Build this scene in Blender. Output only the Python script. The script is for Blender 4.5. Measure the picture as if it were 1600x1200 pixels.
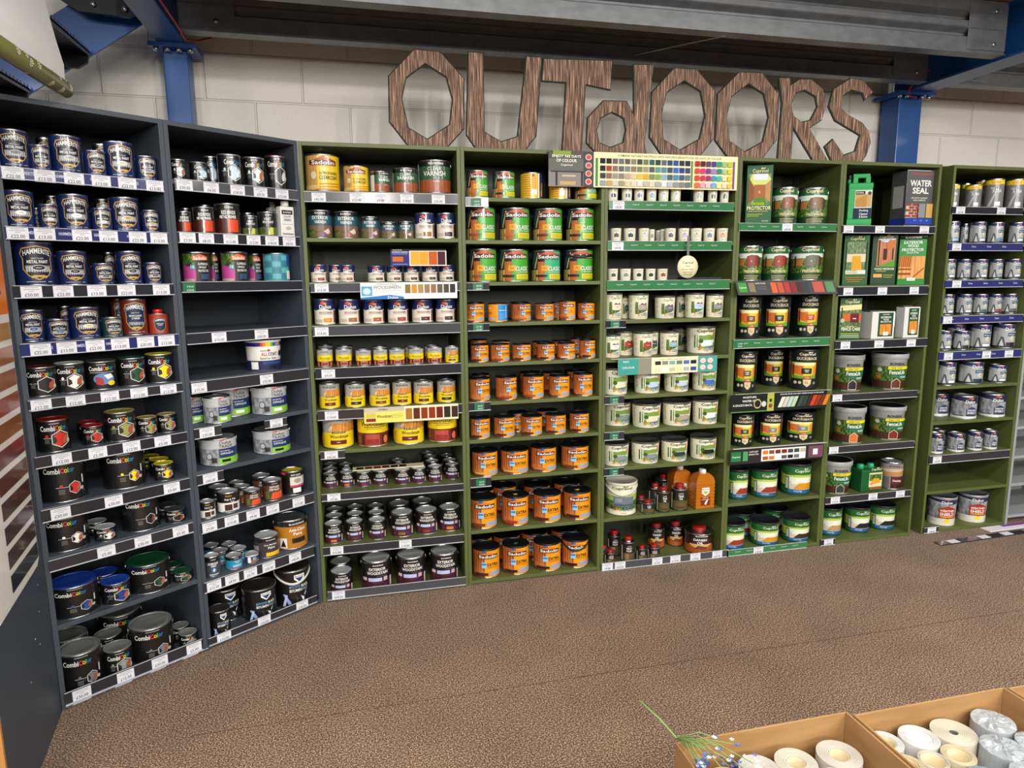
import bpy, bmesh, math, random
from mathutils import Vector, Matrix
from mathutils.geometry import tessellate_polygon
random.seed(7)
for o in list(bpy.data.objects): bpy.data.objects.remove(o)
SC=bpy.context.scene; COL=SC.collection
PI=math.pi
# ------------------------------------------------------------ camera
def cam_axes(yaw,pitch,roll):
    f=Vector((math.sin(yaw)*math.cos(pitch),math.cos(yaw)*math.cos(pitch),-math.sin(pitch)))
    r=Vector((math.cos(yaw),-math.sin(yaw),0)); u=r.cross(f)
    c,s=math.cos(roll),math.sin(roll)
    return c*r+s*u, -s*r+c*u, f
cd=bpy.data.cameras.new('camera'); cam=bpy.data.objects.new('camera',cd); COL.objects.link(cam)
Rr,Uu,Ff=cam_axes(0.2325806,0.1573990,-0.0085483)
M=Matrix((Rr,Uu,-Ff)).transposed().to_4x4(); M.translation=Vector((0,-3.2662644,1.5900322))
cam.matrix_world=M
cd.sensor_fit='HORIZONTAL'; cd.sensor_width=36; cd.lens=1048.93/1600*36; cd.clip_start=.02; cd.clip_end=60
SC.camera=cam
# ------------------------------------------------------------ world, lights, exposure
w=bpy.data.worlds.new('world'); SC.world=w; w.use_nodes=True
w.node_tree.nodes['Background'].inputs[0].default_value=(.82,.88,1,1); w.node_tree.nodes['Background'].inputs[1].default_value=.045
SC.view_settings.view_transform='Standard'; SC.view_settings.look='None'
SC.view_settings.exposure=0.5; SC.view_settings.gamma=1.0; SC.view_settings.use_curve_mapping=False
def area(name,loc,size,power,rot=(0,0,0),col=(1,.96,.9)):
    l=bpy.data.lights.new(name,'AREA'); l.shape='RECTANGLE'; l.size=size[0]; l.size_y=size[1]; l.energy=power; l.color=col
    o=bpy.data.objects.new(name,l); o.location=loc; o.rotation_euler=rot; COL.objects.link(o); return o
# rows of ceiling panels over the shop aisle, behind and above the photographer
for x in (-2.2,.2,2.6,5.0):
    area('ceiling_panel_light',(x,-2.0,2.93),(1.2,.3),22)
    area('ceiling_panel_light',(x,-4.0,2.93),(1.2,.3),34)
for x in (-2.0,1.0,4.0):
    area('ceiling_panel_light',(x,-5.2,3.3),(1.5,.3),38,(math.radians(22),0,0))
for x in (-1.6,.55,2.7,4.6):
    area('ceiling_strip_light',(x,-10,3.25),(.14,2.0),95,(math.radians(75),0,0))
# ------------------------------------------------------------ materials
MATS={}
def lin(c):
    return tuple((v/12.92 if v<=.04045 else ((v+.055)/1.055)**2.4) for v in c)
def hexc(h):
    return lin(tuple(int(h[i:i+2],16)/255 for i in (0,2,4)))
def mat(name,h,rough=.5,metal=0,coat=0,trans=0,spec=.5):
    if name in MATS: return MATS[name]
    m=bpy.data.materials.new(name); m.use_nodes=True; b=m.node_tree.nodes['Principled BSDF']
    b.inputs['Base Color'].default_value=(*hexc(h),1); b.inputs['Roughness'].default_value=rough; b.inputs['Metallic'].default_value=metal
    b.inputs['Coat Weight'].default_value=coat; b.inputs['Coat Roughness'].default_value=.08; b.inputs['Specular IOR Level'].default_value=spec
    if trans: b.inputs['Transmission Weight'].default_value=trans
    MATS[name]=m; return m
def nodes(m):
    nt=m.node_tree; return nt,nt.nodes,nt.links,nt.nodes['Principled BSDF']
def tex(m,kind,scale,mapping=(1,1,1),loc=(0,0,0),coord='Object',**kw):
    nt,N,L,b=nodes(m); tc=N.new('ShaderNodeTexCoord'); mp=N.new('ShaderNodeMapping'); mp.inputs['Scale'].default_value=mapping; mp.inputs['Location'].default_value=loc
    L.new(tc.outputs[coord],mp.inputs[0]); t=N.new(kind); L.new(mp.outputs[0],t.inputs['Vector']); 
    if 'Scale' in t.inputs: t.inputs['Scale'].default_value=scale
    for k,v in kw.items():
        if k in t.inputs: t.inputs[k].default_value=v
    return t
def ramp(m,src,stops):
    nt,N,L,b=nodes(m); r=N.new('ShaderNodeValToRGB'); L.new(src,r.inputs[0]); e=r.color_ramp.elements
    e[0].position=stops[0][0]; e[0].color=(*hexc(stops[0][1]),1); e[1].position=stops[-1][0]; e[1].color=(*hexc(stops[-1][1]),1)
    for p,c in stops[1:-1]: q=e.new(p); q.color=(*hexc(c),1)
    return r
def bump(m,src,strength,dist):
    nt,N,L,b=nodes(m); k=N.new('ShaderNodeBump'); k.inputs['Strength'].default_value=strength; k.inputs['Distance'].default_value=dist
    L.new(src,k.inputs['Height']); L.new(k.outputs[0],b.inputs['Normal']); return k
# label picture materials
def special(n):
    if n in MATS: return MATS[n]
    if n=='wood':
        m=mat(n,'b06a35',.4); t=tex(m,'ShaderNodeTexNoise',2.2,(9,9,.8),Detail=3.0); r=ramp(m,t.outputs[0],[(.3,'7a3a1a'),(.5,'b5622c'),(.7,'d68a4a')]); m.node_tree.links.new(r.outputs[0],m.node_tree.nodes['Principled BSDF'].inputs['Base Color'])
    elif n=='wood2':
        m=mat(n,'d08a3a',.4); t=tex(m,'ShaderNodeTexNoise',2.4,(9,9,.8),Detail=3.0); r=ramp(m,t.outputs[0],[(.3,'a8621c'),(.5,'d58a30'),(.7,'f0b45a')]); m.node_tree.links.new(r.outputs[0],m.node_tree.nodes['Principled BSDF'].inputs['Base Color'])
    elif n=='leaf':
        m=mat(n,'5f8c2c',.4); t=tex(m,'ShaderNodeTexNoise',9,(1,1,1.4),Detail=4.0); r=ramp(m,t.outputs[0],[(.35,'1f3c18'),(.5,'426a26'),(.7,'8fa04c')]); m.node_tree.links.new(r.outputs[0],m.node_tree.nodes['Principled BSDF'].inputs['Base Color'])
    elif n=='photo':
        m=mat(n,'8d9096',.4); t=tex(m,'ShaderNodeTexNoise',4,(1,1,1),Detail=4.0); r=ramp(m,t.outputs[0],[(.35,'6a6d73'),(.5,'8f9298'),(.68,'b4b7ba')]); m.node_tree.links.new(r.outputs[0],m.node_tree.nodes['Principled BSDF'].inputs['Base Color'])
    elif n=='brick':
        m=mat(n,'9a4a30',.5); t=tex(m,'ShaderNodeTexNoise',8,(1,1,1)); r=ramp(m,t.outputs[0],[(.3,'7d3823'),(.7,'b45c3c')]); m.node_tree.links.new(r.outputs[0],m.node_tree.nodes['Principled BSDF'].inputs['Base Color'])
    return MATS[n]
def cmat(c,matte=False):
    if matte and c not in ('wood','wood2','leaf','photo','brick'): return mat('paper_'+c,c,.62,0,0,spec=.25)
    if c in ('wood','wood2','leaf','photo','brick'): return special(c)
    return mat('print_'+c,c,.42,0,.65)
SILVER=lambda:mat('tin_metal','b9bcc0',.28,1)
# ------------------------------------------------------------ mesh builder
class MB:
    def __init__(s): s.v=[];s.f=[];s.m=[];s.mats=[];s.sm=[]
    def mi(s,m):
        if m not in s.mats: s.mats.append(m)
        return s.mats.index(m)
    def face(s,idx,m,smooth=False): s.f.append(idx); s.m.append(s.mi(m)); s.sm.append(smooth)
    def poly(s,pts,m,smooth=False):
        n=len(s.v); s.v+= [tuple(p) for p in pts]; s.face(list(range(n,n+len(pts))),m,smooth)
    def box(s,a,b,m,mx=None):
        n=len(s.v); x0,y0,z0=a; x1,y1,z1=b
        vs=[(x0,y0,z0),(x1,y0,z0),(x1,y1,z0),(x0,y1,z0),(x0,y0,z1),(x1,y0,z1),(x1,y1,z1),(x0,y1,z1)]
        if mx: vs=[tuple(mx@Vector(p)) for p in vs]
        s.v+=vs
        for f in ((3,2,1,0),(4,5,6,7),(0,1,5,4),(1,2,6,5),(2,3,7,6),(3,0,4,7)): s.face([n+i for i in f],m)
    def bbox(s,a,b,m,r=.004,mx=None):   # bevelled box
        bm=bmesh.new(); bmesh.ops.create_cube(bm,size=1)
        for v in bm.verts: v.co=Vector([(a[i]+b[i])/2+v.co[i]*(b[i]-a[i]) for i in range(3)])
        bmesh.ops.bevel(bm,geom=bm.edges[:],offset=r,segments=2,profile=.5,affect='EDGES')
        s.add(bm,m,mx); bm.free()
    def add(s,bm,m,mx=None,smooth=False):
        n=len(s.v); bm.verts.index_update()
        for v in bm.verts: s.v.append(tuple(mx@v.co if mx else v.co))
        for f in bm.faces: s.face([n+v.index for v in f.verts],m,smooth)
    def lathe(s,prof,m,seg=48,cx=0,cy=0,smooth=True,mx=None):
        n=len(s.v); k=len(prof)
        for r,z in prof:
            for i in range(seg):
                t=2*PI*i/seg; p=Vector((cx+r*math.sin(t),cy-r*math.cos(t),z)); s.v.append(tuple(mx@p if mx else p))
        for j in range(k-1):
            for i in range(seg):
                a=n+j*seg+i; b=n+j*seg+(i+1)%seg
                s.face([a,b,b+seg,a+seg],m,smooth)
    def tube(s,pts,r,m,seg=8,cap=True):
        n0=len(s.v); pts=[Vector(p) for p in pts]; up=None
        for i,p in enumerate(pts):
            d=(pts[min(i+1,len(pts)-1)]-pts[max(i-1,0)]).normalized()
            if up is None: up=Vector((0,0,1)) if abs(d.z)<.9 else Vector((1,0,0))
            a=d.cross(up).normalized(); b=a.cross(d).normalized(); up=b
            for k in range(seg):
                t=2*PI*k/seg; s.v.append(tuple(p+a*r*math.cos(t)+b*r*math.sin(t)))
        for i in range(len(pts)-1):
            for k in range(seg):
                a=n0+i*seg+k; b=n0+i*seg+(k+1)%seg; s.face([a,b,b+seg,a+seg],m,True)
        if cap:
            s.face([n0+k for k in range(seg)][::-1],m); s.face([n0+(len(pts)-1)*seg+k for k in range(seg)],m)
    def prism(s,pts,y0,y1,m,plane='xz'):  # polygon in xz extruded along y
        tri=tessellate_polygon([[Vector((p[0],p[1],0)) for p in pts]])
        n=len(s.v); k=len(pts)
        for y in (y0,y1): s.v+=[(p[0],y,p[1]) for p in pts]
        for t in tri: s.face([n+i for i in t],m); s.face([n+k+i for i in t][::-1],m)
        for i in range(k): j=(i+1)%k; s.face([n+i,n+j,n+k+j,n+k+i],m)
    def mesh(s,name):
        me=bpy.data.meshes.new(name); me.from_pydata(s.v,[],s.f)
        for m in s.mats: me.materials.append(m)
        me.polygons.foreach_set('material_index',s.m); me.polygons.foreach_set('use_smooth',s.sm); me.update()
        bm=bmesh.new(); bm.from_mesh(me); bmesh.ops.recalc_face_normals(bm,faces=bm.faces[:]); bm.to_mesh(me); bm.free()
        return me
def ob(name,me,parent=None,loc=(0,0,0),rz=0,sc=None):
    o=bpy.data.objects.new(name,me); COL.objects.link(o); o.location=loc; o.rotation_euler=(0,0,rz)
    if sc: o.scale=sc
    if parent: o.parent=parent
    return o
def tag(o,label=None,cat=None,group=None,kind=None):
    if label: o['label']=label
    if cat: o['category']=cat
    if group: o['group']=group
    if kind: o['kind']=kind
    return o
# ------------------------------------------------------------ text
TX={}
def text_tris(s,bold=0):
    k=(s,bold)
    if k in TX: return TX[k]
    c=bpy.data.curves.new('t','FONT'); c.body=s; c.size=1; c.resolution_u=2; c.offset=.007*bold; c.fill_mode='FRONT'
    o=bpy.data.objects.new('t',c); COL.objects.link(o)
    me=bpy.data.meshes.new_from_object(o); me.calc_loop_triangles()
    V=[v.co for v in me.vertices]; tr=[[(V[i].x,V[i].y) for i in t.vertices] for t in me.loop_triangles]
    xs=[p[0] for t in tr for p in t]; ys=[p[1] for t in tr for p in t]
    x0,x1,y0,y1=min(xs),max(xs),min(ys),max(ys)
    tr=[[((p[0]-x0)/(x1-x0)-.5,(p[1]-y0)/(y1-y0)-.5) for p in t] for t in tr]
    bpy.data.objects.remove(o); bpy.data.curves.remove(c); bpy.data.meshes.remove(me)
    TX[k]=tr; return tr
# ------------------------------------------------------------ printed label primitives
def R(a0,a1,z0,z1,c): return ('r',a0,a1,z0,z1,c)
def T(s,a,z,w,h,c,b=1.5,arch=0,tilt=0): return ('t',s,a,z,w,h,c,b,arch,tilt)
def E(a,z,ra,rz,c): return ('g',[(a+ra*math.cos(i*PI/8),z+rz*math.sin(i*PI/8)) for i in range(16)],c)
def G(p,c): return ('g',p,c)
def clipx(poly,x,keep_right):
    out=[]
    for i in range(len(poly)):
        p,q=poly[i],poly[(i+1)%len(poly)]
        ip=(p[0]>=x-1e-9) if keep_right else (p[0]<=x+1e-9); iq=(q[0]>=x-1e-9) if keep_right else (q[0]<=x+1e-9)
        if ip: out.append(p)
        if ip!=iq:
            t=(x-p[0])/(q[0]-p[0]); out.append((x,p[1]+t*(q[1]-p[1])))
    return out
def decal_mesh(name,prims,mapf,step=None,matte=False,k=1):
    B=MB()
    for L,pr in enumerate(prims):
        if pr[0]=='r': polys=[[(pr[1],pr[3]),(pr[2],pr[3]),(pr[2],pr[4]),(pr[1],pr[4])]]; c=pr[5]
        elif pr[0]=='g':
            pts=pr[1]; polys=[[pts[i] for i in t] for t in tessellate_polygon([[Vector((p[0],p[1],0)) for p in pts]])]; c=pr[2]
        else:
            _,s_,a,z,w,h,c,b,arch,tilt=pr
            polys=[[(a+x*w, z+y*h+arch*(1-4*x*x)+tilt*x) for x,y in t] for t in text_tris(s_,b)]
        m=cmat(c,matte)
        if k!=1: polys=[[(u*k,v) for u,v in p] for p in polys]
        for p in polys:
            if step:
                x0=min(q[0] for q in p); x1=max(q[0] for q in p); i0=math.floor(x0/step+1e-6); i1=math.ceil(x1/step-1e-6)
                for i in range(i0,max(i1,i0+1)):
                    q=clipx(clipx(p,i*step,True),(i+1)*step,False)
                    if len(q)>=3: B.poly([mapf(u,v,L) for u,v in q],m)
            else: B.poly([mapf(u,v,L) for u,v in p],m)
    me=bpy.data.meshes.new(name); me.from_pydata(B.v,[],B.f)
    for m in B.mats: me.materials.append(m)
    me.polygons.foreach_set('material_index',B.m); me.update()
    return me
def cylmap(r0,r1):
    st=2*PI/48
    def f(a,z,L):
        # follow the 48-sided body exactly so every layer keeps its order
        i=math.floor(a/st+1e-7); t=(a-i*st)/st
        r=(r0+(r1-r0)*z)+.004+.0025*L
        p0=(math.sin(i*st),-math.cos(i*st)); p1=(math.sin((i+1)*st),-math.cos((i+1)*st))
        return ((p0[0]*(1-t)+p1[0]*t)*r,(p0[1]*(1-t)+p1[1]*t)*r,z)
    return f
# ------------------------------------------------------------ label designs (a = angle round the tin, z = height fraction)
W='f2f2ee'; K='0c0c0e'; GLD='c9a050'
SW=dict(grey='70757c',slate='4a5568',silver='a9adb3',black='15161a',cream='e8dcae',white='f4f2ea',gold='c8a85a',blue='1e4f9c',teal='124a48',brown='5a2a1e',bk='101218',
 oxide='a8452e',green='174f33',yellow='f2dc1c',red='cf2a20',olive='9a9a5a',x='5a2a2a')
def HAM(v):
    o=SW.get(v,'70757c'); base={'teal':'0f3c42','brown':'6a2414','bk':'0a0d18'}.get(v,'0f2258'); inn='0a1026' if v!='brown' else '14284a'
    sh=[(-.74,.72),(-.62,.84),(0,.9),(.62,.84),(.74,.72),(.62,.6),(.64,.36),(.42,.21),(0,.12),(-.42,.21),(-.64,.36),(-.62,.6)]
    sc=lambda k:[(x*k,.52+(z-.52)*k) for x,z in sh]
    L=[G([(x+.12,z) for x,z in sc(1)],GLD),G([(x+.12,z) for x,z in sc(.93)],inn),T('HAMMERITE',.12,.72,1.14,.12,W,2,.06),T('DIRECT TO RUST',.12,.61,.5,.028,W,.5)]
    L+=[T('BRUSH CLEANER',.12,.53,.8,.05,W,2),T('& THINNER',.12,.46,.5,.05,W,2),R(-.36,.6,.28,.36,'photo')] if v=='brown' else [T('METAL PAINT',.12,.535,.86,.07,W,2.5),R(-.4,.64,.32,.45,'photo')]
    if v!='brown': L+=[R(-.36+.1*i,-.31+.1*i,.3,.42,'c9ccd0') for i in range(10)]+[E(.14,.4,.27,.062,W),E(.14,.4,.25,.052,o),R(.04,.24,.395,.405,W if v in('black','blue','slate','teal','bk') else K)]
    L+=[G([(-.22,.2),(-.08,.235),(.32,.235),(.46,.2),(.4,.16),(.12,.19),(-.16,.16)],GLD),R(-.4,.35,.075,.09,'b8bcc4'),R(.45,.65,.075,.09,'b8bcc4'),R(-1.25,-1.17,.15,.85,'2a4480'),E(-1.05,.85,.07,.035,'9aa4c0')]
    L+=[E(-1.05,.68-.12*i,.06,.028,'2c3c66') for i in range(4)]
    return base,L,'b4b8be'
def combi(y,w,a0=-.75):
    h=.1*w; return [T('Combi',a0+w*.27,y,w*.54,h*1.1,W,2.5),T('C',a0+w*.61,y,w*.12,h,'e0452a',2.5),T('o',a0+w*.72,y-.01,w*.1,h*.78,'f0c21e',2.5),T('l',a0+w*.79,y,w*.025,h,'58b947',2.5),T('or',a0+w*.9,y-.01,w*.16,h*.78,'2a7fc0',2)]
def hexa(a,z,s,c,c2='a8452e',q=1):
    h=[(a+s*math.sin(i*PI/3),z+s*.62*math.cos(i*PI/3)) for i in range(6)]
    k=[(a+.9*(x-a),z+.9*(y-z)) for x,y in h]
    L_=[G(h,'d8d8d6'),G(k,'1a1614'),G([(a-.7*s,z+.22*s),(a-.1*s,z+.5*s),(a+.55*s,z+.3*s),(a+.2*s,z+.12*s),(a+.1*s,z-.2*s),(a+.3*s,z-.35*s),(a-.1*s,z-.52*s),(a-.72*s,z-.3*s),(a-.35*s,z-.18*s),(a-.4*s,z+.08*s)],c),
            G([(a+.55*s,z+.3*s),(a+.78*s,z+.15*s),(a+.72*s,z-.25*s),(a+.3*s,z-.36*s),(a+.12*s,z-.18*s),(a+.25*s,z+.12*s)],c2)]
    return [('g',[(x,z+(y-z)*q) for x,y in g[1]],g[2]) for g in L_]
def COM(v):
    d={'w2':('f0f0ec','c06a4a'),'sky':('bcd8ee','f0f6fa'),'rd2':('202020','d8d8d8'),'black':('151515','8a3a26'),'oxide':('1c1c1c','b04a30'),'grey':('8d9492','a8583c'),'blue':('1c3f8f','c05a3a')}
    c,c2=d.get(v,(SW.get(v,'888888'),'b05538'))
    L=[R(-.25,.3,.87,.9,'9a9a98')]+combi(.74,1.5,-.78)+[R(-.62,.2,.44,.455,'c8c8c4')]+hexa(.3,.4,.56,c,c2,.8)+[E(-.42,.5,.09,.055,c if v!='black' else '333333')]+[R(-.55,-.3,.4-.035*i,.41-.035*i,'8a8a88') for i in range(4)]+[E(.74,.33,.1,.07,'b8b8b4')]
    if v in('sky',): L[1:6]=[T('Combi',-.1,.74,.7,.16,W,2),T('Color',.5,.74,.45,.15,'3a86c8',2)]
    lid={'red':'8f1d1c','yellow':'d9cf2a','green':'14452c','blue':'1c3f9a','white':'c4c8c8','olive':'8f8848','grey':'70736f','w2':'b8bcc0','sky':'b8bcc0','rd2':'a02030','black':'3a3a3c','oxide':'4a1c18'}.get(v,'888888')
    return '0d0d0f',L,lid
def COX(v):
    c,c2=dict(black=('151515','8a3a26')).get(v,(SW.get(v,'888888'),'b05538'))
    L=[R(-.25,.3,.9,.92,'9a9a98')]+combi(.77,1.2,-.75)+[R(-.3,.45,.36,.37,'c8c8c4')]+hexa(.4,.33,.26,c,c2)+[E(-.1,.4,.06,.035,c)]+[R(-.2,.02,.3-.03*i,.31-.03*i,'8a8a88') for i in range(4)]+[E(.68,.28,.07,.045,'b8b8b4'),R(.7,.76,.4,.6,'d8d8d6')]
    lid={'red':'8f1d1c','yellow':'d9cf2a','green':'14452c','blue':'1c3f9a','white':'c4c8c8','grey':'70736f','black':'3a3a3c'}.get(v,'888888')
    return '0d0d0f',L,lid
def COMP(v):
    return '0d0d0f',[T('RUST-OLEUM',-.0,.88,.5,.03,W,2)]+combi(.74,1.45,-.75)+[R(-.7,.7,.6,.615,'c8c8c4'),E(.1,.38,.6,.2,'5a86c0'),G([(.1,.5),(.5,.56),(.65,.42),(.3,.35)],'e8e8e4'),G([(-.35,.46),(0,.42),(.1,.3),(.05,.15),(-.35,.2)],'a83026'),E(.5,.22,.22,.09,'e8d020')],'3a3a3c'
def ROX(v): return '120f0f',[R(-1.5,1.5,.04,.5,'4a1a14'),R(-.05,.75,.08,.48,'e0481e'),T('BLACKFRIAR',.1,.86,.6,.05,W,1),T('RED OXIDE',.05,.7,1.0,.12,W,2.5),T('METAL PRIMER',0,.56,1.2,.1,W,2.5)],'b8bcc0'
def HRP(v): return '15171a',[R(-1.5,1.5,.04,.36,'5a6a28'),G([(.0,.06),(.5,.06),(.5,.34),(.2,.36)],'c8cc50'),E(-.4,.22,.2,.12,'3c4030'),T('BLACKFRIAR',.1,.86,.6,.05,W,1),T('HEAT',.0,.7,.6,.1,W,2),T('RESISTANT',.05,.57,1.0,.1,W,2)],'b8bcc0'
def SUP(v): return '121214',[R(-1.6,-.1,.05,.55,'c54a9a'),R(-1.6,-.1,.55,.93,'leaf'),R(-1.6,-.2,.04,.12,'b8a890'),G([(-.75,.52),(-.4,.68),(-.05,.52)],'3a3030'),R(-.1,1.6,.05,.93,'121214'),E(-.28,.5,.18,.1,'2a8a8a'),T('10',-.28,.5,.22,.11,W,2),G([(-.3,.72),(-.3,.84),(.2,.92),(.75,.84),(.75,.72)],'d8601c'),T('Sadolin',.22,.79,.85,.11,W,2),T('SUPERDEC',.42,.6,.7,.075,W,2),T('OPAQUE',.35,.49,.5,.075,W,2),T('PROTECTOR',.42,.38,.7,.075,W,2),R(.2,.75,.1,.28,'2a4a70')],'9a9ea2'
def BLU(v): return '3f8f9c',[R(-.9+.62*i,-.9+.62*i+.56,.1+.21*j,.1+.21*j+.17,'5fb0ba' if (i+j)%2 else '3a7f90') for i in range(3) for j in range(4)]+[R(.75,1.3,.55,.95,'2a4a9a'),R(.7,1.1,.08,.38,'e8eae8')],'9a9ea2'
def ALC(v): 
    return 'ecebe6',[R(-1.6,1.6,.8,1.0,'2a1f6a')]+[R(-.2+.13*i,-.07+.13*i,.8,1.0,c) for i,c in enumerate(['d8362a','e87a1c','f0c020','c8d428','5aa83a'])]+[R(.5,.95,.8,1.0,'2f6fc0'),G([(.6,.82),(.75,.95),(.9,.84)],'e88a2a'),T('ZINSSER',-.05,.66,.3,.04,'333333',1),E(.2,.67,.08,.035,'c03028'),T('ALL',-.02,.55,.32,.11,'cf2a20',2.5),T('COAT',.42,.55,.5,.11,K,2.5),T('Exterior Satin',.2,.42,.85,.08,'444444',.5),E(.92,.55,.12,.1,K),R(-1.6,1.6,.02,.34,'14204a'),R(-.75,-.35,.06,.3,W),R(.2,.7,.08,.18,'0a0a12'),R(-.1,1.0,.22,.3,'1f3f90')],'d8d8d6'
def DUT(v): return 'b9bcbf',[R(-1.6,1.6,.04,.62,'photo'),T('Dulux',.35,.83,.6,.11,'16181c',2),G([(0,.93),(.15,.99),(.3,.93),(.2,.9)],'d8402a'),G([(.3,.93),(.45,.98),(.4,.9)],'f0b82a'),T('TRADE',.35,.7,.68,.1,'16181c',1.5),R(.0,1.3,.28,.62,'14306a'),T('WEATHERSHIELD',.3,.53,.5,.035,W,1),T('OPAQUE',.4,.43,.65,.085,'e8f0d8',1.5),R(0,1.3,.06,.28,'86c832'),R(.12,.55,.12,.22,W if v=='w' else '15181a'),E(-.45,.36,.16,.13,'3a3c40'),E(-.45,.36,.12,.1,'b8bac0'),R(-.35,-.1,.12,.3,'2a2c30')],'a8abae'
def STP(v): return '101012',[R(-1.6,1.6,.05,.5,'e8e6e2'),T('Rustins',-.0,.84,.5,.07,'d8b020',1.5),T('Step & Tile',.1,.66,.9,.11,W,2.5),T('Paint',.3,.55,.3,.07,W,2),R(-.35,.25,.12,.42,'3a1f1a'),R(.32,.75,.18,.42,'4a302a'),R(-.5,.7,.06,.09,K)],'c8cacc'
def ANS(v): return '5a3420',[R(-1.6,1.6,.78,.95,'1a1412'),G([(-.2,.1),(-.05,.42),(.9,.46),(.9,.1)],'e0502a'),R(-.7,-.3,.1,.5,'4a6a2c'),T('BLACKFRIAR',.2,.86,.5,.04,W,1),T('ANTI-SLIP',.15,.7,.85,.1,W,2.5),T('STEP PAINT',.15,.56,.95,.1,W,2.5)],'c8cacc'
def RUS(v): return '0e0e10',[T('RUST-OLEUM',.2,.84,.8,.07,W,2),R(-.3,1.2,.42,.76,'d8d4cc'),R(-.3,1.2,.34,.42,'c8405a'),R(-.1,.6,.1,.3,W),E(.3,.6,.3,.1,'a09890'),R(-1.4,-.7,.85,.95,'c83028')],'d8c81c'
def ALU(v): return '3f4048',[R(-1.6,1.6,.74,.95,'101012'),T('BLACKFRIAR',.1,.85,.5,.05,W,1),T('ALUMINIUM',.0,.65,1.1,.11,W,2.5),T('PAINT',.1,.53,.55,.1,W,2.5),E(.1,.33,.25,.12,'3a78b8'),G([(-.02,.3),(.1,.42),(.22,.34),(.12,.24)],W),R(-.4,.6,.08,.14,'b8bac0')],'d8dadc'
def TEA(v): return '1d8aa8',[R(-1.6,1.6,.74,.95,'101416'),T('BLACKFRIAR',.2,.85,.5,.05,W,1),T('AQUATIC',.3,.62,.7,.1,W,2),T('TUFF',.3,.5,.4,.09,W,2),R(-.2,.75,.2,.36,'8fd0dc'),R(-.6,.6,.07,.14,'c83a5a')],'c8cacc'
def BLS(v): return '2a3c70',[R(-1.6,1.6,.8,.95,'d0d2d4'),R(-.6,-.2,.1,.75,W),T('METAL',.3,.6,.5,.12,W,2),R(-.2,1.0,.1,.4,'8a6a4a'),T('PAINT',.3,.45,.5,.1,W,2)],'c8cacc'
def LIN(v): return '3c3438',[R(-1.6,1.6,.76,.95,'101012'),T('BLACKFRIAR',.3,.85,.7,.055,W,2),T('Line Marking',.25,.62,.9,.1,W,2),T('Paint',.3,.49,.5,.11,W,2.5),R(-.1,1.0,.08,.26,'f0b81c'),R(-1.3,-.6,.3,.6,'8a8490')],'d8dadc'
def CLI(v): return 'b5761a',[R(-1.6,1.6,.78,.95,'121012'),T('BLACKFRIAR',.3,.86,.9,.06,W,2),T('Anti-Climb',.3,.66,.95,.11,W,2),T('Paint',.3,.52,.5,.1,W,2.5),R(-.05,.75,.2,.38,'5a3a12'),R(0,.7,.22,.36,'15120e'),R(-.7,-.3,.06,.4,'e8e4dc'),G([(-.65,.1),(-.5,.35),(-.35,.1)],K)],'4a4c4e'
def BIT(v): return '100d0c',[G([(.0,.88),(.55,.88),(.55,.76),(.28,.64),(0,.76)],W),G([(.05,.8),(.5,.8),(.28,.68)],'1f3f78'),T('Bartoline',.28,.84,.48,.05,K,2),T('BITCOTE',.02,.56,.55,.075,'7fa8d8',2),T('BLACK',.55,.56,.4,.075,W,2),T('BITUMEN',.05,.46,.6,.075,W,2.5),T('PAINT',.55,.46,.35,.075,'8fa8c0',1.5),G([(-.6,.38),(-.45,.38),(-.1,.05),(-.3,.05)],'8fa8dc'),G([(-.65,.05),(-.5,.05),(-.35,.36),(-.45,.36)],'b8c8ea'),G([(.3,.3),(.42,.25),(.62,.42),(.42,.12)],W)]+[G([(.0+.2*i,.35),(.08+.2*i,.35),(.2+.2*i,.06),(.12+.2*i,.06)],'2a2c34') for i in range(5)],'2c2724'
def CLE(v): return 'e8c818',[R(-1.6,-.3,.02,.95,'c89a5a')]+[R(-1.3+.2*i,-1.28+.2*i,.02,.95,'9a6a34') for i in range(5)]+[R(-1.6,-.3,.04,.16,'d8b878'),E(-.5,.42,.16,.1,'d8d0b0'),G([(-.62,.68),(-.62,.8),(.05,.94),(.75,.8),(.75,.68)],'b8581c'),R(-.72,.68,.7,.82,'4a2414'),T('Sadolin',.02,.76,1.2,.11,W,2.5),T('EXTRA DURABLE',.3,.48,.95,.07,K,1),T('CLEARCOAT',.3,.36,.98,.1,K,2),G([(-.2,.2),(.9,.22),(.9,.2),(-.2,.18)],'e0601c'),G([(-.2,.12),(.9,.15),(.9,.13),(-.2,.1)],'e0601c'),R(-.4,.9,.04,.07,'e08a1c')],'b8bcc0'
def VAR(v): return '2f5a38',[R(-1.6,1.6,.8,.96,'101012'),T('BLACKFRIAR',.1,.88,.85,.055,W,2),R(-1.6,1.6,.04,.4,'a0522a')]+[R(-1.2+.22*i,-1.18+.22*i,.04,.4,'7a3818') for i in range(11)]+[T('CLEAR',.0,.72,.75,.1,'e8efe4',1),T('VARNISH',.0,.58,1.2,.14,W,2),T('GLOSS',.1,.35,.35,.04,W,1),R(-1.6,-1.0,.04,.8,'d8dcd8')],'b8bcc0'
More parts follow.
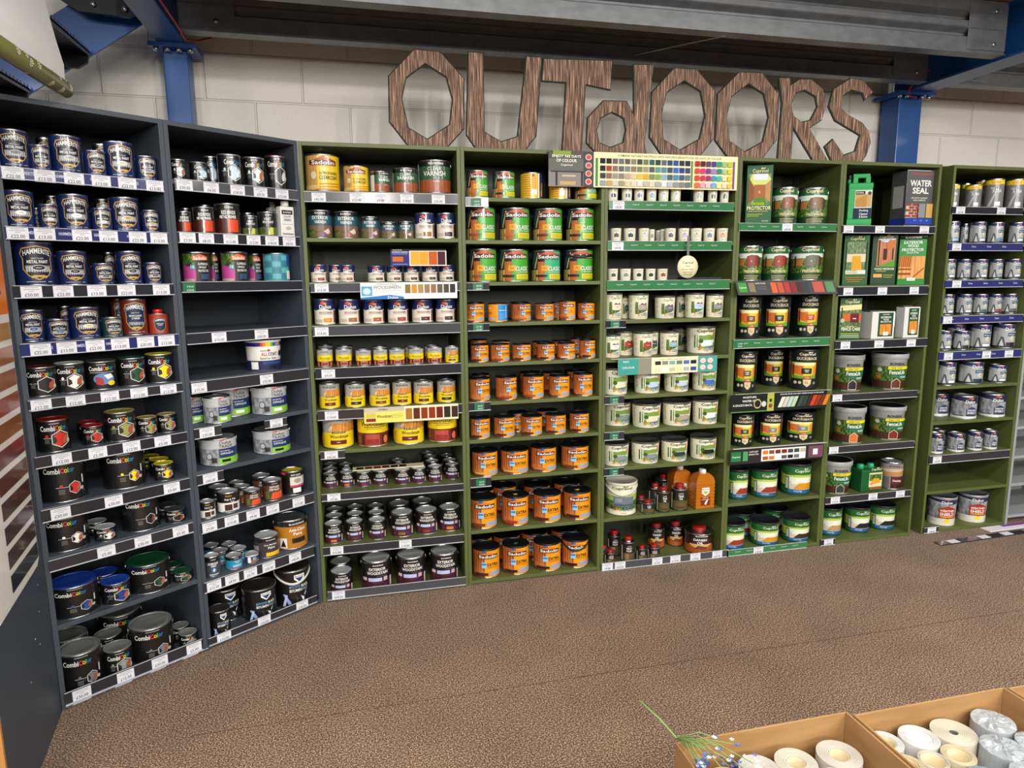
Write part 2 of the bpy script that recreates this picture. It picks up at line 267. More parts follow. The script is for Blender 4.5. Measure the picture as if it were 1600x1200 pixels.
def EXV(v):
    s=dict(p='6a4aa0',r='c84a3a',g='8a8a84',k='1a1a1a').get(v)
    return '101214',[R(-1.6,1.6,.36,.8,'255664'),T('BLACKFRIAR',.0,.88,.75,.055,W,2),T('EXTERIOR',0,.72,1.2,.12,W,2),T('VARNISH',0,.57,.85,.11,W,2),R(-1.6,1.6,.04,.45,'7a5a44'),R(-1.6,1.6,.22,.24,'4a3426'),R(-.3,-.28,.04,.45,'4a3426'),R(.1,.12,.22,.45,'4a3426'),R(-1.1,-.5,.06,.3,'leaf'),G([(.2,.24),(.6,.36),(.75,.2),(.5,.14)],'d8ccc0'),R(.1,.4,.08,.16,s)],'b8bcc0'
WSC=dict(oak='9a6a3c',blk='1c1a1c',red='a83a30',brn='6a3a30',mah='5a1422',wal='3a2a20',gold='d8922a',tk='a85a30')
def WSH(v): return 'e6ddd0',[G([(-1.6,.97),(1.6,.97),(1.6,.62),(.5,.56),(-.1,.64),(-.8,.56),(-1.6,.64)],'14205a'),G([(-.4,.84),(-.1,.93),(.15,.8),(-.1,.76)],'d8402a'),G([(-.1,.84),(.2,.84),(.1,.78)],'f0b82a'),T('Dulux',.1,.7,1.05,.15,W,2.5),T('WOODSHEEN',.12,.47,1.15,.085,'6a1a2a',2.5),R(-.5,.7,.4,.41,'8a8480'),R(-.1,.65,.1,.26,WSC[v]),R(.2,.4,.175,.185,W),R(.85,1.2,.08,.55,'5a3020'),R(-.9,-.2,.1,.22,'c8b8a8')],'b8bcc0'
def RST(v): return 'a8a9a4',[R(-1.6,1.6,.32,.66,'f0d214'),R(-1.6,1.6,.04,.32,'5a1418'),T('RONSEAL',0,.84,.95,.08,'1a1a1a',1),T('Woodstain',.05,.5,1.15,.13,'1a1a1a',1),R(-.35,.4,.08,.28,'e8c8b0'),R(-.32,.37,.1,.26,'8f2420'),R(-.3,.5,.38,.4,'5a5014'),R(-.9,-.6,.06,.28,'c86a5a'),R(.65,.95,.06,.28,'c86a5a')],'9a9c9e'
def RQD(v):
    s=dict(mah='6a1418',ebo='1a1a22',tk='7a3418',wal='4a2814',oak='5a5040')[v]
    return 'a8a9a4',[R(-1.6,1.6,.04,.47,'f0d214'),G([(-.45,.48),(-.45,.7),(-.2,.74),(1.6,.74),(1.6,.48)],'wood2')]+[R(-.4+.22*i,-.385+.22*i,.48,.72,'9a5a14') for i in range(7)]+[T('RONSEAL',.05,.85,1.15,.09,'1a1a1a',2),G([(-.5,.55),(-.35,.68),(-.25,.62),(-.4,.5)],'d8c8b0'),R(-.3,.45,.45,.5,'1a1a1a'),T('QUICK DRYING',.08,.475,.65,.03,W,1),T('Woodstain',.1,.36,1.05,.1,'1a1a1a',1.2),R(-.4,.5,.13,.25,s),R(-.05,.15,.185,.197,W),R(-1.3,-.8,.1,.4,'d8b010')],'9a9c9e'
def RBW(v): return 'f0d214',[R(-1.6,1.6,.84,.97,'a8a9a4'),T('Woodstain',0,.7,1.45,.15,'1a1a1a',2),R(-.5,.7,.58,.6,'5a5014'),R(-.4,.5,.53,.54,'5a5014'),R(-1.6,1.6,.04,.42,'6a1c1a'),R(-.45,.35,.06,.38,'b04a38'),R(-.4,.3,.08,.24,'8f2420'),R(.5,1.0,.06,.38,'3a1410'),E(.75,.2,.16,.12,'d86a4a'),R(-1.1,-.6,.08,.36,'4a1614'),R(-.95,-.8,.1,.34,'8a3a2a')],'9a9c9e'
BFC=dict(pur='4a2040',org='e0702a',rd='8f2a20',wal='5a3426',mah='5a1c24',ebo='151518',oak='8a5a2a',x='4a1c24')
def BFW(v): return '141012',[R(-1.6,1.6,.04,.42,'4a1c28'),T('BLACKFRIAR',.1,.87,.62,.045,W,2),T('EXTERIOR',.05,.74,1.0,.1,W,3),T('WOODSTAIN',.05,.61,1.25,.1,W,3),R(-.5,.3,.33,.45,'b8c4ea'),R(.4,.65,.33,.46,'c0b0b4'),R(-.3,.25,.1,.22,BFC[v]),R(.35,.6,.1,.22,'3a3070'),R(-.9,-.6,.36,.46,'d8d0cc'),R(.85,1.0,.08,.42,'d8d4d0'),R(.0,.6,.5,.51,'a87060')],'d0d3d3' 
BFX=BFW
def CLA(v,base='3fa62a'):
    s=dict(a='b06a3a',b='1f1a1a',c='8a5a3a',d='c86a3a',e='5a3020').get(v)
    return base,[R(-1.6,-.15,.02,.96,'1a2030'),G([(-1.1,.5),(-.8,.95),(-.75,.95),(-.95,.5)],'1f5a6a'),G([(-.9,.4),(-.6,.9),(-.52,.9),(-.8,.4)],'d8b060'),R(-.62,-.15,.02,.62,'wood'),R(-.5,-.2,.62,.72,'1c1c20'),R(-1.6,-.6,.02,.36,'d0a860')]+[R(-1.25+.16*i,-1.2+.16*i,.02,.36,'2a2a20') for i in range(4)]+[G([(-.6,.74),(-.6,.84),(.1,.96),(.85,.84),(.85,.74)],'c0502a'),R(-.62,.88,.7,.84,'3a1c14'),T('Sadolin',.12,.775,1.35,.11,W,2.5),R(-.35,.1,.32,.5,'e0a020'),T('ALL',-.12,.42,.2,.05,'3a2a10',1),T('CLASSIC',.5,.4,.85,.13,W,2),T('ALL PURPOSE WOODSTAIN',.5,.29,.85,.035,W,1.2),R(.12,1.0,.07,.23,'e8d020')]+[R(.2,.9,.1+.04*i,.112+.04*i,'6a7a10') for i in range(3)]+[R(-.7,.0,.14,.21,s)],'9fc23a'
def CLT(v): return CLA(v,'2fae78')
def CLK(v):
    b,L,l=CLA(v); return b,L,l
def CLB(v): return 'e2b81c',[R(-.8,-.1,.1+.085*i,.14+.085*i,'c07a14') for i in range(10)]+[R(.0,.3,.2,.9,'d89a14'),R(-.05,.38,.15,.35,W),R(.5,.62,.03,.95,'e8f0ea'),R(.62,1.6,.03,.95,'1a2c5a'),R(.8,1.0,.1,.6,'wood2'),E(.1,.88,.1,.05,'7a3018')],'d8cc30'
EXC=dict(tan='b87a3c',wal='3a1c12',red='a03018',mah='3a1210',ebo='17110f',cr='d8ccc0',x='3a1c12',a='c89a5a',r='b05a2a',n='a04a1c',gld='d0a040',brn='6a3818',drk='1c1814')
def EXT(v):
    L=[R(-1.6,-.12,.02,.96,'wood')]+[R(-1.4+.17*i,-1.37+.17*i,.3,.93,'5a2410') for i in range(8)]+[R(-1.6,-.12,.02,.12,'6a2c14'),R(-.32,.0,.36,.56,'8fc8ea'),R(-.3,-.02,.46,.52,'2a78b8'),G([(-.5,.72),(-.5,.8),(.1,.92),(.75,.8),(.75,.72)],'e07a14'),R(-.58,.78,.68,.82,'4a2010'),T('Sadolin',.1,.755,1.2,.1,W,2.5),R(-.3,.0,.88,.94,'2a5aa0')]
    if v!='n': L+=[T('EXTRA',.42,.47,.75,.11,'1a1008',2),T('DURABLE WOODSTAIN',.45,.37,.8,.03,'5a2a08',1)]
    else: L+=[T('ULTRA',.3,.5,.45,.05,'5a2a08',1),T('DURABLE WOODSTAIN',.4,.42,.75,.03,'5a2a08',1)]
    L+=[R(.2,1.05,.1,.24,'9fb0cc')]+[R(.25,1.0,.13+.035*i,.14+.035*i,'6a80a8') for i in range(3)]+[R(-.75,.1,.1,.19,EXC[v])]
    return 'f09a12',L,'141618'
EXL=EXY=EXG=EXH=EXT
def EXB(v): return 'f09a12',[T('Sad',-.95,.75,.4,.1,W,2),T('EXTRA',-.85,.47,.6,.1,'1a1008',2),R(-1.2,-.3,.1,.22,'9fb0cc'),R(.0,1.2,.08,.92,'1c8ad0'),R(.1,.75,.6,.63,'cfe4f2'),R(.8,.86,.2,.85,W)]+[R(.12,.7,.15+.06*i,.165+.06*i,'7fc0ea') for i in range(6)],'141618'
SPC=dict(navy='22305a',blue='3a5a98',blu2='5a7ab0',sky='9ab8d8',ice='d0d8e0',aqua='9ac0c0',slate='5a6470',dk='4a4448',grey='8a8c92',lil='c8b8d8',beige='d8ccb0',slat2='7a90a8',coral='e8a890',black='1c1c20',red='a82a28')
def cup(a,z,w,h,c,acc): return [T('Cuprinol',a,z,w,h,c,2),G([(a+w*.02,z+h*.5),(a+w*.1,z+h*.85),(a+w*.2,z+h*.6),(a+w*.3,z+h*.85),(a+w*.3,z+h*.5)],acc)]
def SPO(v): return 'e9e6cf',cup(.1,.8,.75,.12,'1c3c28','2f6a30')+[R(-.25,.5,.33,.58,SPC[v]),G([(-.1,.58),(.1,.68),(.3,.58)],'6a4a5a'),T('Shades',.12,.17,.4,.06,'5a5a50',.8)],'e2dfca'
SHC=dict(cream='e8dcc0',taupe='b0a090',slate='6a7080',sky='b8d0f0',grey='8a8e94',red='b03028',aqua='8fb8c0',white='f0f0ea',dgrn='1c4a4a',dblu='1c3048',lil='c8cce0',blue='3f68c0',dk='2c3038',black='101014')
def shades(a,z,w,h,z2=None):
    cs=['c84a4a','e0a02a','5aa04a','3a6ac0','8a5aa0','3a8a9a']; return [T(ch,a-w/2+w*(i+.5)/6,z,w/7,h,cs[i],2.5) for i,ch in enumerate('SHADES')]
def CSH(v): return 'eae7cc',cup(.3,.8,.85,.13,'1c3c28','2f6a30')+[R(-.32,-.05,.2,.66,'leaf'),G([(-.12,.2),(0,.2),(.9,.34),(.9,.42),(-.05,.4)],'leaf'),R(.0,.85,.36,.56,SHC[v]),G([(.1,.56),(.3,.64),(.5,.58),(.7,.64),(.8,.56)],'7a4a5a'),R(.3,.6,.46,.475,W if v not in('white','cream','sky') else '555555')]+shades(.4,.19,.95,.13)+[R(-.1,.9,.07,.085,'c05a5a')]+[E(-.75,.72-.2*i,.09,.055,'6a7a5a') for i in range(3)]+[E(-.75,.72-.2*i,.065,.04,'eae7cc') for i in range(3)],'4a4c48'
def CSB(v): return 'eae7cc',[R(-.5,1.0,.2,.7,'d8e8ea'),R(-.15,1.0,.5,.66,'leaf'),G([(.55,.5),(1.0,.52),(1.0,.78),(.8,.74)],'d08a4a'),G([(-.15,.62),(.5,.7),(.9,.64),(.9,.5),(-.15,.5)],'7a9a3a'),R(-.52,-.15,.18,.72,'e0e4d0'),R(-.45,-.22,.22,.68,'leaf'),R(-.35,-.28,.2,.7,'eae7cc'),G([(-.2,.2),(1.0,.22),(1.0,.4),(-.1,.4)],'6a9a3a'),G([(-.1,.4),(.0,.48),(.8,.48),(.85,.3),(.05,.26)],SHC[v]),R(.05,.8,.33,.44,SHC[v]),E(-.02,.46,.14,.08,'3a5a1c')]+shades(.35,.2,1.1,.14)+[T('6 YEAR',.35,.1,.3,.035,'a8302a',1)]+cup(.3,.82,1.1,.14,'1c3c28','2f6a30')+[E(-.85,.78-.15*i,.08,.05,'5a6a4a') for i in range(4)]+[E(-.85,.78-.15*i,.055,.035,'eae7cc') for i in range(4)],'4a4c48'
def CSX(v): return 'eae7cc',[R(-1.6,1.6,.18,.6,'leaf'),G([(-1.6,.64),(-.5,.58),(.6,.66),(1.6,.62),(1.6,.45),(-1.6,.45)],'a8c070'),R(-.5,.75,.28,.58,'6a7884'),R(-.45,.7,.3,.36,'4a5662'),R(-.4,.0,.42,.54,'8a98a4')]+shades(.1,.2,1.3,.1)+[R(-1.6,1.6,.03,.13,'eae7cc'),T('6 YEAR',.1,.085,.35,.04,'a8302a',1)]+cup(0,.84,1.15,.11,'1c3c28','2f6a30'),'d8d6c4'
def TEK(v): return '15160f',[R(-1.6,1.6,.04,.4,'4a5226'),R(-.4,.7,.14,.3,'6a4a2a'),R(-.3,.6,.12,.16,'2a3414')]+([T('BLACKFRIAR',.2,.68,.5,.04,W,1),T('TEAK',.2,.58,.6,.09,W,2.5),T('OIL',.2,.48,.4,.08,W,2.5)])+[R(-1.0,-.8,.08,.7,'c8c8c0')],'a82020'
def FRE(v): return '17110e',[R(-1.6,1.6,.04,.4,'5a4a30'),R(-.4,.1,.06,.38,'8a7048'),T('BLACKFRIAR',.2,.68,.5,.035,W,1),T('FRENCH',.15,.59,.7,.075,W,2.5),T('POLISH',.15,.49,.68,.075,W,2.5),R(-1.0,-.8,.08,.7,'d8d8d4')],'c02020'
def DAN(v): return '2a1712',[R(-1.6,1.6,.04,.36,'a8521c'),R(-1.6,1.6,.64,.86,'15110f'),G([(-.6,.36),(-.2,.26),(.5,.3),(.9,.38),(.9,.42),(-.6,.42)],'d8a868'),G([(-.3,.22),(.5,.2),(.6,.3),(0,.36)],'6a3428'),T('BLACKFRIAR',.2,.75,.8,.06,W,2),T('DANISH',.1,.6,.85,.1,W,3),T('OIL',.1,.47,.4,.1,W,3)],'a82828'
def RED(v): return '9a3018',[G([(x*.8+.15,z*.75) for x,z in [(-.74,.72),(-.62,.84),(0,.9),(.62,.84),(.74,.72),(.62,.6),(.64,.36),(.42,.21),(0,.12),(-.42,.21),(-.64,.36),(-.62,.6)]],GLD),G([(x*.74+.15,.02+z*.72) for x,z in [(-.74,.72),(-.62,.84),(0,.9),(.62,.84),(.74,.72),(.62,.6),(.64,.36),(.42,.21),(0,.12),(-.42,.21),(-.64,.36),(-.62,.6)]],'14284a'),T('HAMMERITE',.15,.54,.9,.08,W,2,.04),T('BRUSH CLEANER',.15,.42,.6,.04,W,1.5),T('& THINNER',.15,.36,.4,.035,W,1.5)],'d02020'
PRC=dict(brn='8a4a24',oak='7a5a38',red='8a2c1c',rd2='9a2c20',grey='6a6a5a')
def PRE(v): return '1c5a2a',[R(-1.6,1.6,.04,.2,'123c1c'),R(-1.6,1.6,.22,.78,'leaf'),G([(-1.6,.62),(1.6,.68),(1.6,.78),(-1.6,.78)],'d8e4d8'),R(-.9,-.3,.42,.62,'b0703a'),G([(-.2,.42),(-.15,.7),(.15,.74),(.6,.72),(.6,.42)],PRC[v]),G([(.6,.42),(.6,.72),(.8,.66),(.8,.42)],'4a3018'),R(-.8,-.7,.35,.7,'1c2c1c'),T('5L',.15,.56,.1,.04,W,1)]+cup(.1,.88,.95,.12,'f0e8b8','f0e8b8')+[T('ULTRA',.2,.34,.45,.035,W,1),T('PRESERVER',.2,.27,1.0,.075,'f0e0a0',2.5),R(-.3,.7,.14,.155,'c8b880'),R(-.3,.6,.1,.112,'c8b880'),R(-.3,.6,.06,.075,'c8b880')],'1a4a24'
DUX=dict(brn='7a3c28',grn='2a302c',org='c8501c',bk='101412',mid='6a5040',blk='101010',gn2='2a4034',slt='7a7e88')
def DUC(v): return '0f1c1c',[R(-.8,.75,.28,.68,'d8c828'),G([(-.8,.44),(-.8,.66),(-.3,.6),(-.05,.6),(-.05,.34)],'d8702a'),R(-.75,-.6,.3,.62,'7a3018'),R(.55,.75,.34,.62,'d8802a'),G([(-.8,.28),(.75,.28),(.75,.38),(0,.34),(-.8,.36)],'6aa02a'),R(-.6,.6,.6,.68,'f0ecb0'),R(-.15,.45,.4,.54,DUX[v]),R(.02,.28,.485,.5,W),R(.05,.25,.445,.46,W),R(-.02,.42,.27,.33,'c02a20'),T('5 YEAR',.2,.3,.3,.03,W,1),G([(-.05,.26),(.45,.26),(.42,.14),(.2,.07),(-.02,.14)],'d8c49a'),T('1L',.2,.18,.2,.06,'3a3020',1),E(-.5,.18,.11,.04,'d8c8a8'),E(-.22,.18,.1,.035,'c8b898'),E(.65,.17,.1,.035,'8a8478')]+cup(.15,.88,.9,.085,'efe6cc','efe6cc')+[T('DUCKSBACK',.15,.78,1.15,.07,'e8d8b0',2.5)],'141c1c'
DSC=dict(red='9a3418',gld='d89018',brn='3a2418',tan='b89a6a',drk='1c1c22')
def DST(v): return '1f6a34',[G([(-1.6,.5),(-1.6,.72),(-.6,.62),(0,.66),(1.6,.64),(1.6,.3),(-1.6,.3)],'b8cc4a'),R(-.7,1.1,.42,.58,'e8f0d8'),R(-.7,1.1,.16,.44,'d8ccb8'),R(-.3,1.1,.36,.44,'f0ece0'),G([(-.2,.2),(.15,.4),(1.1,.4),(1.1,.2)],DSC[v]),R(-.72,-.45,.16,.58,'2a3c3c'),R(-.68,-.5,.2,.55,'b8c0b0'),R(-.5,1.1,.08,.19,'2a6aa8'),T('Anti-Slip',.1,.135,.5,.06,'cfe6f4',1.5),T('STAIN',.7,.13,.5,.06,'3a3020',1.5),R(-1.6,1.6,.0,.07,'12402c')]+cup(.35,.78,.95,.12,'f0ead0','f0ead0'),'24262c'
DSX=DST
FNC=dict(drk='1a1c26',brn='5a2c1c',org='d8702a',red='7a2018',grn='2a3c34')
def FEN(v): return '9a9c9a',[R(-1.6,1.6,.04,.66,'leaf'),R(-1.6,1.6,.04,.26,'4a2418')]+[R(-1.2+.2*i,-1.19+.2*i,.04,.26,'2a120c') for i in range(13)]+[T('RONSEAL',.35,.73,.8,.08,'1a1c1e',2),R(-.15,1.1,.58,.66,'f0dc18'),T('ONE COAT',.3,.62,.6,.05,'1a1a1a',1.5),R(-.1,1.1,.42,.58,'1f6a3a'),T('FenceLife',.35,.5,.85,.11,W,2.5),R(.0,.5,.36,.41,'1f7a5a'),R(.5,.9,.34,.4,'8ab8c8'),G([(.05,.05),(.05,.24),(.3,.34),(.55,.24),(.55,.05)],'d8c8b8'),G([(.08,.07),(.08,.23),(.3,.32),(.52,.23),(.52,.07)],FNC[v]),E(-.55,.56,.12,.06,'c8c8c8'),E(-.6,.36,.12,.06,'b8682a'),R(-.8,-.3,.0,.05,'1c5a3a')],'8a8c8a'
def DEC(v): return '8a8884',[R(-1.6,1.6,.6,.76,'c8b09a'),G([(-1.6,.5),(1.6,.52),(1.6,.68),(-1.6,.62)],'b8844a'),R(-.1,1.6,.04,.48,'5a1a1c'),T('RONSEAL',.2,.86,.9,.08,'2a2c2e',2),T('Decking',.4,.32,.7,.1,W,2),R(0,.9,.08,.2,'2a1414'),R(-1.6,-.2,.04,.46,'6a6460')],'a8aaaa'
def SAN(v): return '77787c',[R(-1.6,1.6,.8,.98,'f0d414'),T('Sandtex',.1,.88,.9,.11,'d8501c',2),T('TRADE',-.2,.67,.4,.05,W,1),T('X-TRA',.2,.57,.85,.12,W,2),R(.05,.6,.06,.2,W),G([(-.6,.05),(-.3,.05),(.1,.5),(.0,.5)],'b8b8ba')],'e8cc18'
DWC=dict(sky='a8c8e8',ice='dfe4ea',blue='5a88b8',grey='9aa0a8',tea='3a6a70',red='a8242c',slate='6a5058',blk='2a1c1c',white='f0f0ec',navy='1c2a50',bk='3a3c40')
def DWS(v): return 'a6aaad',[G([(-1.6,.96),(1.6,.96),(1.6,.72),(.6,.7),(-.2,.82),(-1.6,.9)],'1c2a60'),T('Dulux',.4,.79,.85,.13,W,2.5),G([(.2,.88),(.45,.95),(.5,.88)],'d8503a'),G([(-.6,.08),(-.3,.5),(-.1,.45),(.1,.08)],'4a4e54'),G([(-.45,.08),(-.25,.4),(-.05,.08)],'d4d6d8'),R(.2,1.0,.5,.64,'2a4a6a'),T('WEATHERSHIELD',.55,.57,.6,.05,'dfe8ee',1),E(.6,.42,.2,.1,'c8d8d0'),R(-1.1,-.7,.1,.7,'d4d7d9'),G([(.5,.36),(.75,.5),(.8,.38)],'e0a030'),R(-1.6,1.6,.04,.1,'24303a'),R(.1,.9,.1,.25,'24303a'),R(.15,.85,.12,.23,DWC[v])],'a8acb0'
def DWB(v): return 'a8a9aa',[R(-1.6,1.6,.08,.75,'photo'),G([(-1.6,.97),(1.6,.97),(1.6,.7),(.6,.66),(-.3,.78),(-1.6,.86)],'18224a'),T('Dulux',.35,.75,.75,.13,W,2.5),G([(.1,.88),(.3,.96),(.5,.86)],'d8503a'),G([(.35,.88),(.5,.92),(.55,.86)],'f0c02a'),G([(.05,.1),(.05,.42),(.45,.54),(.9,.42),(.9,.1)],'23355f'),T('WEATHER',.47,.38,.7,.075,W,2),T('SHIELD',.47,.27,.7,.1,W,2.5),R(-1.6,1.6,.0,.12,'dcdcd8'),R(-.9,-.1,.12,.16,'3a3c40')],'a8acb0'
def DWR(v): return 'b4b5b6',[R(-1.6,1.6,.2,.8,'photo'),G([(-1.6,.98),(1.6,.98),(1.6,.78),(.6,.76),(-.3,.84),(-1.6,.9)],'18224a'),T('Dulux',.3,.83,.7,.09,W,2.5),G([(.1,.92),(.3,.97),(.5,.9)],'d8503a'),G([(-.2,.26),(-.2,.6),(.35,.7),(.95,.6),(.95,.26)],'a8281c'),T('WEATHER',.35,.53,.95,.08,W,2.5),T('SHIELD',.35,.41,.95,.11,W,3),R(-.1,.8,.3,.33,'e8c020'),R(-1.6,1.6,.0,.24,'dedbcc'),E(.35,.17,.22,.07,'f0d820'),R(-.9,-.3,.14,.16,'c8c0a8')],'a8acb0'
# rectangular packs: x -1..1 on the front face
def BOT(v): return 'e8e8e6',[R(-.8,.8,.62,.74,'1c1c20'),T('BLACKFRIAR',0,.68,1.2,.05,W,1),T('LIQUID',0,.56,1.1,.07,'2a3a50',2),T('DRIERS',0,.47,1.1,.07,'2a3a50',2),R(-.8,.8,.34,.36,'b8b8b8'),E(.1,.24,.4,.05,'c8b0a0'),R(-.8,.8,.06,.1,'8a8a8a')],'e8e8e6'
def CPR(v): return '1d5a30',[R(-.85,.85,.32,.84,'leaf'),G([(-.85,.7),(-.6,.84),(.6,.84),(.85,.76),(.85,.6),(-.85,.6)],'d0e080'),R(-.5,.6,.74,.84,'dfe8f4'),G([(-.85,.34),(-.85,.78),(-.4,.62),(-.4,.42)],'8a5a34'),R(-.42,.45,.44,.66,'a8683c'),G([(.45,.44),(.45,.66),(.85,.74),(.85,.36)],'c09060'),G([(-.4,.34),(-.3,.44),(.4,.44),(.6,.34)],'4a8a2a'),R(-.6,.4,.32,.36,'b8c828'),T('LESS MESS FENCE',-.1,.34,.9,.025,'1c3c1c',1),T('5L',0,.54,.16,.04,W,1)]+cup(0,.88,1.2,.08,'e8e0a8','e8e0a8')+[T('PROTECTOR',0,.27,1.85,.065,'f0e6b8',3),R(-.8,.7,.21,.22,'c8b860'),R(-.9,.3,.16,.17,'b8c828'),R(-.9,.0,.13,.14,'b8c828'),T('SPRAYABLE',.5,.05,.5,.025,'c8d8b8',1)],'1d5a30'
def CAN(v):
    if v=='oil': return '1c5a28',[R(-.85,.85,.22,.86,'leaf'),R(-.8,.8,.46,.62,'d8ccb0'),G([(-.35,.3),(-.3,.58),(.35,.58),(.5,.3)],'d8a028'),R(-.85,-.75,.22,.86,'2a2c1c'),R(.75,.85,.22,.86,'2a2c1c'),R(-.8,.8,.22,.3,'c8dcc8'),T('UV GUARD',-.3,.29,.8,.025,'a8302a',1),T('DECKING',-.3,.25,.8,.03,'c86a2a',1),T('OIL',.5,.27,.6,.06,W,2.5)]+cup(0,.91,1.1,.07,'e8e0a8','e8e0a8')+[R(-.8,.8,.15,.16,'e07a1c'),R(-.7,.6,.11,.12,'e07a1c'),R(-.6,.4,.07,.08,'e07a1c')],'1c5a28'
    if v=='wpr': return '123c1c',[R(-.6,.85,.36,.92,'wood'),G([(-.6,.92),(.85,.92),(.3,.84),(-.2,.86)],'c8dcf0'),G([(-.6,.36),(.85,.36),(.85,.5),(0,.42)],'5a9a2a'),R(-.5,-.4,.38,.88,'1c2420'),R(.6,.7,.5,.88,'1c2420'),R(-.1,.2,.5,.72,'4a2818'),E(.45,.8,.3,.1,'c8743a')]+cup(.05,.95,1.1,.06,'d8d0a0','d8d0a0')+[T('WOOD PRESERVER',.05,.32,1.6,.04,'f0f0e0',2.5),R(-.6,.2,.27,.28,'b8c828'),R(-.8,-.1,.15,.22,'d8a868'),R(0,.8,.19,.2,'b8c828'),R(0,.7,.15,.16,'b8c828')],'123c1c'
    if v=='gst': return '2f8a3c',[R(-1,1,.92,1,'10100f'),T('BLACKFRIAR',0,.96,1.2,.04,W,2),T('EXTERIOR',0,.86,1.4,.06,W,2.5),T('WOOD',0,.79,.8,.06,W,2.5),T('PROTECTOR',0,.71,1.6,.06,W,2.5),T('GOLD STAR',0,.65,.9,.035,W,1.5),R(-.95,.95,.12,.58,'wood2'),R(-.95,-.05,.36,.58,'c87a34')]+[G([(-.95+.15*i,.36),(-.92+.15*i,.36),(-.85+.15*i,.58),(-.88+.15*i,.58)],'6a3410') for i in range(6)]+[R(-.95,-.05,.2,.24,'8a4a1c'),R(-.95,-.05,.3,.33,'8a4a1c'),G([(.0,.12),(.1,.12),(.95,.34),(.85,.34)],'8a4a1c'),R(-1,1,.0,.12,'2f8a3c'),R(-.3,.3,.08,.14,W),T('CLEAR',0,.11,.35,.025,K,1)],'2f8a3c'
    return '2a5a28',[R(-1,1,.3,.84,'leaf'),G([(-1,.68),(1,.72),(1,.84),(-1,.8)],'e0d8a0'),R(-.7,1,.44,.62,'c8642a'),R(.0,.8,.4,.62,'6a1824'),R(.25,.55,.49,.51,W),R(-.85,-.75,.36,.76,'1c2820'),E(-.7,.45,.2,.05,'c8b0a0')]+cup(.1,.89,1.3,.09,'f0e8c8','f0e8c8')+[T('LESS MESS',0,.31,.8,.025,'f0ecc0',1),T('FENCE CARE',.1,.25,1.75,.08,'f4f0d8',3),R(-.8,.9,.13,.14,'e8dc28'),R(-.8,.9,.09,.1,W),R(-.9,.9,.05,.06,W)],'2a5a28'
def PAK(v): return 'dcdcdc',[R(-.45,.85,.08,.92,'1f4a2a'),T('BLACKFRIAR',.2,.86,.6,.04,W,1),T('EXTERIOR',.2,.76,.9,.07,W,2),T('WOOD',.2,.68,.5,.06,W,2),T('PROTECTOR',.2,.6,.95,.06,W,2),R(-.3,.7,.14,.52,'wood2'),R(0,.45,.12,.24,W),T('CLEAR',.22,.18,.3,.03,K,1)],'e4e4e4'
def WAT(v): return '55565a',[T('Thompson\'s',.1,.92,1.55,.05,'d8243a',2.5),T('WATER',.05,.76,1.6,.11,W,4),T('SEAL',.05,.63,1.2,.11,W,4),T('PROTECTS AGAINST',0,.5,1.2,.025,W,1.5),T('RAIN DAMAGE',0,.46,.9,.025,W,1.5),R(-.95,-.1,.15,.4,'c8c0b8')]+[R(-.95+.45*i+.22*(j%2)-.0,-.95+.45*i+.22*(j%2)+.38,.16+.05*j,.2+.05*j,'9a3c28') for i in range(2) for j in range(5)]+[R(-.05,.45,.15,.4,'8a8d90'),R(.5,.98,.15,.4,'c8a05a'),R(-1,1,.03,.14,'1c3fa8'),E(-.3,.1,.1,.015,'3a8ad8'),E(.15,.1,.1,.015,'3a8ad8'),E(.6,.1,.1,.015,'3a8ad8')],'55565a'
def JER(v): return '1fa050',[R(-.45,.9,.14,.68,'d8d8d2'),R(-.4,.85,.36,.6,'c8a068'),G([(-.4,.5),(.5,.6),(.5,.36),(-.4,.36)],'b88a4c'),R(-.4,.35,.6,.66,'1c1c1c'),T('RONSEAL',-.05,.63,.6,.03,W,1),E(.7,.62,.14,.035,'3a4a3a'),R(-.5,.9,.14,.34,'14284a'),T('Decking',.3,.29,.7,.05,W,1.5),T('Cleaner',.3,.23,.7,.045,W,1),T('& Reviver',.3,.175,.7,.045,W,1)],'1fa050'
def JRG(v): return '17592c',[R(-.3,.9,.18,.72,'d8d0a8'),R(-.25,.85,.42,.66,'leaf'),G([(-.2,.3),(.1,.5),(.6,.5),(.8,.3)],'d8a028'),T('UV',-.05,.28,.2,.05,'a8302a',2),T('OIL',.6,.28,.4,.08,W,3),R(-.25,.85,.08,.18,'8a5a2a')]+cup(.3,.84,.9,.1,'e8e0b8','e8e0b8'),'17592c'
def AMB(v): return 'b5641c',[G([(-.4,.56),(-.4,.42),(.0,.34),(.4,.42),(.4,.56)],W),G([(-.3,.47),(.3,.47),(0,.38)],'c8a020'),T('Bartoline',0,.52,.7,.035,K,1.5),R(-.45,.5,.1,.32,'7a2c14'),T('TEAK OIL',0,.3,.6,.035,'f0d8b0',1.5),G([(-.1,.12),(0,.2),(.3,.26),(.1,.12)],W),R(-.4,.4,.24,.26,'d8a080')],'e8e8e4'
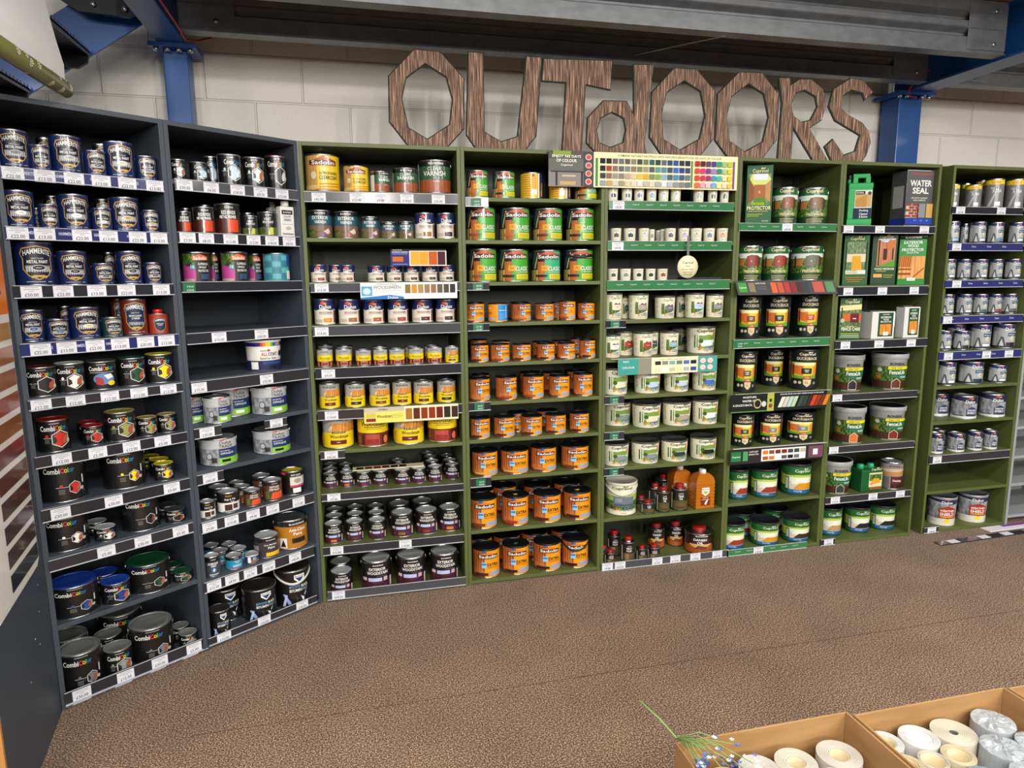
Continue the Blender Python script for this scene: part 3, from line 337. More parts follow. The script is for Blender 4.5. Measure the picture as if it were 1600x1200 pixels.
# ------------------------------------------------------------ containers
POT=('SPO','CSH','CSB','CSX','DUC','DST','DSX','DWR','ALC'); CAP=('TEK','FRE','DAN','RED')
BOXES={'BOT':.55,'CPR':.55,'WAT':.6,'CAN':.42,'JER':.6,'PAK':.6,'JRG':.6,'AMB':.75}
HANDLE={'COX':'b','BFX':'b','VAX':'b','CLI':'b','DUT':'s','BIX':'f','CSX':'f','EXY':'b','EXG':'b','EXH':'f','PRE':'s','FEN':'b','DWR':'b'}
ALIAS={'VAX':'VAR','BIX':'BIT'}
MC={}
def cached(k,fn):
    if k not in MC: MC[k]=fn()
    return MC[k]
def taper(base): 
    if base=='FEN': return (.84,.95)
    if base in POT: return (.9,.98)
    return (.97,.97)
def body_mesh(base,col):
    B=MB(); m=mat('body_'+col,col,.42,0,.65); sv=SILVER(); r0,r1=taper(base)
    if base=='FEN': B.lathe([(0,0),(r0-.02,0),(r0,.015),(r0+(r1-r0)*.8,.8),(r1,.82),(r1,.9)],m)
    elif base in POT: B.lathe([(0,.004),(r0-.06,0),(r0-.01,.012),(r0,.03),(r0+(r1-r0)*.9,.9),(r0+(r1-r0)*.93,.93)],m)
    elif base in CAP:
        B.lathe([(0,0),(1,0),(1,.02),(.97,.028),(.97,.8)],m); B.lathe([(.97,.8),(1,.805),(1,.83),(.95,.835),(.9,.815),(.5,.83),(.46,.86),(.3,.87),(0,.87)],sv)
    else:
        B.lathe([(0,.006),(.95,.006),(.97,0),(1,.004),(1,.022),(.97,.03)],sv); B.lathe([(.97,.03),(.97,.945)],m)
        B.lathe([(.97,.945),(1,.952),(1,.975),(.985,.985),(.96,.985)],mat('black_rim','17181a',.3,.3) if col in('f09a12',) else sv)
    return B.mesh('tin_body')
def lid_mesh(base,lid):
    B=MB(); m=mat('lid_'+lid,lid,.34,.35 if lid[0] in 'abcd' and base not in POT else 0,.2); sv=SILVER()
    if base=='FEN':
        B.lathe([(.93,.86),(1,.87),(1,.99),(.96,1),(.93,.99)],mat('bucket_rim','a2a4a5',.4)); B.lathe([(.93,.985),(.9,.95),(0,.95)],mat('black_plastic','17181a',.4))
    elif base in POT: B.lathe([(.93,.92),(1,.925),(1,.985),(.98,1),(.94,1),(.92,.975),(.0,.975)],m)
    elif base in CAP: B.lathe([(.42,.86),(.5,.865),(.5,.985),(.47,1),(0,1)],m,36)
    else:
        rim=mat('black_rim','17181a',.3,.3) if lid=='141618' else (m if base in('COM','COX','COMP','BIT','BIX') else sv)
        B.lathe([(.96,.984),(.955,.996),(.93,1),(.9,.995),(.885,.965)],rim); B.lathe([(.885,.965),(.8,.965),(.78,.972),(.72,.972),(.7,.966),(0,.966)],m)
    return B.mesh('tin_lid')
def box_body(base,col,v):
    B=MB(); m=mat('body_'+col,col,.36,0,.25) if base in('WAT','PAK','BOT') else mat('can_'+col,col,.5,0,.0,0,.35)
    if base=='AMB':
        m=mat('amber_plastic','d07a1e',.12,0,.4,.25)
        for i in range(14):
            z=.03+i*.044; k=.97 if i%2 else 1.0; B.bbox((-k,(1-k),z),(k,1-(1-k)*1,z+.046),m,.02)
        B.bbox((-.95,.02,.0),(.95,.98,.06),m,.02)
        for i in range(8):
            a=PI/2*i/8; k=.3+.68*math.cos(a); z0=.64+.26*math.sin(a); z1=.64+.26*math.sin(PI/2*(i+1)/8)+.002
            B.bbox((-k,.5-k*.5,z0),(k,.5+k*.5,z1),m,.012)
    elif base=='BOT':
        B.bbox((-1,0,0),(1,1,.84),m,.04); B.bbox((-.35,.35,.83),(.35,.65,.86),m,.01)
    elif base=='JER':
        B.bbox((-1,0,0),(1,1,.14),m,.05); B.bbox((-.96,.02,.12),(.96,.98,.74),m,.05); B.bbox((-.99,0,.7),(.99,1,.82),m,.06)
        B.bbox((-.55,.3,.8),(-.15,.7,.97),m,.04); B.bbox((.45,.3,.8),(.85,.7,.95),m,.04); B.bbox((-.55,.32,.92),(.8,.68,1.0),m,.03)
        B.lathe([(.0,.8),(.14,.8),(.14,.9),(.12,.92),(0,.92)],m,20,cx=-.8,cy=.5)
    elif base=='JRG':
        B.bbox((-1,0,0),(1,1,.84),m,.06)
        for cx in(-.6,.35): B.lathe([(0,.82),(.26,.82),(.26,.93),(.22,1),(0,1)],mat('green_cap','2a9a70',.4),20,cx=cx,cy=.6)
        B.bbox((-.45,.5,.8),(.2,.7,.93),m,.03)
    elif base=='PAK':
        B.bbox((-1,0,0),(1,1,.96),m,.02); B.box((-1,.2,.95),(.2,.8,1.0),mat('carton','4a4a46',.6)); B.poly([(1,-.004,.92),(1,-.004,.4),(.72,-.004,.66)],mat('white_print',W,.4))
    else:
        sv=SILVER(); top=sv if base=='WAT' else m
        B.bbox((-1,0,.012),(1,1,.985),m,.02); B.bbox((-1.01,-.01,0),(1.01,1.01,.014),top,.006); B.bbox((-1.01,-.01,.972),(1.01,1.01,.985 if base!='WAT' else .99),top,.005)
        if base=='WAT':
            B.box((-1.004,.06,.12),(-1.0,.94,.13),m); B.poly([(-1.006,.15,.33),(-1.006,.85,.33),(-1.006,.85,.72),(-1.006,.15,.72)],mat('pale_print','b8b8b8',.4)); B.poly([(-1.006,.02,.03),(-1.006,.98,.03),(-1.006,.98,.14),(-1.006,.02,.14)],mat('print_blue','1c3fa8',.4))
            B.box((-1.012,-.012,.01),(-.985,.012,.985),sv)
    return B.mesh('pack_body')
def box_cap(base):
    B=MB()
    if base=='AMB': B.lathe([(0,.9),(.28,.9),(.3,.91),(.3,.99),(.26,1),(0,1)],mat('white_cap','ecebe6',.4),24,cx=0,cy=.5)
    elif base=='BOT': B.lathe([(0,.86),(.5,.86),(.52,.87),(.52,.99),(.46,1),(0,1)],mat('white_cap','ecebe6',.4),28,cx=0,cy=.5)
    elif base=='WAT': B.lathe([(0,.98),(.15,.98),(.15,1.0),(0,1.0)],mat('red_cap','c02030',.4),20,cx=-.7,cy=.3)
    elif base=='JER': B.lathe([(0,.9),(.17,.9),(.17,.97),(.14,.98),(0,.98)],mat('black_plastic','17181a',.4),20,cx=-.8,cy=.5)
    else: return None
    return B.mesh('cap')
def handle_mesh(kind,base):
    B=MB(); m=mat('wire','c9cbcd',.3,.9) if base in('COX','DUT','PRE','CLI','VAX','BFX') else mat('handle_'+('w' if base in('BIX','CSX') else 'k'),'d8d6cc' if base in('BIX','CSX') else '18191b',.4)
    z0=.86; pts=[]
    drop={'f':.2,'b':.25,'s':.3}[kind]; sgn=-1 if kind=='f' else 1
    for i in range(25):
        t=PI*i/24; c,s=math.cos(t),math.sin(t)
        pts.append((-c*.99, sgn*s*1.06, z0-drop*s*s*(1 if kind!='s' else 1)))
    B.tube(pts,.022 if kind!='f' else .035,m,6)
    for x in(-1,1): B.lathe([(0,-.04),(.07,-.04),(.07,.04),(0,.04)],m,12,mx=Matrix.Translation((x*.965,0,z0))@Matrix.Rotation(PI/2,4,'Y'))
    return B.mesh('handle')
def decal_for(name):
    b,v=name.split(':'); fn=globals()[ALIAS.get(b,b)]; return fn(v)
BN={'A1':'leftmost navy bay','A2':'second navy bay','B1':'brown-woodstain bay','B2':'orange-tin bay','B3':'cream-tin bay','B4':'dark-green-tin bay','B5':'box-can bay','B6':'far-right green bay'}
ORD=['first','second','third','fourth','fifth','sixth','seventh','eighth','ninth','tenth','eleventh','twelfth','thirteenth','fourteenth','fifteenth','sixteenth']
VW=dict(grey='grey',slate='slate-grey',silver='silver',black='black',cream='cream',white='white',gold='gold',blue='blue',teal='teal',brown='brown',bk='dark',oxide='red-oxide',green='green',yellow='yellow',red='red',olive='olive')
DS={ # base: (object name, category, description with {v})
'HAM':('paint_tin','paint tin','navy tin with gold shield, {v} badge'),'COM':('paint_tin','paint tin','black tin with {v} beam picture'),'COX':('paint_tin','paint tin','large black tin with {v} beam'),'COMP':('paint_tin','paint tin','black tin with yellow price flash'),
'RED':('thinner_tin','tin','rust-red tin with red cap'),'ROX':('paint_tin','paint tin','black and orange-red primer tin'),'HRP':('paint_tin','paint tin','black heat-paint tin with lime picture'),'BOT':('plastic_bottle','bottle','white square bottle with round cap'),
'SUP':('paint_tin','paint tin','black tin with pink shed picture'),'BLU':('paint_tin','paint tin','turquoise tin turned backwards'),'ALC':('paint_tin','paint tin','white and navy tin with rainbow stripes'),'DUT':('paint_tin','paint tin','silver tin with lime and blue panel'),
'STP':('paint_tin','paint tin','black and white tile-paint tin'),'ANS':('paint_tin','paint tin','brown anti-slip paint tin'),'RUS':('paint_tin','paint tin','yellow-lidded black and white tin'),'ALU':('paint_tin','paint tin','grey aluminium-paint tin'),'TEA':('paint_tin','paint tin','teal blue paint tin'),
'BLS':('paint_tin','paint tin','tiny blue and white tin'),'LIN':('paint_tin','paint tin','grey line-marking tin, yellow panel'),'CLI':('paint_tin','paint tin','big ochre anti-climb tin'),'BIT':('paint_tin','paint tin','black bitumen tin'),'BIX':('paint_bucket','bucket','black bitumen bucket with white handle'),
'CLE':('varnish_tin','varnish tin','yellow clear-coat varnish tin'),'VAR':('varnish_tin','varnish tin','green and brown varnish tin'),'VAX':('varnish_tin','varnish tin','largest green and brown varnish tin'),'EXV':('varnish_tin','varnish tin','black and teal exterior varnish tin'),
'WSH':('woodstain_tin','woodstain tin','cream and navy woodstain tin, {v} panel'),'RST':('woodstain_tin','woodstain tin','small silver-topped yellow woodstain tin'),'RQD':('woodstain_tin','woodstain tin','yellow plank-picture woodstain tin'),'RBW':('woodstain_tin','woodstain tin','large yellow tin, dark red base'),
'BFW':('woodstain_tin','woodstain tin','maroon exterior woodstain tin, {v} panel'),'BFX':('woodstain_tin','woodstain tin','big maroon exterior woodstain tin'),'CLA':('woodstain_tin','woodstain tin','bright green classic woodstain tin'),'CLT':('woodstain_tin','woodstain tin','turquoise-green classic woodstain tin'),'CLK':('woodstain_tin','woodstain tin','green tin with black handle band'),'CLB':('woodstain_tin','woodstain tin','yellow tin turned backwards'),
'EXT':('woodstain_tin','woodstain tin','small orange woodstain tin'),'EXB':('woodstain_tin','woodstain tin','orange tin showing blue back'),'EXL':('woodstain_tin','woodstain tin','large orange woodstain tin'),'EXY':('woodstain_tin','woodstain tin','large orange tin, yellow lid dot'),'EXG':('woodstain_tin','woodstain tin','large orange tin, green lid dot'),'EXH':('woodstain_tin','woodstain tin','large orange tin, black handle'),
'SPO':('sample_pot','paint pot','small cream sample pot, {v} patch'),'CSH':('paint_pot','paint pot','cream garden paint tub, {v} swatch'),'CSB':('paint_pot','paint pot','large cream tub, {v} bench picture'),'CSX':('paint_bucket','bucket','cream bucket with grey-green picture'),
'TEK':('oil_tin','oil tin','olive oil tin with red cap'),'AMB':('oil_bottle','bottle','ribbed amber oil bottle'),'FRE':('oil_tin','oil tin','brown polish tin with red cap'),'DAN':('oil_tin','oil tin','brown oil tin with red cap'),
'PRE':('preserver_tin','paint tin','green tin with {v} shed'),'DUC':('paint_pot','paint pot','black-green tub, {v} fence panel'),'DST':('paint_pot','paint pot','green decking tub, {v} deck'),'DSX':('paint_pot','paint pot','large green tub, gold deck'),
'CPR':('box_can','can','tall green box with garden picture'),'CAN':('box_can','can','{v}'),'PAK':('white_carton','carton','white carton with green label'),'WAT':('box_can','can','large grey can with brick picture'),'JER':('jerrycan','jerrycan','green plastic jerrycan'),'JRG':('jerrycan','jerrycan','green twin-capped canister'),
'FEN':('paint_bucket','bucket','grey-rimmed hedge-picture bucket, {v} house'),'DEC':('paint_tin','paint tin','grey decking tin, maroon panel'),'SAN':('paint_tin','paint tin','grey tin with yellow top'),'DWS':('paint_tin','paint tin','grey and navy tin, {v} patch'),'DWB':('paint_tin','paint tin','silver-grey masonry tin'),'DWR':('paint_bucket','bucket','grey bucket with red house shape')}
VX=dict(w2='white',sky='pale blue',rd2='white grid',navy='navy',blu2='mid-blue',ice='ice-white',aqua='aqua',dk='charcoal',lil='lilac',beige='beige',slat2='blue-grey',coral='coral',taupe='taupe',dgrn='dark green',dblu='dark blue',
 brn='brown',oak='oak',rd='red',org='orange',pur='purple',wal='walnut',mah='mahogany',ebo='ebony',blk='black',gold='amber',tk='teak',grn='dark green',mid='mid-brown',gn2='dark green',slt='slate',gld='gold',tan='tan',drk='black',tea='teal',
 oil='green can with yellow deck',wpr='green can with timber shed',gst='green can with trellis pictures',fen='green can with maroon panel',x='dark')
def vword(base,v): return VX.get(v) or VW.get(v) or v
def build_container(name,u,d,R_,H,rot,back,fr,z,bay,sh_i,nsh,ordn):
    base,v=name.split(':'); o,e,n,wd,ang=fr
    col,prims,lid=cached(('D',name),lambda:decal_for(name))
    nm,cat,desc=DS[base]; desc=desc.format(v=vword(base,v))
    shn='top' if sh_i==0 else ('bottom' if sh_i==nsh-1 else ORD[sh_i])
    if back: lab=f'{desc} in back row, {ORD[ordn]}, {shn} shelf, {BN[bay]}'
    else: lab=f'{desc}, {ORD[ordn]} from left, {shn} shelf, {BN[bay]}'
    ws=lab.replace(',','').split()
    if len(ws)>16: print('LONG',lab)
    root=bpy.data.objects.new(nm,None); COL.objects.link(root); root.empty_display_size=.02
    tag(root,lab,cat,f'{cat}s on the {shn} shelf of the {BN[bay]}')
    if base in BOXES:
        p=o+e*u+n*d; root.location=(p.x,p.y,z)
        if base in('CPR','CAN','JER'): rot=.55*(math.atan2(-p.x,3.27+p.y)-ang)   # faced up to the aisle
        root.rotation_euler=(0,0,ang+rot); root.scale=(R_,2*R_*BOXES[base],H)
        ob('body',cached(('B',base,v if base=='CAN' else ''),lambda:box_body(base,col,v)),root)
        ob('label',cached(('L',name),lambda:decal_mesh('label',prims,lambda x,zz,L:(x,-.006-.004*L,zz),None,base!='WAT')),root)
        c=cached(('c',base),lambda:box_cap(base))
        if c: ob('cap',c,root)
        return root
    p=o+e*u+n*(d+R_); root.location=(p.x,p.y,z); fc=math.atan2(0-p.x,3.27+p.y)   # stock is faced up towards the middle of the aisle
    root.rotation_euler=(0,0,ang+.88*(fc-ang)+rot+random.uniform(-.05,.05)); root.scale=(R_,R_,H)
    bo=ob('body',cached(('B',base if (base in POT or base in CAP or base=='FEN') else 'm',col,taper(base)),lambda:body_mesh(base,col)),root)
    lo=ob('lid' if base not in CAP else 'cap',cached(('l',base,lid),lambda:lid_mesh(base,lid)),root)
    r0,r1=taper(base)
    ob('label',cached(('L',name),lambda:decal_mesh('label',prims,cylmap(r0,r1),2*PI/48,False,1.24 if base=='HAM' else 1.15)),root)
    if base in HANDLE: ob('handle',cached(('h',base),lambda:handle_mesh(HANDLE[base],base)),root)
    if base in('EXY','EXG'): 
        B=MB(); B.lathe([(0,.972),(.17,.972),(.17,.976),(0,.976)],mat('dot_'+base,'b8a820' if base=='EXY' else '1f6a34',.5),20); ob('lid_sticker',B.mesh('lid_sticker'),lo)
    if base=='CLK':
        B=MB(); B.tube([(1.0*math.sin(t),-1.0*math.cos(t),.76+.05*math.sin(t)**2) for t in [(-1.5+3*i/20) for i in range(21)]],.045,mat('handle_k','18191b',.4),6); ob('handle',B.mesh('handle'),root)
    return root
# ------------------------------------------------------------ shelving bays
NAVY=lambda:paint_mat('navy_board','434c56'); GREEN=lambda:paint_mat('green_board','5d6835')
def paint_mat(n,h):
    if n in MATS: return MATS[n]
    m=mat(n,h,.5); t=tex(m,'ShaderNodeTexNoise',6,(1,1,1),Detail=6.0); nt,N,L,b=nodes(m)
    mx=N.new('ShaderNodeMixRGB'); mx.blend_type='MULTIPLY'; mx.inputs[0].default_value=.25; mx.inputs[1].default_value=(*hexc(h),1); L.new(t.outputs[0],mx.inputs[2]); L.new(mx.outputs[0],b.inputs['Base Color'])
    t2=tex(m,'ShaderNodeTexNoise',180,(1,1,1),Detail=2.0); bump(m,t2.outputs[0],.15,.001); return m
DEPTH=.42
def frame_of(o,e,w):
    o=Vector((*o,0)); e=Vector((*e,0)).normalized(); return (o,e,Vector((-e.y,e.x,0)),w,math.atan2(e.y,e.x))
STN={'A1':3}
def bay_unit(fr,zs,m,name,label,side_end=False,top=2.2):
    o,e,n,w,ang=fr; T_=.018
    root=bpy.data.objects.new(name,None); COL.objects.link(root); root.location=o; root.rotation_euler=(0,0,ang)
    tag(root,label,'shelving unit','shelving bays along the back wall')
    def part(nm,a,b,m=m):
        B=MB(); B.bbox(a,b,m,.001); return ob(nm,B.mesh(nm),root)
    part('side_panel',(0.0006,0,0),(T_,DEPTH,top)); part('side_panel',(w-T_,0,0),(w-.0006,DEPTH,top))
    part('top_panel',(T_,0,top-T_),(w-T_,DEPTH,top)); bk=paint_mat('shade_dark_back_board_'+('navy' if 'navy' in label.split()[0] else 'green'),'22282e' if 'navy' in label.split()[0] else '2c3220'); part('back_panel',(T_,DEPTH-.008,0.0),(w-T_,DEPTH,top-T_),bk)  # back board colour darkened: shade inside the bay is painted in
    for z in zs: 
        z0=max(z-.018,0); part('shelf',(T_,.001,z0),(w-T_,DEPTH-.008,z))
    part('plinth',(T_,.03,0),(w-T_,.045,max(min(zs)-.018,.002))) if min(zs)>.03 else None
    return root
STC=dict(grey=('strip_charcoal','2c2d33'),blue=('strip_blue','2e3468'),silver=('strip_glare_grey','4a4b50'),green=('strip_green','3a7a4a'),purple=('strip_purple','32346e'))  # silver: grey plastic lightened, its glare put into the base colour
def ticket_mesh(pr,green):
    B=MB(); ww,hh=(.062,.04) if not green else (.05,.038)
    c=mat('ticket_white','dfe1e8',.6,0,0,0,.2) if not green else mat('ticket_green','1a6a45',.45)
    B.box((-ww/2,-.0015,-hh/2),(ww/2,0,hh/2),c)
    ink=mat('ink_dark','2a2a30',.6) if not green else mat('ink_white','dfeee4',.6)
    def tx(s,x,z,w,h):
        for t in text_tris(s,.6): B.poly([(x+a*w,-.0021,z+b*h) for a,b in t],ink)
    if green: tx('£'+pr,.004,.004,.026,.008); tx('£'+('%.2f'%(float(pr)*.9)) if 0 else '£'+pr,.004,-.01,.026,.008)
    else:
        tx('£'+pr,0,-.0095,.04 if len(pr)>4 else .033,.0115)
        for i,wd in enumerate((.04,.046,.016)): B.box((-wd/2,-.0019,.0145-.006*i),(wd/2,-.0015,.0163-.006*i),mat('small_print','9a9aa0',.6))
    return B.mesh('ticket')
COUNT={}
SHN=lambda i,n:'top' if i==0 else('bottom' if i==n-1 else ORD[i])
def strip(fr,st,bay,si,ns,k,nk):
    ty,u0,u1,zt,h,tk=st; o,e,n,w,ang=fr; u0=max(u0,.003); u1=min(u1,w-.003) if bay!='B3' or zt>.2 else u1
    root=bpy.data.objects.new('shelf_edge_strip',None); COL.objects.link(root); p=o+e*u0-n*.001; root.location=(p.x,p.y,zt); root.rotation_euler=(0,0,ang)
    tn={'grey':'charcoal','blue':'navy-blue','silver':'shiny grey','green':'green logo','purple':'purple-blue'}[ty]
    short='short ' if u1-u0<.3 else ''
    lab=f"{short}{tn} price strip on {SHN(si,ns)} shelf edge, {BN[bay]}"
    if nk>1: lab=f"{short}{tn} price strip, {'upper left' if k==0 else 'lower or right'}, {SHN(si,ns)} shelf edge, {BN[bay]}"
    tag(root,lab,'price strip','price strips on the shelf edges')
    mn,mc=STC[ty]; m=mat(mn,mc,.16,0,.6)
    h=max(min(h,.05),.036); L=u1-u0; B=MB()
    zb=-min(h,zt-.001)
    B.box((0,-.006,zb),(L,0,.001),m); B.box((0,-.010,zb),(L,-.006,zb+.003),mat('clear_lip','c4c6cc',.15)); B.box((0,-.009,-.001),(L,-.006,.001),mat('clear_lip','c4c6cc',.15))
    ob('rail',B.mesh('rail'),root)
    if ty in('green','purple','blue'):
        B=MB(); wm=mat('strip_logo','e8e0b0' if ty=='green' else 'c8cce0',.5)
        q=.075 if ty=='green' else .11; i=0; x=.07
        while x<L-.03:
            txt={'green':'Cuprinol','purple':'Dulux','blue':'HAMMERITE'}[ty]; sz={'green':(.036,.009),'purple':(.03,.01),'blue':(.05,.011)}[ty]
            for t in text_tris(txt,1.5): B.poly([(x+a*sz[0],-.0064,zb*.42+b*sz[1]) for a,b in t],wm)
            x+=q
        if B.f: ob('printed_logo',B.mesh('printed_logo'),root)
    for u,pr,g in tk:
        if u-u0<.0: u=u0+.03
        ob('price_ticket',cached(('T',pr,g),lambda:ticket_mesh(pr,g)),root,(u-u0,-.0062,zb*.52),random.uniform(-.01,.01))
    return root
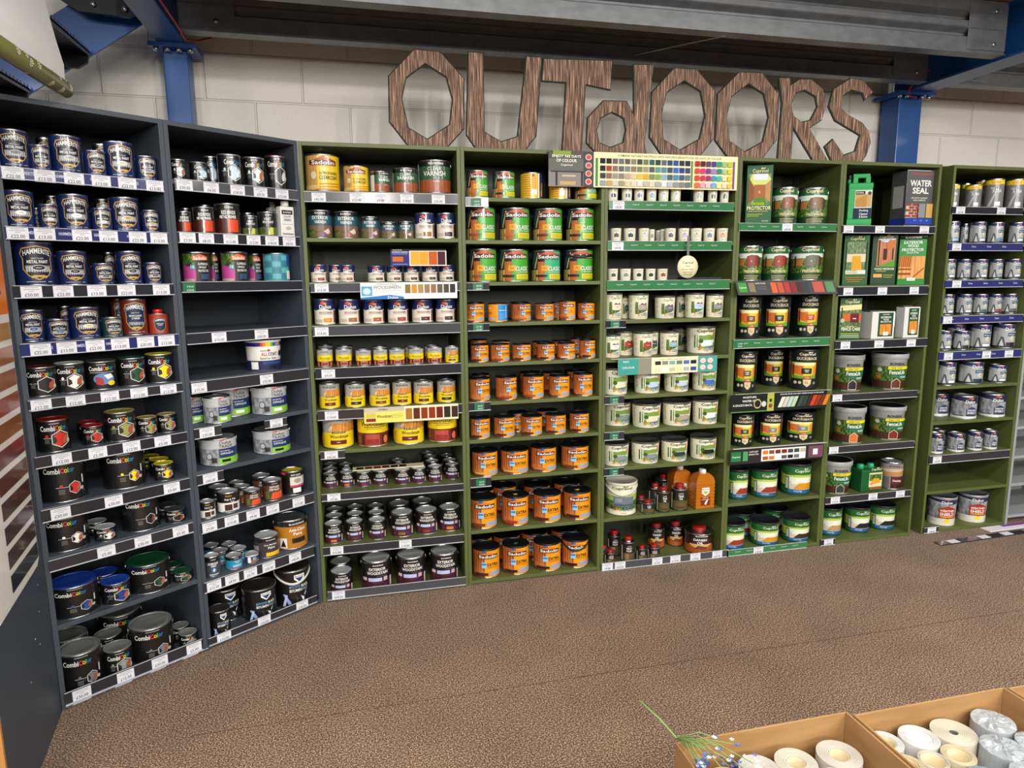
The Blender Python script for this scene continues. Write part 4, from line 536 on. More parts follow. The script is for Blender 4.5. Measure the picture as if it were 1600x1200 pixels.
# ------------------------------------------------------------ stock, in metres along / into each bay
FR={"A1": [[-1.1209, -0.644], [0.81859, 0.57438], 0.5475], "A2": [[-0.6727, -0.3296], [0.81859, 0.57438], 0.5738], "B1": [[-0.203, 0.0], [1.0, 0.0], 0.7354], "B2": [[0.5324, 0.0], [1.0, 0.0], 0.7273], "B3": [[1.2597, 0.0], [1.0, 0.0], 0.7467], "B4": [[2.0064, 0.0], [1.0, 0.0], 0.6339], "B5": [[2.6403, 0.0], [1.0, 0.0], 0.6445], "B6": [[3.365, 0.0], [1.0, 0.0], 0.64]}
DATA=[
['A1', 1.968, [('blue', 0.012, 0.528, 1.967, 0.039, [(0.047, '22.00', 0), (0.137, '13.00', 0), (0.225, '22.00', 0), (0.311, '13.00', 0), (0.398, '22.00', 0), (0.495, '13.00', 0)])], [('HAM:grey', 0.0685, 0.008, 0.0488, 0.1266, 0.0, 0), ('HAM:slate', 0.141, 0.008, 0.0332, 0.0852, 0.0, 0), ('HAM:silver', 0.2257, 0.008, 0.0498, 0.1303, 0.0, 0), ('HAM:black', 0.3132, 0.008, 0.0361, 0.089, 0.0, 0), ('HAM:cream', 0.4014, 0.008, 0.0504, 0.1329, 0.0, 0), ('HAM:slate', 0.4903, 0.008, 0.0371, 0.0918, 0.0, 0), ('HAM:bk', 0.19, 0.14, 0.0253, 0.1347, 0.0, 1), ('HAM:bk', 0.3824, 0.15, 0.0319, 0.1398, 0.0, 1)]],
['A1', 1.772, [('blue', 0.005, 0.527, 1.773, 0.043, [(0.04, '22.00', 0), (0.118, '13.00', 0), (0.231, '22.00', 0), (0.317, '13.00', 0), (0.417, '22.00', 0), (0.493, '13.00', 0)])], [('HAM:white', 0.0685, 0.03, 0.0488, 0.1275, 0.0, 0), ('HAM:white', 0.1537, 0.03, 0.0314, 0.086, 0.0, 0), ('HAM:white', 0.2366, 0.03, 0.0511, 0.1285, 0.0, 0), ('HAM:white', 0.323, 0.03, 0.0342, 0.0849, 0.0, 0), ('HAM:gold', 0.4098, 0.03, 0.0516, 0.1315, 0.0, 0), ('HAM:gold', 0.4951, 0.03, 0.0329, 0.0885, 0.0, 0), ('HAM:bk', 0.1347, 0.12, 0.0123, 0.0775, 0.0, 1), ('HAM:bk', 0.1964, 0.14, 0.0278, 0.128, 0.0, 1), ('HAM:bk', 0.3624, 0.13, 0.0328, 0.1289, 0.0, 1)]],
['A1', 1.576, [('grey', 0.007, 0.533, 1.576, 0.043, [(0.059, '50.00', 0), (0.154, '22.00', 0), (0.26, '13.00', 0), (0.36, '22.00', 0), (0.485, '13.00', 0)])], [('HAM:black', 0.1008, 0.03, 0.0609, 0.1533, 0.0, 0), ('HAM:black', 0.2135, 0.03, 0.0488, 0.1235, 0.0, 0), ('HAM:black', 0.3091, 0.03, 0.037, 0.0792, 0.0, 0), ('HAM:black', 0.4057, 0.03, 0.044, 0.1269, 0.0, 0), ('HAM:black', 0.486, 0.03, 0.0332, 0.084, 0.0, 0), ('HAM:bk', 0.3677, 0.15, 0.0214, 0.1251, 0.0, 1)]],
['A1', 1.38, [('blue', 0.008, 0.534, 1.378, 0.045, [(0.066, '22.00', 0), (0.145, '13.00', 0), (0.236, '22.00', 0), (0.32, '13.00', 0), (0.41, '20.00', 0), (0.487, '12.00', 0)])], [('HAM:blue', 0.062, 0.03, 0.0411, 0.1126, 0.0, 0), ('HAM:blue', 0.143, 0.03, 0.0378, 0.0755, 0.0, 0), ('HAM:cream', 0.2344, 0.03, 0.0513, 0.116, 0.0, 0), ('HAM:teal', 0.3221, 0.03, 0.0354, 0.0734, 0.0, 0), ('HAM:brown', 0.4061, 0.03, 0.0467, 0.1419, 0.0, 0), ('RED:x', 0.491, 0.03, 0.0366, 0.0954, 0.0, 0), ('HAM:bk', 0.1956, 0.13, 0.0253, 0.1186, 0.0, 1), ('HAM:brown', 0.3911, 0.15, 0.0298, 0.142, 0.0, 1)]],
['A1', 1.186, [('grey', 0.01, 0.533, 1.18, 0.031, [(0.048, '12.00', 0), (0.154, '12.00', 0), (0.267, '12.00', 0), (0.369, '12.00', 0), (0.478, '12.00', 0)])], [('COM:oxide', 0.0712, 0.008, 0.0514, 0.1057, 0.0, 0), ('COM:white', 0.1624, 0.008, 0.0489, 0.1098, 0.0, 0), ('COMP:red', 0.2675, 0.008, 0.0534, 0.1075, 0.0, 0), ('COM:green', 0.3729, 0.008, 0.0491, 0.1103, 0.0, 0), ('COM:yellow', 0.4763, 0.008, 0.0514, 0.1153, 0.0, 0)]],
['A1', 0.976, [('grey', 0.009, 0.534, 0.977, 0.042, [(0.091, '12.00', 0), (0.207, '5.00', 0), (0.324, '12.00', 0), (0.439, '5.00', 0)])], [('COM:red', 0.0941, 0.0217, 0.0521, 0.1193, 0.0, 0), ('COM:red', 0.2211, 0.0357, 0.0379, 0.0726, 0.0, 0), ('COM:olive', 0.3165, 0.0121, 0.0548, 0.1147, 0.0, 0), ('COM:olive', 0.4132, 0.0292, 0.039, 0.0741, 0.0, 0), ('COM:olive', 0.4914, 0.0356, 0.0365, 0.0746, 0.0, 0), ('COM:red', 0.231, 0.1195, 0.0379, 0.0726, 0.0, 1)]],
['A1', 0.787, [('grey', 0.009, 0.529, 0.782, 0.047, [(0.068, '30.00', 0), (0.243, '30.00', 0), (0.457, '5.00', 0)])], [('COX:red', 0.109, 0.008, 0.078, 0.1553, 0.0, 0), ('COX:yellow', 0.3184, 0.008, 0.0755, 0.1503, 0.0, 0), ('COM:yellow', 0.4525, 0.008, 0.0379, 0.0681, 0.0, 0), ('COM:yellow', 0.46, 0.1653, 0.0379, 0.0681, 0.0, 1), ('COM:yellow', 0.4657, 0.0862, 0.0379, 0.0681, 0.0, 1)]],
['A1', 0.6, [('grey', 0.013, 0.527, 0.591, 0.044, [(0.2, '5.00', 0), (0.331, '30.00', 0), (0.476, '5.00', 0)])], [('COX:white', 0.0982, 0.008, 0.078, 0.1375, 0.0, 0), ('COM:white', 0.2176, 0.008, 0.0376, 0.0521, 0.0, 0), ('COX:black', 0.3611, 0.008, 0.0706, 0.1406, 0.0, 0), ('COM:black', 0.4816, 0.008, 0.0397, 0.0515, 0.0, 0), ('COM:white', 0.2161, 0.0984, 0.0376, 0.0521, 0.0, 1), ('COM:black', 0.483, 0.091, 0.0397, 0.0515, 0.0, 1)]],
['A1', 0.334, [], [('COX:blue', 0.1034, 0.008, 0.0827, 0.1248, 0.0, 0), ('COM:blue', 0.238, 0.008, 0.0523, 0.0866, 0.0, 0), ('COX:green', 0.3722, 0.008, 0.0819, 0.1219, 0.0, 0), ('COM:green', 0.4885, 0.008, 0.0393, 0.0431, 0.0, 0), ('COM:blue', 0.2332, 0.1261, 0.0526, 0.0866, 0.0, 1), ('COM:green', 0.4885, 0.1027, 0.0394, 0.0431, 0.0, 1)]],
['A1', 0.031, [('grey', 0.011, 0.524, 0.068, 0.054, [(0.067, '30.00', 0), (0.22, '12.00', 0), (0.349, '30.00', 0), (0.488, '5.00', 0)])], [('COX:grey', 0.0957, 0.008, 0.0755, 0.1583, 0.0, 0), ('COM:grey', 0.2199, 0.008, 0.0519, 0.1144, 0.0, 0), ('COX:grey', 0.3602, 0.008, 0.0843, 0.153, 0.0, 0), ('COM:grey', 0.4882, 0.008, 0.0373, 0.0661, 0.0, 0), ('COX:grey', 0.0947, 0.1527, 0.0701, 0.1583, 0.0, 1), ('COM:grey', 0.2298, 0.1456, 0.0519, 0.1144, 0.0, 1), ('COX:grey', 0.3142, 0.2246, 0.0843, 0.153, 0.0, 1), ('COM:grey', 0.4896, 0.0923, 0.0373, 0.0661, 0.0, 1)]],
['A2', 1.982, [('silver', 0.023, 0.556, 1.983, 0.044, [(0.06, '30.00', 0), (0.166, '6.50', 0), (0.277, '18.50', 0), (0.379, '9.50', 0), (0.48, '15.00', 0)])], [('COM:w2', 0.0586, 0.008, 0.0281, 0.0791, 0.0, 0), ('COM:sky', 0.1426, 0.008, 0.0355, 0.0781, 0.0, 0), ('COM:sky', 0.2806, 0.008, 0.0494, 0.1257, 0.0, 0), ('COM:w2', 0.3872, 0.008, 0.0459, 0.1268, 0.0, 0), ('COM:rd2', 0.4944, 0.008, 0.0462, 0.1469, 0.0, 0), ('COM:sky', 0.2339, 0.1, 0.0258, 0.1223, 0.0, 1)]],
['A2', 1.78, [('grey', 0.017, 0.553, 1.779, 0.043, [(0.055, '3.00', 0), (0.13, '8.50', 0), (0.232, '12.00', 0), (0.333, '12.00', 0), (0.418, '18.00', 0), (0.501, '8.50', 0)])], [('ROX:s', 0.0738, 0.03, 0.0293, 0.084, 0.0, 0), ('ROX:m', 0.162, 0.03, 0.0428, 0.1087, 0.0, 0), ('ROX:l', 0.2694, 0.03, 0.0515, 0.1302, 0.0, 0), ('HRP:a', 0.3582, 0.03, 0.0335, 0.085, 0.0, 0), ('HRP:b', 0.4468, 0.03, 0.0418, 0.1069, 0.0, 0), ('BOT:w', 0.5213, 0.03, 0.033, 0.1584, 0.0, 0), ('ROX:s', 0.1128, 0.11, 0.0219, 0.1051, 0.0, 1), ('ROX:s', 0.2061, 0.13, 0.0241, 0.1266, 0.0, 1), ('HRP:a', 0.3879, 0.11, 0.0286, 0.1041, 0.0, 1), ('BOT:w', 0.5306, 0.16, 0.0238, 0.1645, 0.0, 1)]],
['A2', 1.58, [('grey', 0.015, 0.554, 1.583, 0.042, [(0.045, '16.66', 1)])], [('SUP:x', 0.1217, 0.03, 0.0545, 0.1254, 0.0, 0), ('SUP:x', 0.287, 0.03, 0.0553, 0.1303, 0.0, 0), ('BLU:x', 0.4845, 0.03, 0.0583, 0.1286, 0.0, 0), ('SUP:x', 0.2364, 0.15, 0.0193, 0.1272, 0.0, 1), ('SUP:x', 0.4205, 0.13, 0.0307, 0.1274, 0.0, 1)]],
['A2', 1.378, [('grey', 0.019, 0.565, 1.376, 0.045, [(0.151, '15.00', 0), (0.34, '30.00', 0)])], []],
['A2', 1.184, [('grey', 0.018, 0.561, 1.178, 0.051, [(0.052, '15.00', 0), (0.35, '30.00', 0)])], [('ALC:x', 0.393, 0.008, 0.0778, 0.1381, 0.0, 0)]],
['A2', 0.983, [('grey', 0.016, 0.131, 0.981, 0.043, [(0.069, '30.00', 0)]), ('grey', 0.326, 0.436, 0.965, 0.027, [(0.383, '60.00', 0)])], [('DUT:w', 0.1511, 0.008, 0.0564, 0.1146, 0.0, 0), ('DUT:w', 0.4067, 0.008, 0.0792, 0.1267, 0.0, 0), ('DUT:w', 0.0763, 0.0979, 0.0564, 0.1146, 0.0, 1), ('DUT:w', 0.2696, 0.0953, 0.0792, 0.1267, 0.0, 1)]],
['A2', 0.798, [('grey', 0.012, 0.125, 0.784, 0.044, [(0.067, '60.00', 0)])], [('DUT:k', 0.1528, 0.008, 0.0781, 0.1192, 0.0, 0), ('DUT:k', 0.4079, 0.008, 0.0836, 0.1107, 0.0, 0)]],
['A2', 0.58, [('grey', 0.012, 0.551, 0.577, 0.049, [(0.048, '9.00', 0), (0.144, '13.00', 0), (0.243, '9.00', 0), (0.338, '13.00', 0), (0.47, '13.00', 0)])], [('STP:x', 0.0648, 0.008, 0.0331, 0.0726, 0.0, 0), ('STP:x', 0.1648, 0.008, 0.0468, 0.0912, 0.0, 0), ('ANS:x', 0.2712, 0.008, 0.0375, 0.0723, 0.0, 0), ('ANS:x', 0.3752, 0.008, 0.0456, 0.0941, 0.0, 0), ('RUS:x', 0.484, 0.008, 0.0514, 0.1157, 0.0, 0), ('STP:x', 0.1692, 0.1052, 0.0468, 0.0912, 0.0, 1), ('ANS:x', 0.28, 0.1727, 0.0375, 0.0723, 0.0, 1), ('ANS:x', 0.2684, 0.0955, 0.0375, 0.0723, 0.0, 1), ('ANS:x', 0.3776, 0.1128, 0.0456, 0.0941, 0.0, 1)]],
['A2', 0.316, [('grey', -0.001, 0.536, 0.311, 0.048, [(0.046, '12.50', 0), (0.126, '8.50', 0), (0.211, '6.75', 0), (0.3, '35.00', 0), (0.434, '40.00', 0)])], [('ALU:x', 0.0665, 0.008, 0.0346, 0.09, 0.0, 0), ('TEA:x', 0.1642, 0.008, 0.0374, 0.0578, 0.0, 0), ('BLS:x', 0.2454, 0.008, 0.0317, 0.0409, 0.0, 0), ('LIN:x', 0.3342, 0.008, 0.0582, 0.0989, 0.0, 0), ('CLI:x', 0.4736, 0.008, 0.0791, 0.1435, 0.0, 0), ('TEA:x', 0.1519, 0.1994, 0.0374, 0.0578, 0.0, 1), ('TEA:x', 0.1506, 0.1066, 0.0374, 0.0578, 0.0, 1), ('TEA:x', 0.2136, 0.1522, 0.0374, 0.0578, 0.0, 1), ('TEA:x', 0.2186, 0.0688, 0.0374, 0.0578, 0.0, 1)]],
['A2', 0.022, [('grey', -0.002, 0.536, 0.056, 0.035, [(0.071, '10.00', 0), (0.26, '30.00', 0), (0.456, '30.00', 0)])], [('BIT:x', 0.0844, 0.008, 0.046, 0.1264, 0.0, 0), ('BIT:x', 0.2903, 0.008, 0.0793, 0.1538, 0.0, 0), ('BIX:x', 0.4683, 0.008, 0.0842, 0.186, 0.0, 0), ('BIT:x', 0.1053, 0.2672, 0.046, 0.1264, 0.0, 1), ('BIT:x', 0.1797, 0.1275, 0.0793, 0.1538, 0.0, 1)]],
['B1', 1.987, [('silver', 0.017, 0.719, 1.981, 0.046, [(0.081, '42.00', 0), (0.249, '23.00', 0), (0.357, '9.80', 0), (0.478, '18.65', 0), (0.625, '30.00', 0)])], [('CLE:x', 0.1006, 0.008, 0.0786, 0.1655, 0.0, 0), ('CLE:x', 0.2517, 0.008, 0.0585, 0.1181, 0.0, 0), ('VAR:x', 0.3606, 0.008, 0.0441, 0.0962, 0.5, 0), ('VAR:x', 0.4793, 0.008, 0.0592, 0.1148, 0.0, 0), ('VAX:x', 0.6226, 0.008, 0.0789, 0.1559, 0.0, 0)]],
['B1', 1.777, [], [('EXV:p', 0.0775, 0.03, 0.0566, 0.1294, 0.0, 0), ('EXV:r', 0.1961, 0.03, 0.0576, 0.1256, 0.0, 0), ('EXV:p', 0.3067, 0.03, 0.0436, 0.102, 0.0, 0), ('EXV:g', 0.3923, 0.03, 0.0385, 0.0788, 0.0, 0), ('EXV:k', 0.4734, 0.03, 0.0374, 0.0813, 0.0, 0), ('WSH:oak', 0.5662, 0.03, 0.0486, 0.1233, 0.0, 0), ('WSH:blk', 0.6691, 0.03, 0.0455, 0.1236, 0.0, 0)]],
['B1', 1.575, [('silver', 0.023, 0.72, 1.571, 0.043, [(0.073, '10.00', 0)])], [('WSH:red', 0.0606, 0.03, 0.0379, 0.0814, 0.0, 0), ('WSH:oak', 0.1914, 0.03, 0.0355, 0.0791, 0.0, 0), ('WSH:brn', 0.3274, 0.03, 0.042, 0.0746, 0.0, 0), ('WSH:brn', 0.4132, 0.03, 0.0381, 0.0754, 0.0, 0), ('WSH:mah', 0.4957, 0.03, 0.0384, 0.0756, 0.0, 0), ('WSH:wal', 0.5841, 0.03, 0.0388, 0.0764, 0.0, 0), ('WSH:blk', 0.6687, 0.03, 0.0391, 0.0772, 0.0, 0), ('WSH:oak', 0.137, 0.0783, 0.0319, 0.0805, 0.0, 1)]],
['B1', 1.375, [('silver', 0.022, 0.716, 1.373, 0.048, [(0.063, '18.00', 0)])], [('WSH:gold', 0.0774, 0.03, 0.0492, 0.1223, 0.0, 0), ('WSH:oak', 0.1917, 0.03, 0.0512, 0.1188, 0.0, 0), ('WSH:tk', 0.3079, 0.03, 0.0507, 0.1149, 0.0, 0), ('WSH:red', 0.4247, 0.03, 0.0515, 0.1131, 0.0, 0), ('WSH:mah', 0.5435, 0.03, 0.0522, 0.1112, 0.0, 0), ('WSH:wal', 0.6587, 0.03, 0.0501, 0.1106, 0.0, 0)]],
['B1', 1.175, [('grey', 0.023, 0.717, 1.174, 0.05, [(0.083, '9.00', 0)])], [('RST:x', 0.0684, 0.017, 0.0381, 0.0862, 0.0, 0), ('RST:x', 0.1566, 0.008, 0.0385, 0.0863, 0.0, 0), ('RST:x', 0.2491, 0.008, 0.0378, 0.0771, 0.0, 0), ('RST:x', 0.3295, 0.008, 0.0349, 0.0793, 0.0, 0), ('RST:x', 0.4095, 0.008, 0.0386, 0.077, 0.0, 0), ('RST:x', 0.5028, 0.008, 0.0377, 0.078, 0.0, 0), ('RST:x', 0.5935, 0.008, 0.038, 0.0794, 0.0, 0), ('RQD:oak', 0.6799, 0.008, 0.0349, 0.08, 0.0, 0), ('RST:x', 0.0645, 0.2265, 0.0381, 0.0862, 0.0, 1), ('RST:x', 0.1599, 0.1347, 0.0385, 0.0863, 0.0, 1), ('RST:x', 0.3331, 0.1408, 0.0349, 0.0793, 0.0, 1), ('RST:x', 0.4904, 0.085, 0.0377, 0.078, 0.0, 1), ('RST:x', 0.5903, 0.087, 0.038, 0.0794, 0.0, 1)]],
['B1', 0.97, [('grey', 0.023, 0.718, 0.971, 0.047, [(0.088, '19.00', 0)])], [('RQD:mah', 0.0806, 0.0277, 0.0497, 0.1249, 0.0, 0), ('RQD:ebo', 0.2016, 0.0312, 0.0492, 0.1166, 0.0, 0), ('RQD:tk', 0.3208, 0.0249, 0.0511, 0.1133, 0.0, 0), ('RQD:mah', 0.4295, 0.0303, 0.0481, 0.1177, 0.0, 0), ('RQD:wal', 0.5369, 0.0282, 0.0498, 0.1144, 0.0, 0), ('RQD:ebo', 0.6541, 0.0412, 0.048, 0.1118, 0.0, 0)]],
['B1', 0.773, [('grey', 0.027, 0.141, 0.772, 0.039, [(0.077, '42.00', 0)])], [('RQD:mah', 0.1116, 0.019, 0.0762, 0.1703, 0.0, 0), ('RBW:x', 0.2805, 0.0106, 0.0779, 0.166, 0.0, 0), ('RQD:mah', 0.4582, 0.008, 0.0769, 0.1717, 0.0, 0), ('RBW:x', 0.6289, 0.0129, 0.077, 0.1642, 0.0, 0)]],
['B1', 0.557, [('grey', 0.021, 0.716, 0.559, 0.029, [(0.079, '7.00', 0)])], [('BFW:pur', 0.0624, 0.0926, 0.0375, 0.069, 0.0, 0), ('BFW:org', 0.1442, 0.0882, 0.0378, 0.072, 0.0, 0), ('BFW:rd', 0.225, 0.0719, 0.0368, 0.0711, 0.0, 0), ('BFW:wal', 0.3093, 0.0707, 0.0385, 0.0724, 0.0, 0), ('BFW:pur', 0.418, 0.056, 0.0394, 0.0717, 0.0, 0), ('BFW:mah', 0.5025, 0.055, 0.037, 0.0743, 0.0, 0), ('BFW:mah', 0.5847, 0.0475, 0.0373, 0.0812, 0.0, 0), ('BFW:ebo', 0.6782, 0.0763, 0.0366, 0.0778, 0.0, 0), ('BFW:x', 0.0581, 0.2734, 0.0375, 0.069, 0.0, 1), ('BFW:x', 0.0581, 0.1806, 0.0375, 0.069, 0.0, 1), ('BFW:x', 0.1371, 0.2367, 0.0378, 0.072, 0.0, 1), ('BFW:x', 0.4092, 0.2433, 0.0394, 0.0717, 0.0, 1), ('BFW:x', 0.5799, 0.3199, 0.0373, 0.0812, 0.0, 1), ('BFW:x', 0.5835, 0.2423, 0.0373, 0.0812, 0.0, 1), ('BFW:x', 0.5821, 0.1538, 0.0373, 0.0812, 0.0, 1), ('BFW:x', 0.6742, 0.2555, 0.0366, 0.0778, 0.0, 1), ('BFW:x', 0.6782, 0.1621, 0.0366, 0.0778, 0.0, 1)]],
['B1', 0.288, [('grey', 0.015, 0.714, 0.289, 0.043, [(0.08, '10.80', 0), (0.415, '18.00', 0)])], [('BFW:org', 0.0663, 0.0254, 0.0456, 0.0977, 0.0, 0), ('BFW:wal', 0.1691, 0.0339, 0.0444, 0.0977, 0.0, 0), ('BFW:ebo', 0.2817, 0.0271, 0.0447, 0.0972, 0.0, 0), ('BFW:oak', 0.4085, 0.0296, 0.0577, 0.121, 0.0, 0), ('BFW:rd', 0.5349, 0.034, 0.0585, 0.1212, 0.0, 0), ('BFW:org', 0.6575, 0.0457, 0.057, 0.1215, 0.0, 0), ('BFW:x', 0.0672, 0.2447, 0.0456, 0.0977, 0.0, 1), ('BFW:x', 0.0675, 0.1411, 0.0456, 0.0977, 0.0, 1), ('BFW:x', 0.1743, 0.2526, 0.0444, 0.0977, 0.0, 1), ('BFW:x', 0.1735, 0.1457, 0.0444, 0.0977, 0.0, 1), ('BFW:x', 0.2832, 0.2437, 0.0447, 0.0972, 0.0, 1), ('BFW:x', 0.282, 0.1396, 0.0447, 0.0972, 0.0, 1), ('BFW:x', 0.4048, 0.1743, 0.0577, 0.121, 0.0, 1), ('BFW:x', 0.5288, 0.1824, 0.0585, 0.1212, 0.0, 1)]],
['B1', 0.022, [('silver', 0.024, 0.718, 0.056, 0.045, [(0.077, '34.50', 0)])], [('BFW:mah', 0.094, 0.008, 0.0568, 0.1142, 0.0, 0), ('BFX:mah', 0.269, 0.008, 0.078, 0.1557, 0.0, 0), ('BFX:mah', 0.4466, 0.008, 0.077, 0.1565, 0.0, 0), ('BFX:mah', 0.6193, 0.008, 0.0759, 0.1583, 0.0, 0), ('BFW:x', 0.089, 0.129, 0.0568, 0.1142, 0.0, 1)]],
['B2', 1.971, [('grey', 0.018, 0.13, 1.969, 0.043, [(0.07, '26.00', 1)])], [('CLA:a', 0.0901, 0.008, 0.0538, 0.1293, 0.0, 0), ('CLA:b', 0.2231, 0.008, 0.0558, 0.127, 0.0, 0), ('CLB:x', 0.3634, 0.008, 0.0563, 0.1259, 0.0, 0), ('CLB:x', 0.511, 0.008, 0.0553, 0.1234, 0.0, 0), ('CLA:b', 0.6492, 0.008, 0.0572, 0.1278, 0.0, 0)]],
['B2', 1.77, [], [('CLA:c', 0.1127, 0.03, 0.0742, 0.1606, 0.0, 0), ('CLA:d', 0.287, 0.03, 0.0763, 0.1613, 0.0, 0), ('CLA:e', 0.4599, 0.03, 0.0755, 0.1614, 0.0, 0), ('CLA:b', 0.6333, 0.03, 0.0729, 0.1641, 0.0, 0)]],
['B2', 1.569, [('grey', 0.019, 0.13, 1.566, 0.037, [(0.073, '45.00', 1)])], [('CLA:c', 0.1192, 0.03, 0.0703, 0.1633, 0.0, 0), ('CLA:b', 0.2789, 0.03, 0.077, 0.1604, 0.0, 0), ('CLT:b', 0.4511, 0.03, 0.0746, 0.1575, 0.0, 0), ('CLK:b', 0.6268, 0.03, 0.0768, 0.1609, 0.0, 0)]],
['B2', 1.37, [('grey', 0.019, 0.127, 1.367, 0.037, [(0.071, '17.60', 1)])], [('EXT:a', 0.0708, 0.03, 0.0487, 0.0951, 0.0, 0), ('EXB:x', 0.19, 0.03, 0.0505, 0.0926, 0.0, 0), ('EXT:r', 0.3116, 0.03, 0.0508, 0.0905, 0.35, 0), ('EXT:tan', 0.4355, 0.03, 0.0486, 0.0886, 0.0, 0), ('EXT:n', 0.5568, 0.03, 0.0434, 0.0991, 0.0, 0), ('EXT:r', 0.6609, 0.03, 0.0457, 0.0892, 0.0, 0), ('EXT:tan', 0.0885, 0.1168, 0.0355, 0.0972, 0.0, 1), ('EXT:tan', 0.3256, 0.1345, 0.0486, 0.0936, 0.0, 1), ('EXT:tan', 0.534, 0.1169, 0.038, 0.0896, 0.0, 1)]],
['B2', 1.17, [], [('EXT:wal', 0.0893, 0.0154, 0.0462, 0.0892, 0.0, 0), ('EXT:red', 0.1935, 0.008, 0.0494, 0.0891, 0.2, 0), ('EXT:mah', 0.3064, 0.008, 0.0489, 0.0858, 0.0, 0), ('EXT:ebo', 0.4352, 0.008, 0.0472, 0.0852, 0.2, 0), ('EXT:cr', 0.5461, 0.008, 0.0481, 0.0836, 0.2, 0), ('EXT:ebo', 0.6602, 0.008, 0.0436, 0.0978, 0.3, 0), ('EXT:x', 0.1332, 0.2821, 0.0462, 0.0892, 0.0, 1), ('EXT:x', 0.2332, 0.1684, 0.0494, 0.0891, 0.0, 1), ('EXT:x', 0.4369, 0.1053, 0.0472, 0.0852, 0.0, 1), ('EXT:x', 0.5557, 0.1319, 0.0481, 0.0836, 0.0, 1), ('EXT:x', 0.6419, 0.0972, 0.0436, 0.0978, 0.0, 1)]],
['B2', 0.972, [('grey', 0.017, 0.128, 0.973, 0.043, [(0.07, '34.95', 1)])], [('EXT:tan', 0.0846, 0.008, 0.0551, 0.1176, 0.2, 0), ('EXT:red', 0.2258, 0.008, 0.0552, 0.1192, 0.35, 0), ('EXT:n', 0.3693, 0.008, 0.0565, 0.1191, 0.0, 0), ('EXT:tan', 0.5111, 0.008, 0.0552, 0.1136, 0.0, 0), ('EXT:tan', 0.6412, 0.008, 0.0523, 0.1186, 0.0, 0), ('EXT:x', 0.113, 0.1369, 0.0481, 0.1176, 0.0, 1), ('EXT:x', 0.3849, 0.1233, 0.0565, 0.1191, 0.0, 1), ('EXT:x', 0.5094, 0.1279, 0.0552, 0.1136, 0.0, 1), ('EXT:x', 0.6409, 0.1166, 0.0523, 0.1186, 0.0, 1)]],
['B2', 0.778, [], [('EXT:wal', 0.0847, 0.008, 0.0522, 0.1068, 0.0, 0), ('EXT:wal', 0.2139, 0.008, 0.0558, 0.1059, 0.0, 0), ('EXT:wal', 0.3611, 0.008, 0.0555, 0.1018, 0.0, 0), ('EXT:wal', 0.4919, 0.008, 0.0551, 0.1025, 0.0, 0), ('EXT:ebo', 0.6222, 0.008, 0.0528, 0.1043, 0.0, 0), ('EXT:x', 0.3106, 0.1112, 0.0555, 0.1018, 0.0, 1), ('EXT:x', 0.4776, 0.1211, 0.0551, 0.1025, 0.0, 1)]],
['B2', 0.578, [('grey', 0.018, 0.126, 0.581, 0.049, [(0.071, '52.50', 1)])], [('EXL:gld', 0.109, 0.008, 0.069, 0.1308, 0.0, 0), ('EXL:gld', 0.2715, 0.008, 0.074, 0.1253, 0.0, 0), ('EXL:tan', 0.4288, 0.008, 0.0688, 0.1319, 0.0, 0), ('EXL:brn', 0.6065, 0.008, 0.0753, 0.1268, 0.0, 0)]],
['B2', 0.297, [], [('EXL:brn', 0.0977, 0.008, 0.0743, 0.1603, 0.0, 0), ('EXY:red', 0.272, 0.008, 0.0717, 0.1581, 0.0, 0), ('EXL:wal', 0.4503, 0.008, 0.0755, 0.1532, 0.0, 0), ('EXY:drk', 0.621, 0.008, 0.0761, 0.1529, 0.0, 0), ('EXL:x', 0.1144, 0.1468, 0.0675, 0.1603, 0.0, 1), ('EXL:x', 0.249, 0.1801, 0.0675, 0.1603, 0.0, 1), ('EXL:x', 0.4356, 0.1626, 0.0755, 0.1532, 0.0, 1), ('EXL:x', 0.6124, 0.1644, 0.0755, 0.1532, 0.0, 1)]],
['B2', 0.024, [], [('EXL:wal', 0.1102, 0.0081, 0.073, 0.1585, 0.0, 0), ('EXG:ebo', 0.2722, 0.008, 0.073, 0.157, 0.0, 0), ('EXL:drk', 0.4505, 0.008, 0.0764, 0.1531, 0.0, 0), ('EXH:ebo', 0.6104, 0.008, 0.0739, 0.1561, 0.0, 0), ('EXL:x', 0.1012, 0.1582, 0.073, 0.1585, 0.0, 1), ('EXL:x', 0.2574, 0.1576, 0.0764, 0.1531, 0.0, 1), ('EXL:x', 0.4191, 0.1622, 0.0764, 0.1531, 0.0, 1), ('EXL:x', 0.5943, 0.1591, 0.0764, 0.1531, 0.0, 1)]],
['B3', 1.964, [('green', 0.02, 0.719, 1.967, 0.044, [(0.071, '4.50', 0)])], [('SPO:navy', 0.0552, 0.008, 0.0287, 0.0654, 0.0, 0), ('SPO:blue', 0.1329, 0.008, 0.0276, 0.0669, 0.0, 0), ('SPO:blu2', 0.1991, 0.008, 0.0264, 0.0683, 0.0, 0), ('SPO:sky', 0.2678, 0.008, 0.0264, 0.0698, 0.0, 0), ('SPO:ice', 0.3354, 0.008, 0.0271, 0.0712, 0.0, 0), ('SPO:ice', 0.4039, 0.008, 0.0271, 0.0727, 0.0, 0), ('SPO:aqua', 0.5345, 0.008, 0.0287, 0.0754, 0.0, 0), ('SPO:slate', 0.6141, 0.008, 0.0254, 0.0771, 0.0, 0), ('SPO:slate', 0.6823, 0.008, 0.0238, 0.0786, 0.0, 0)]],
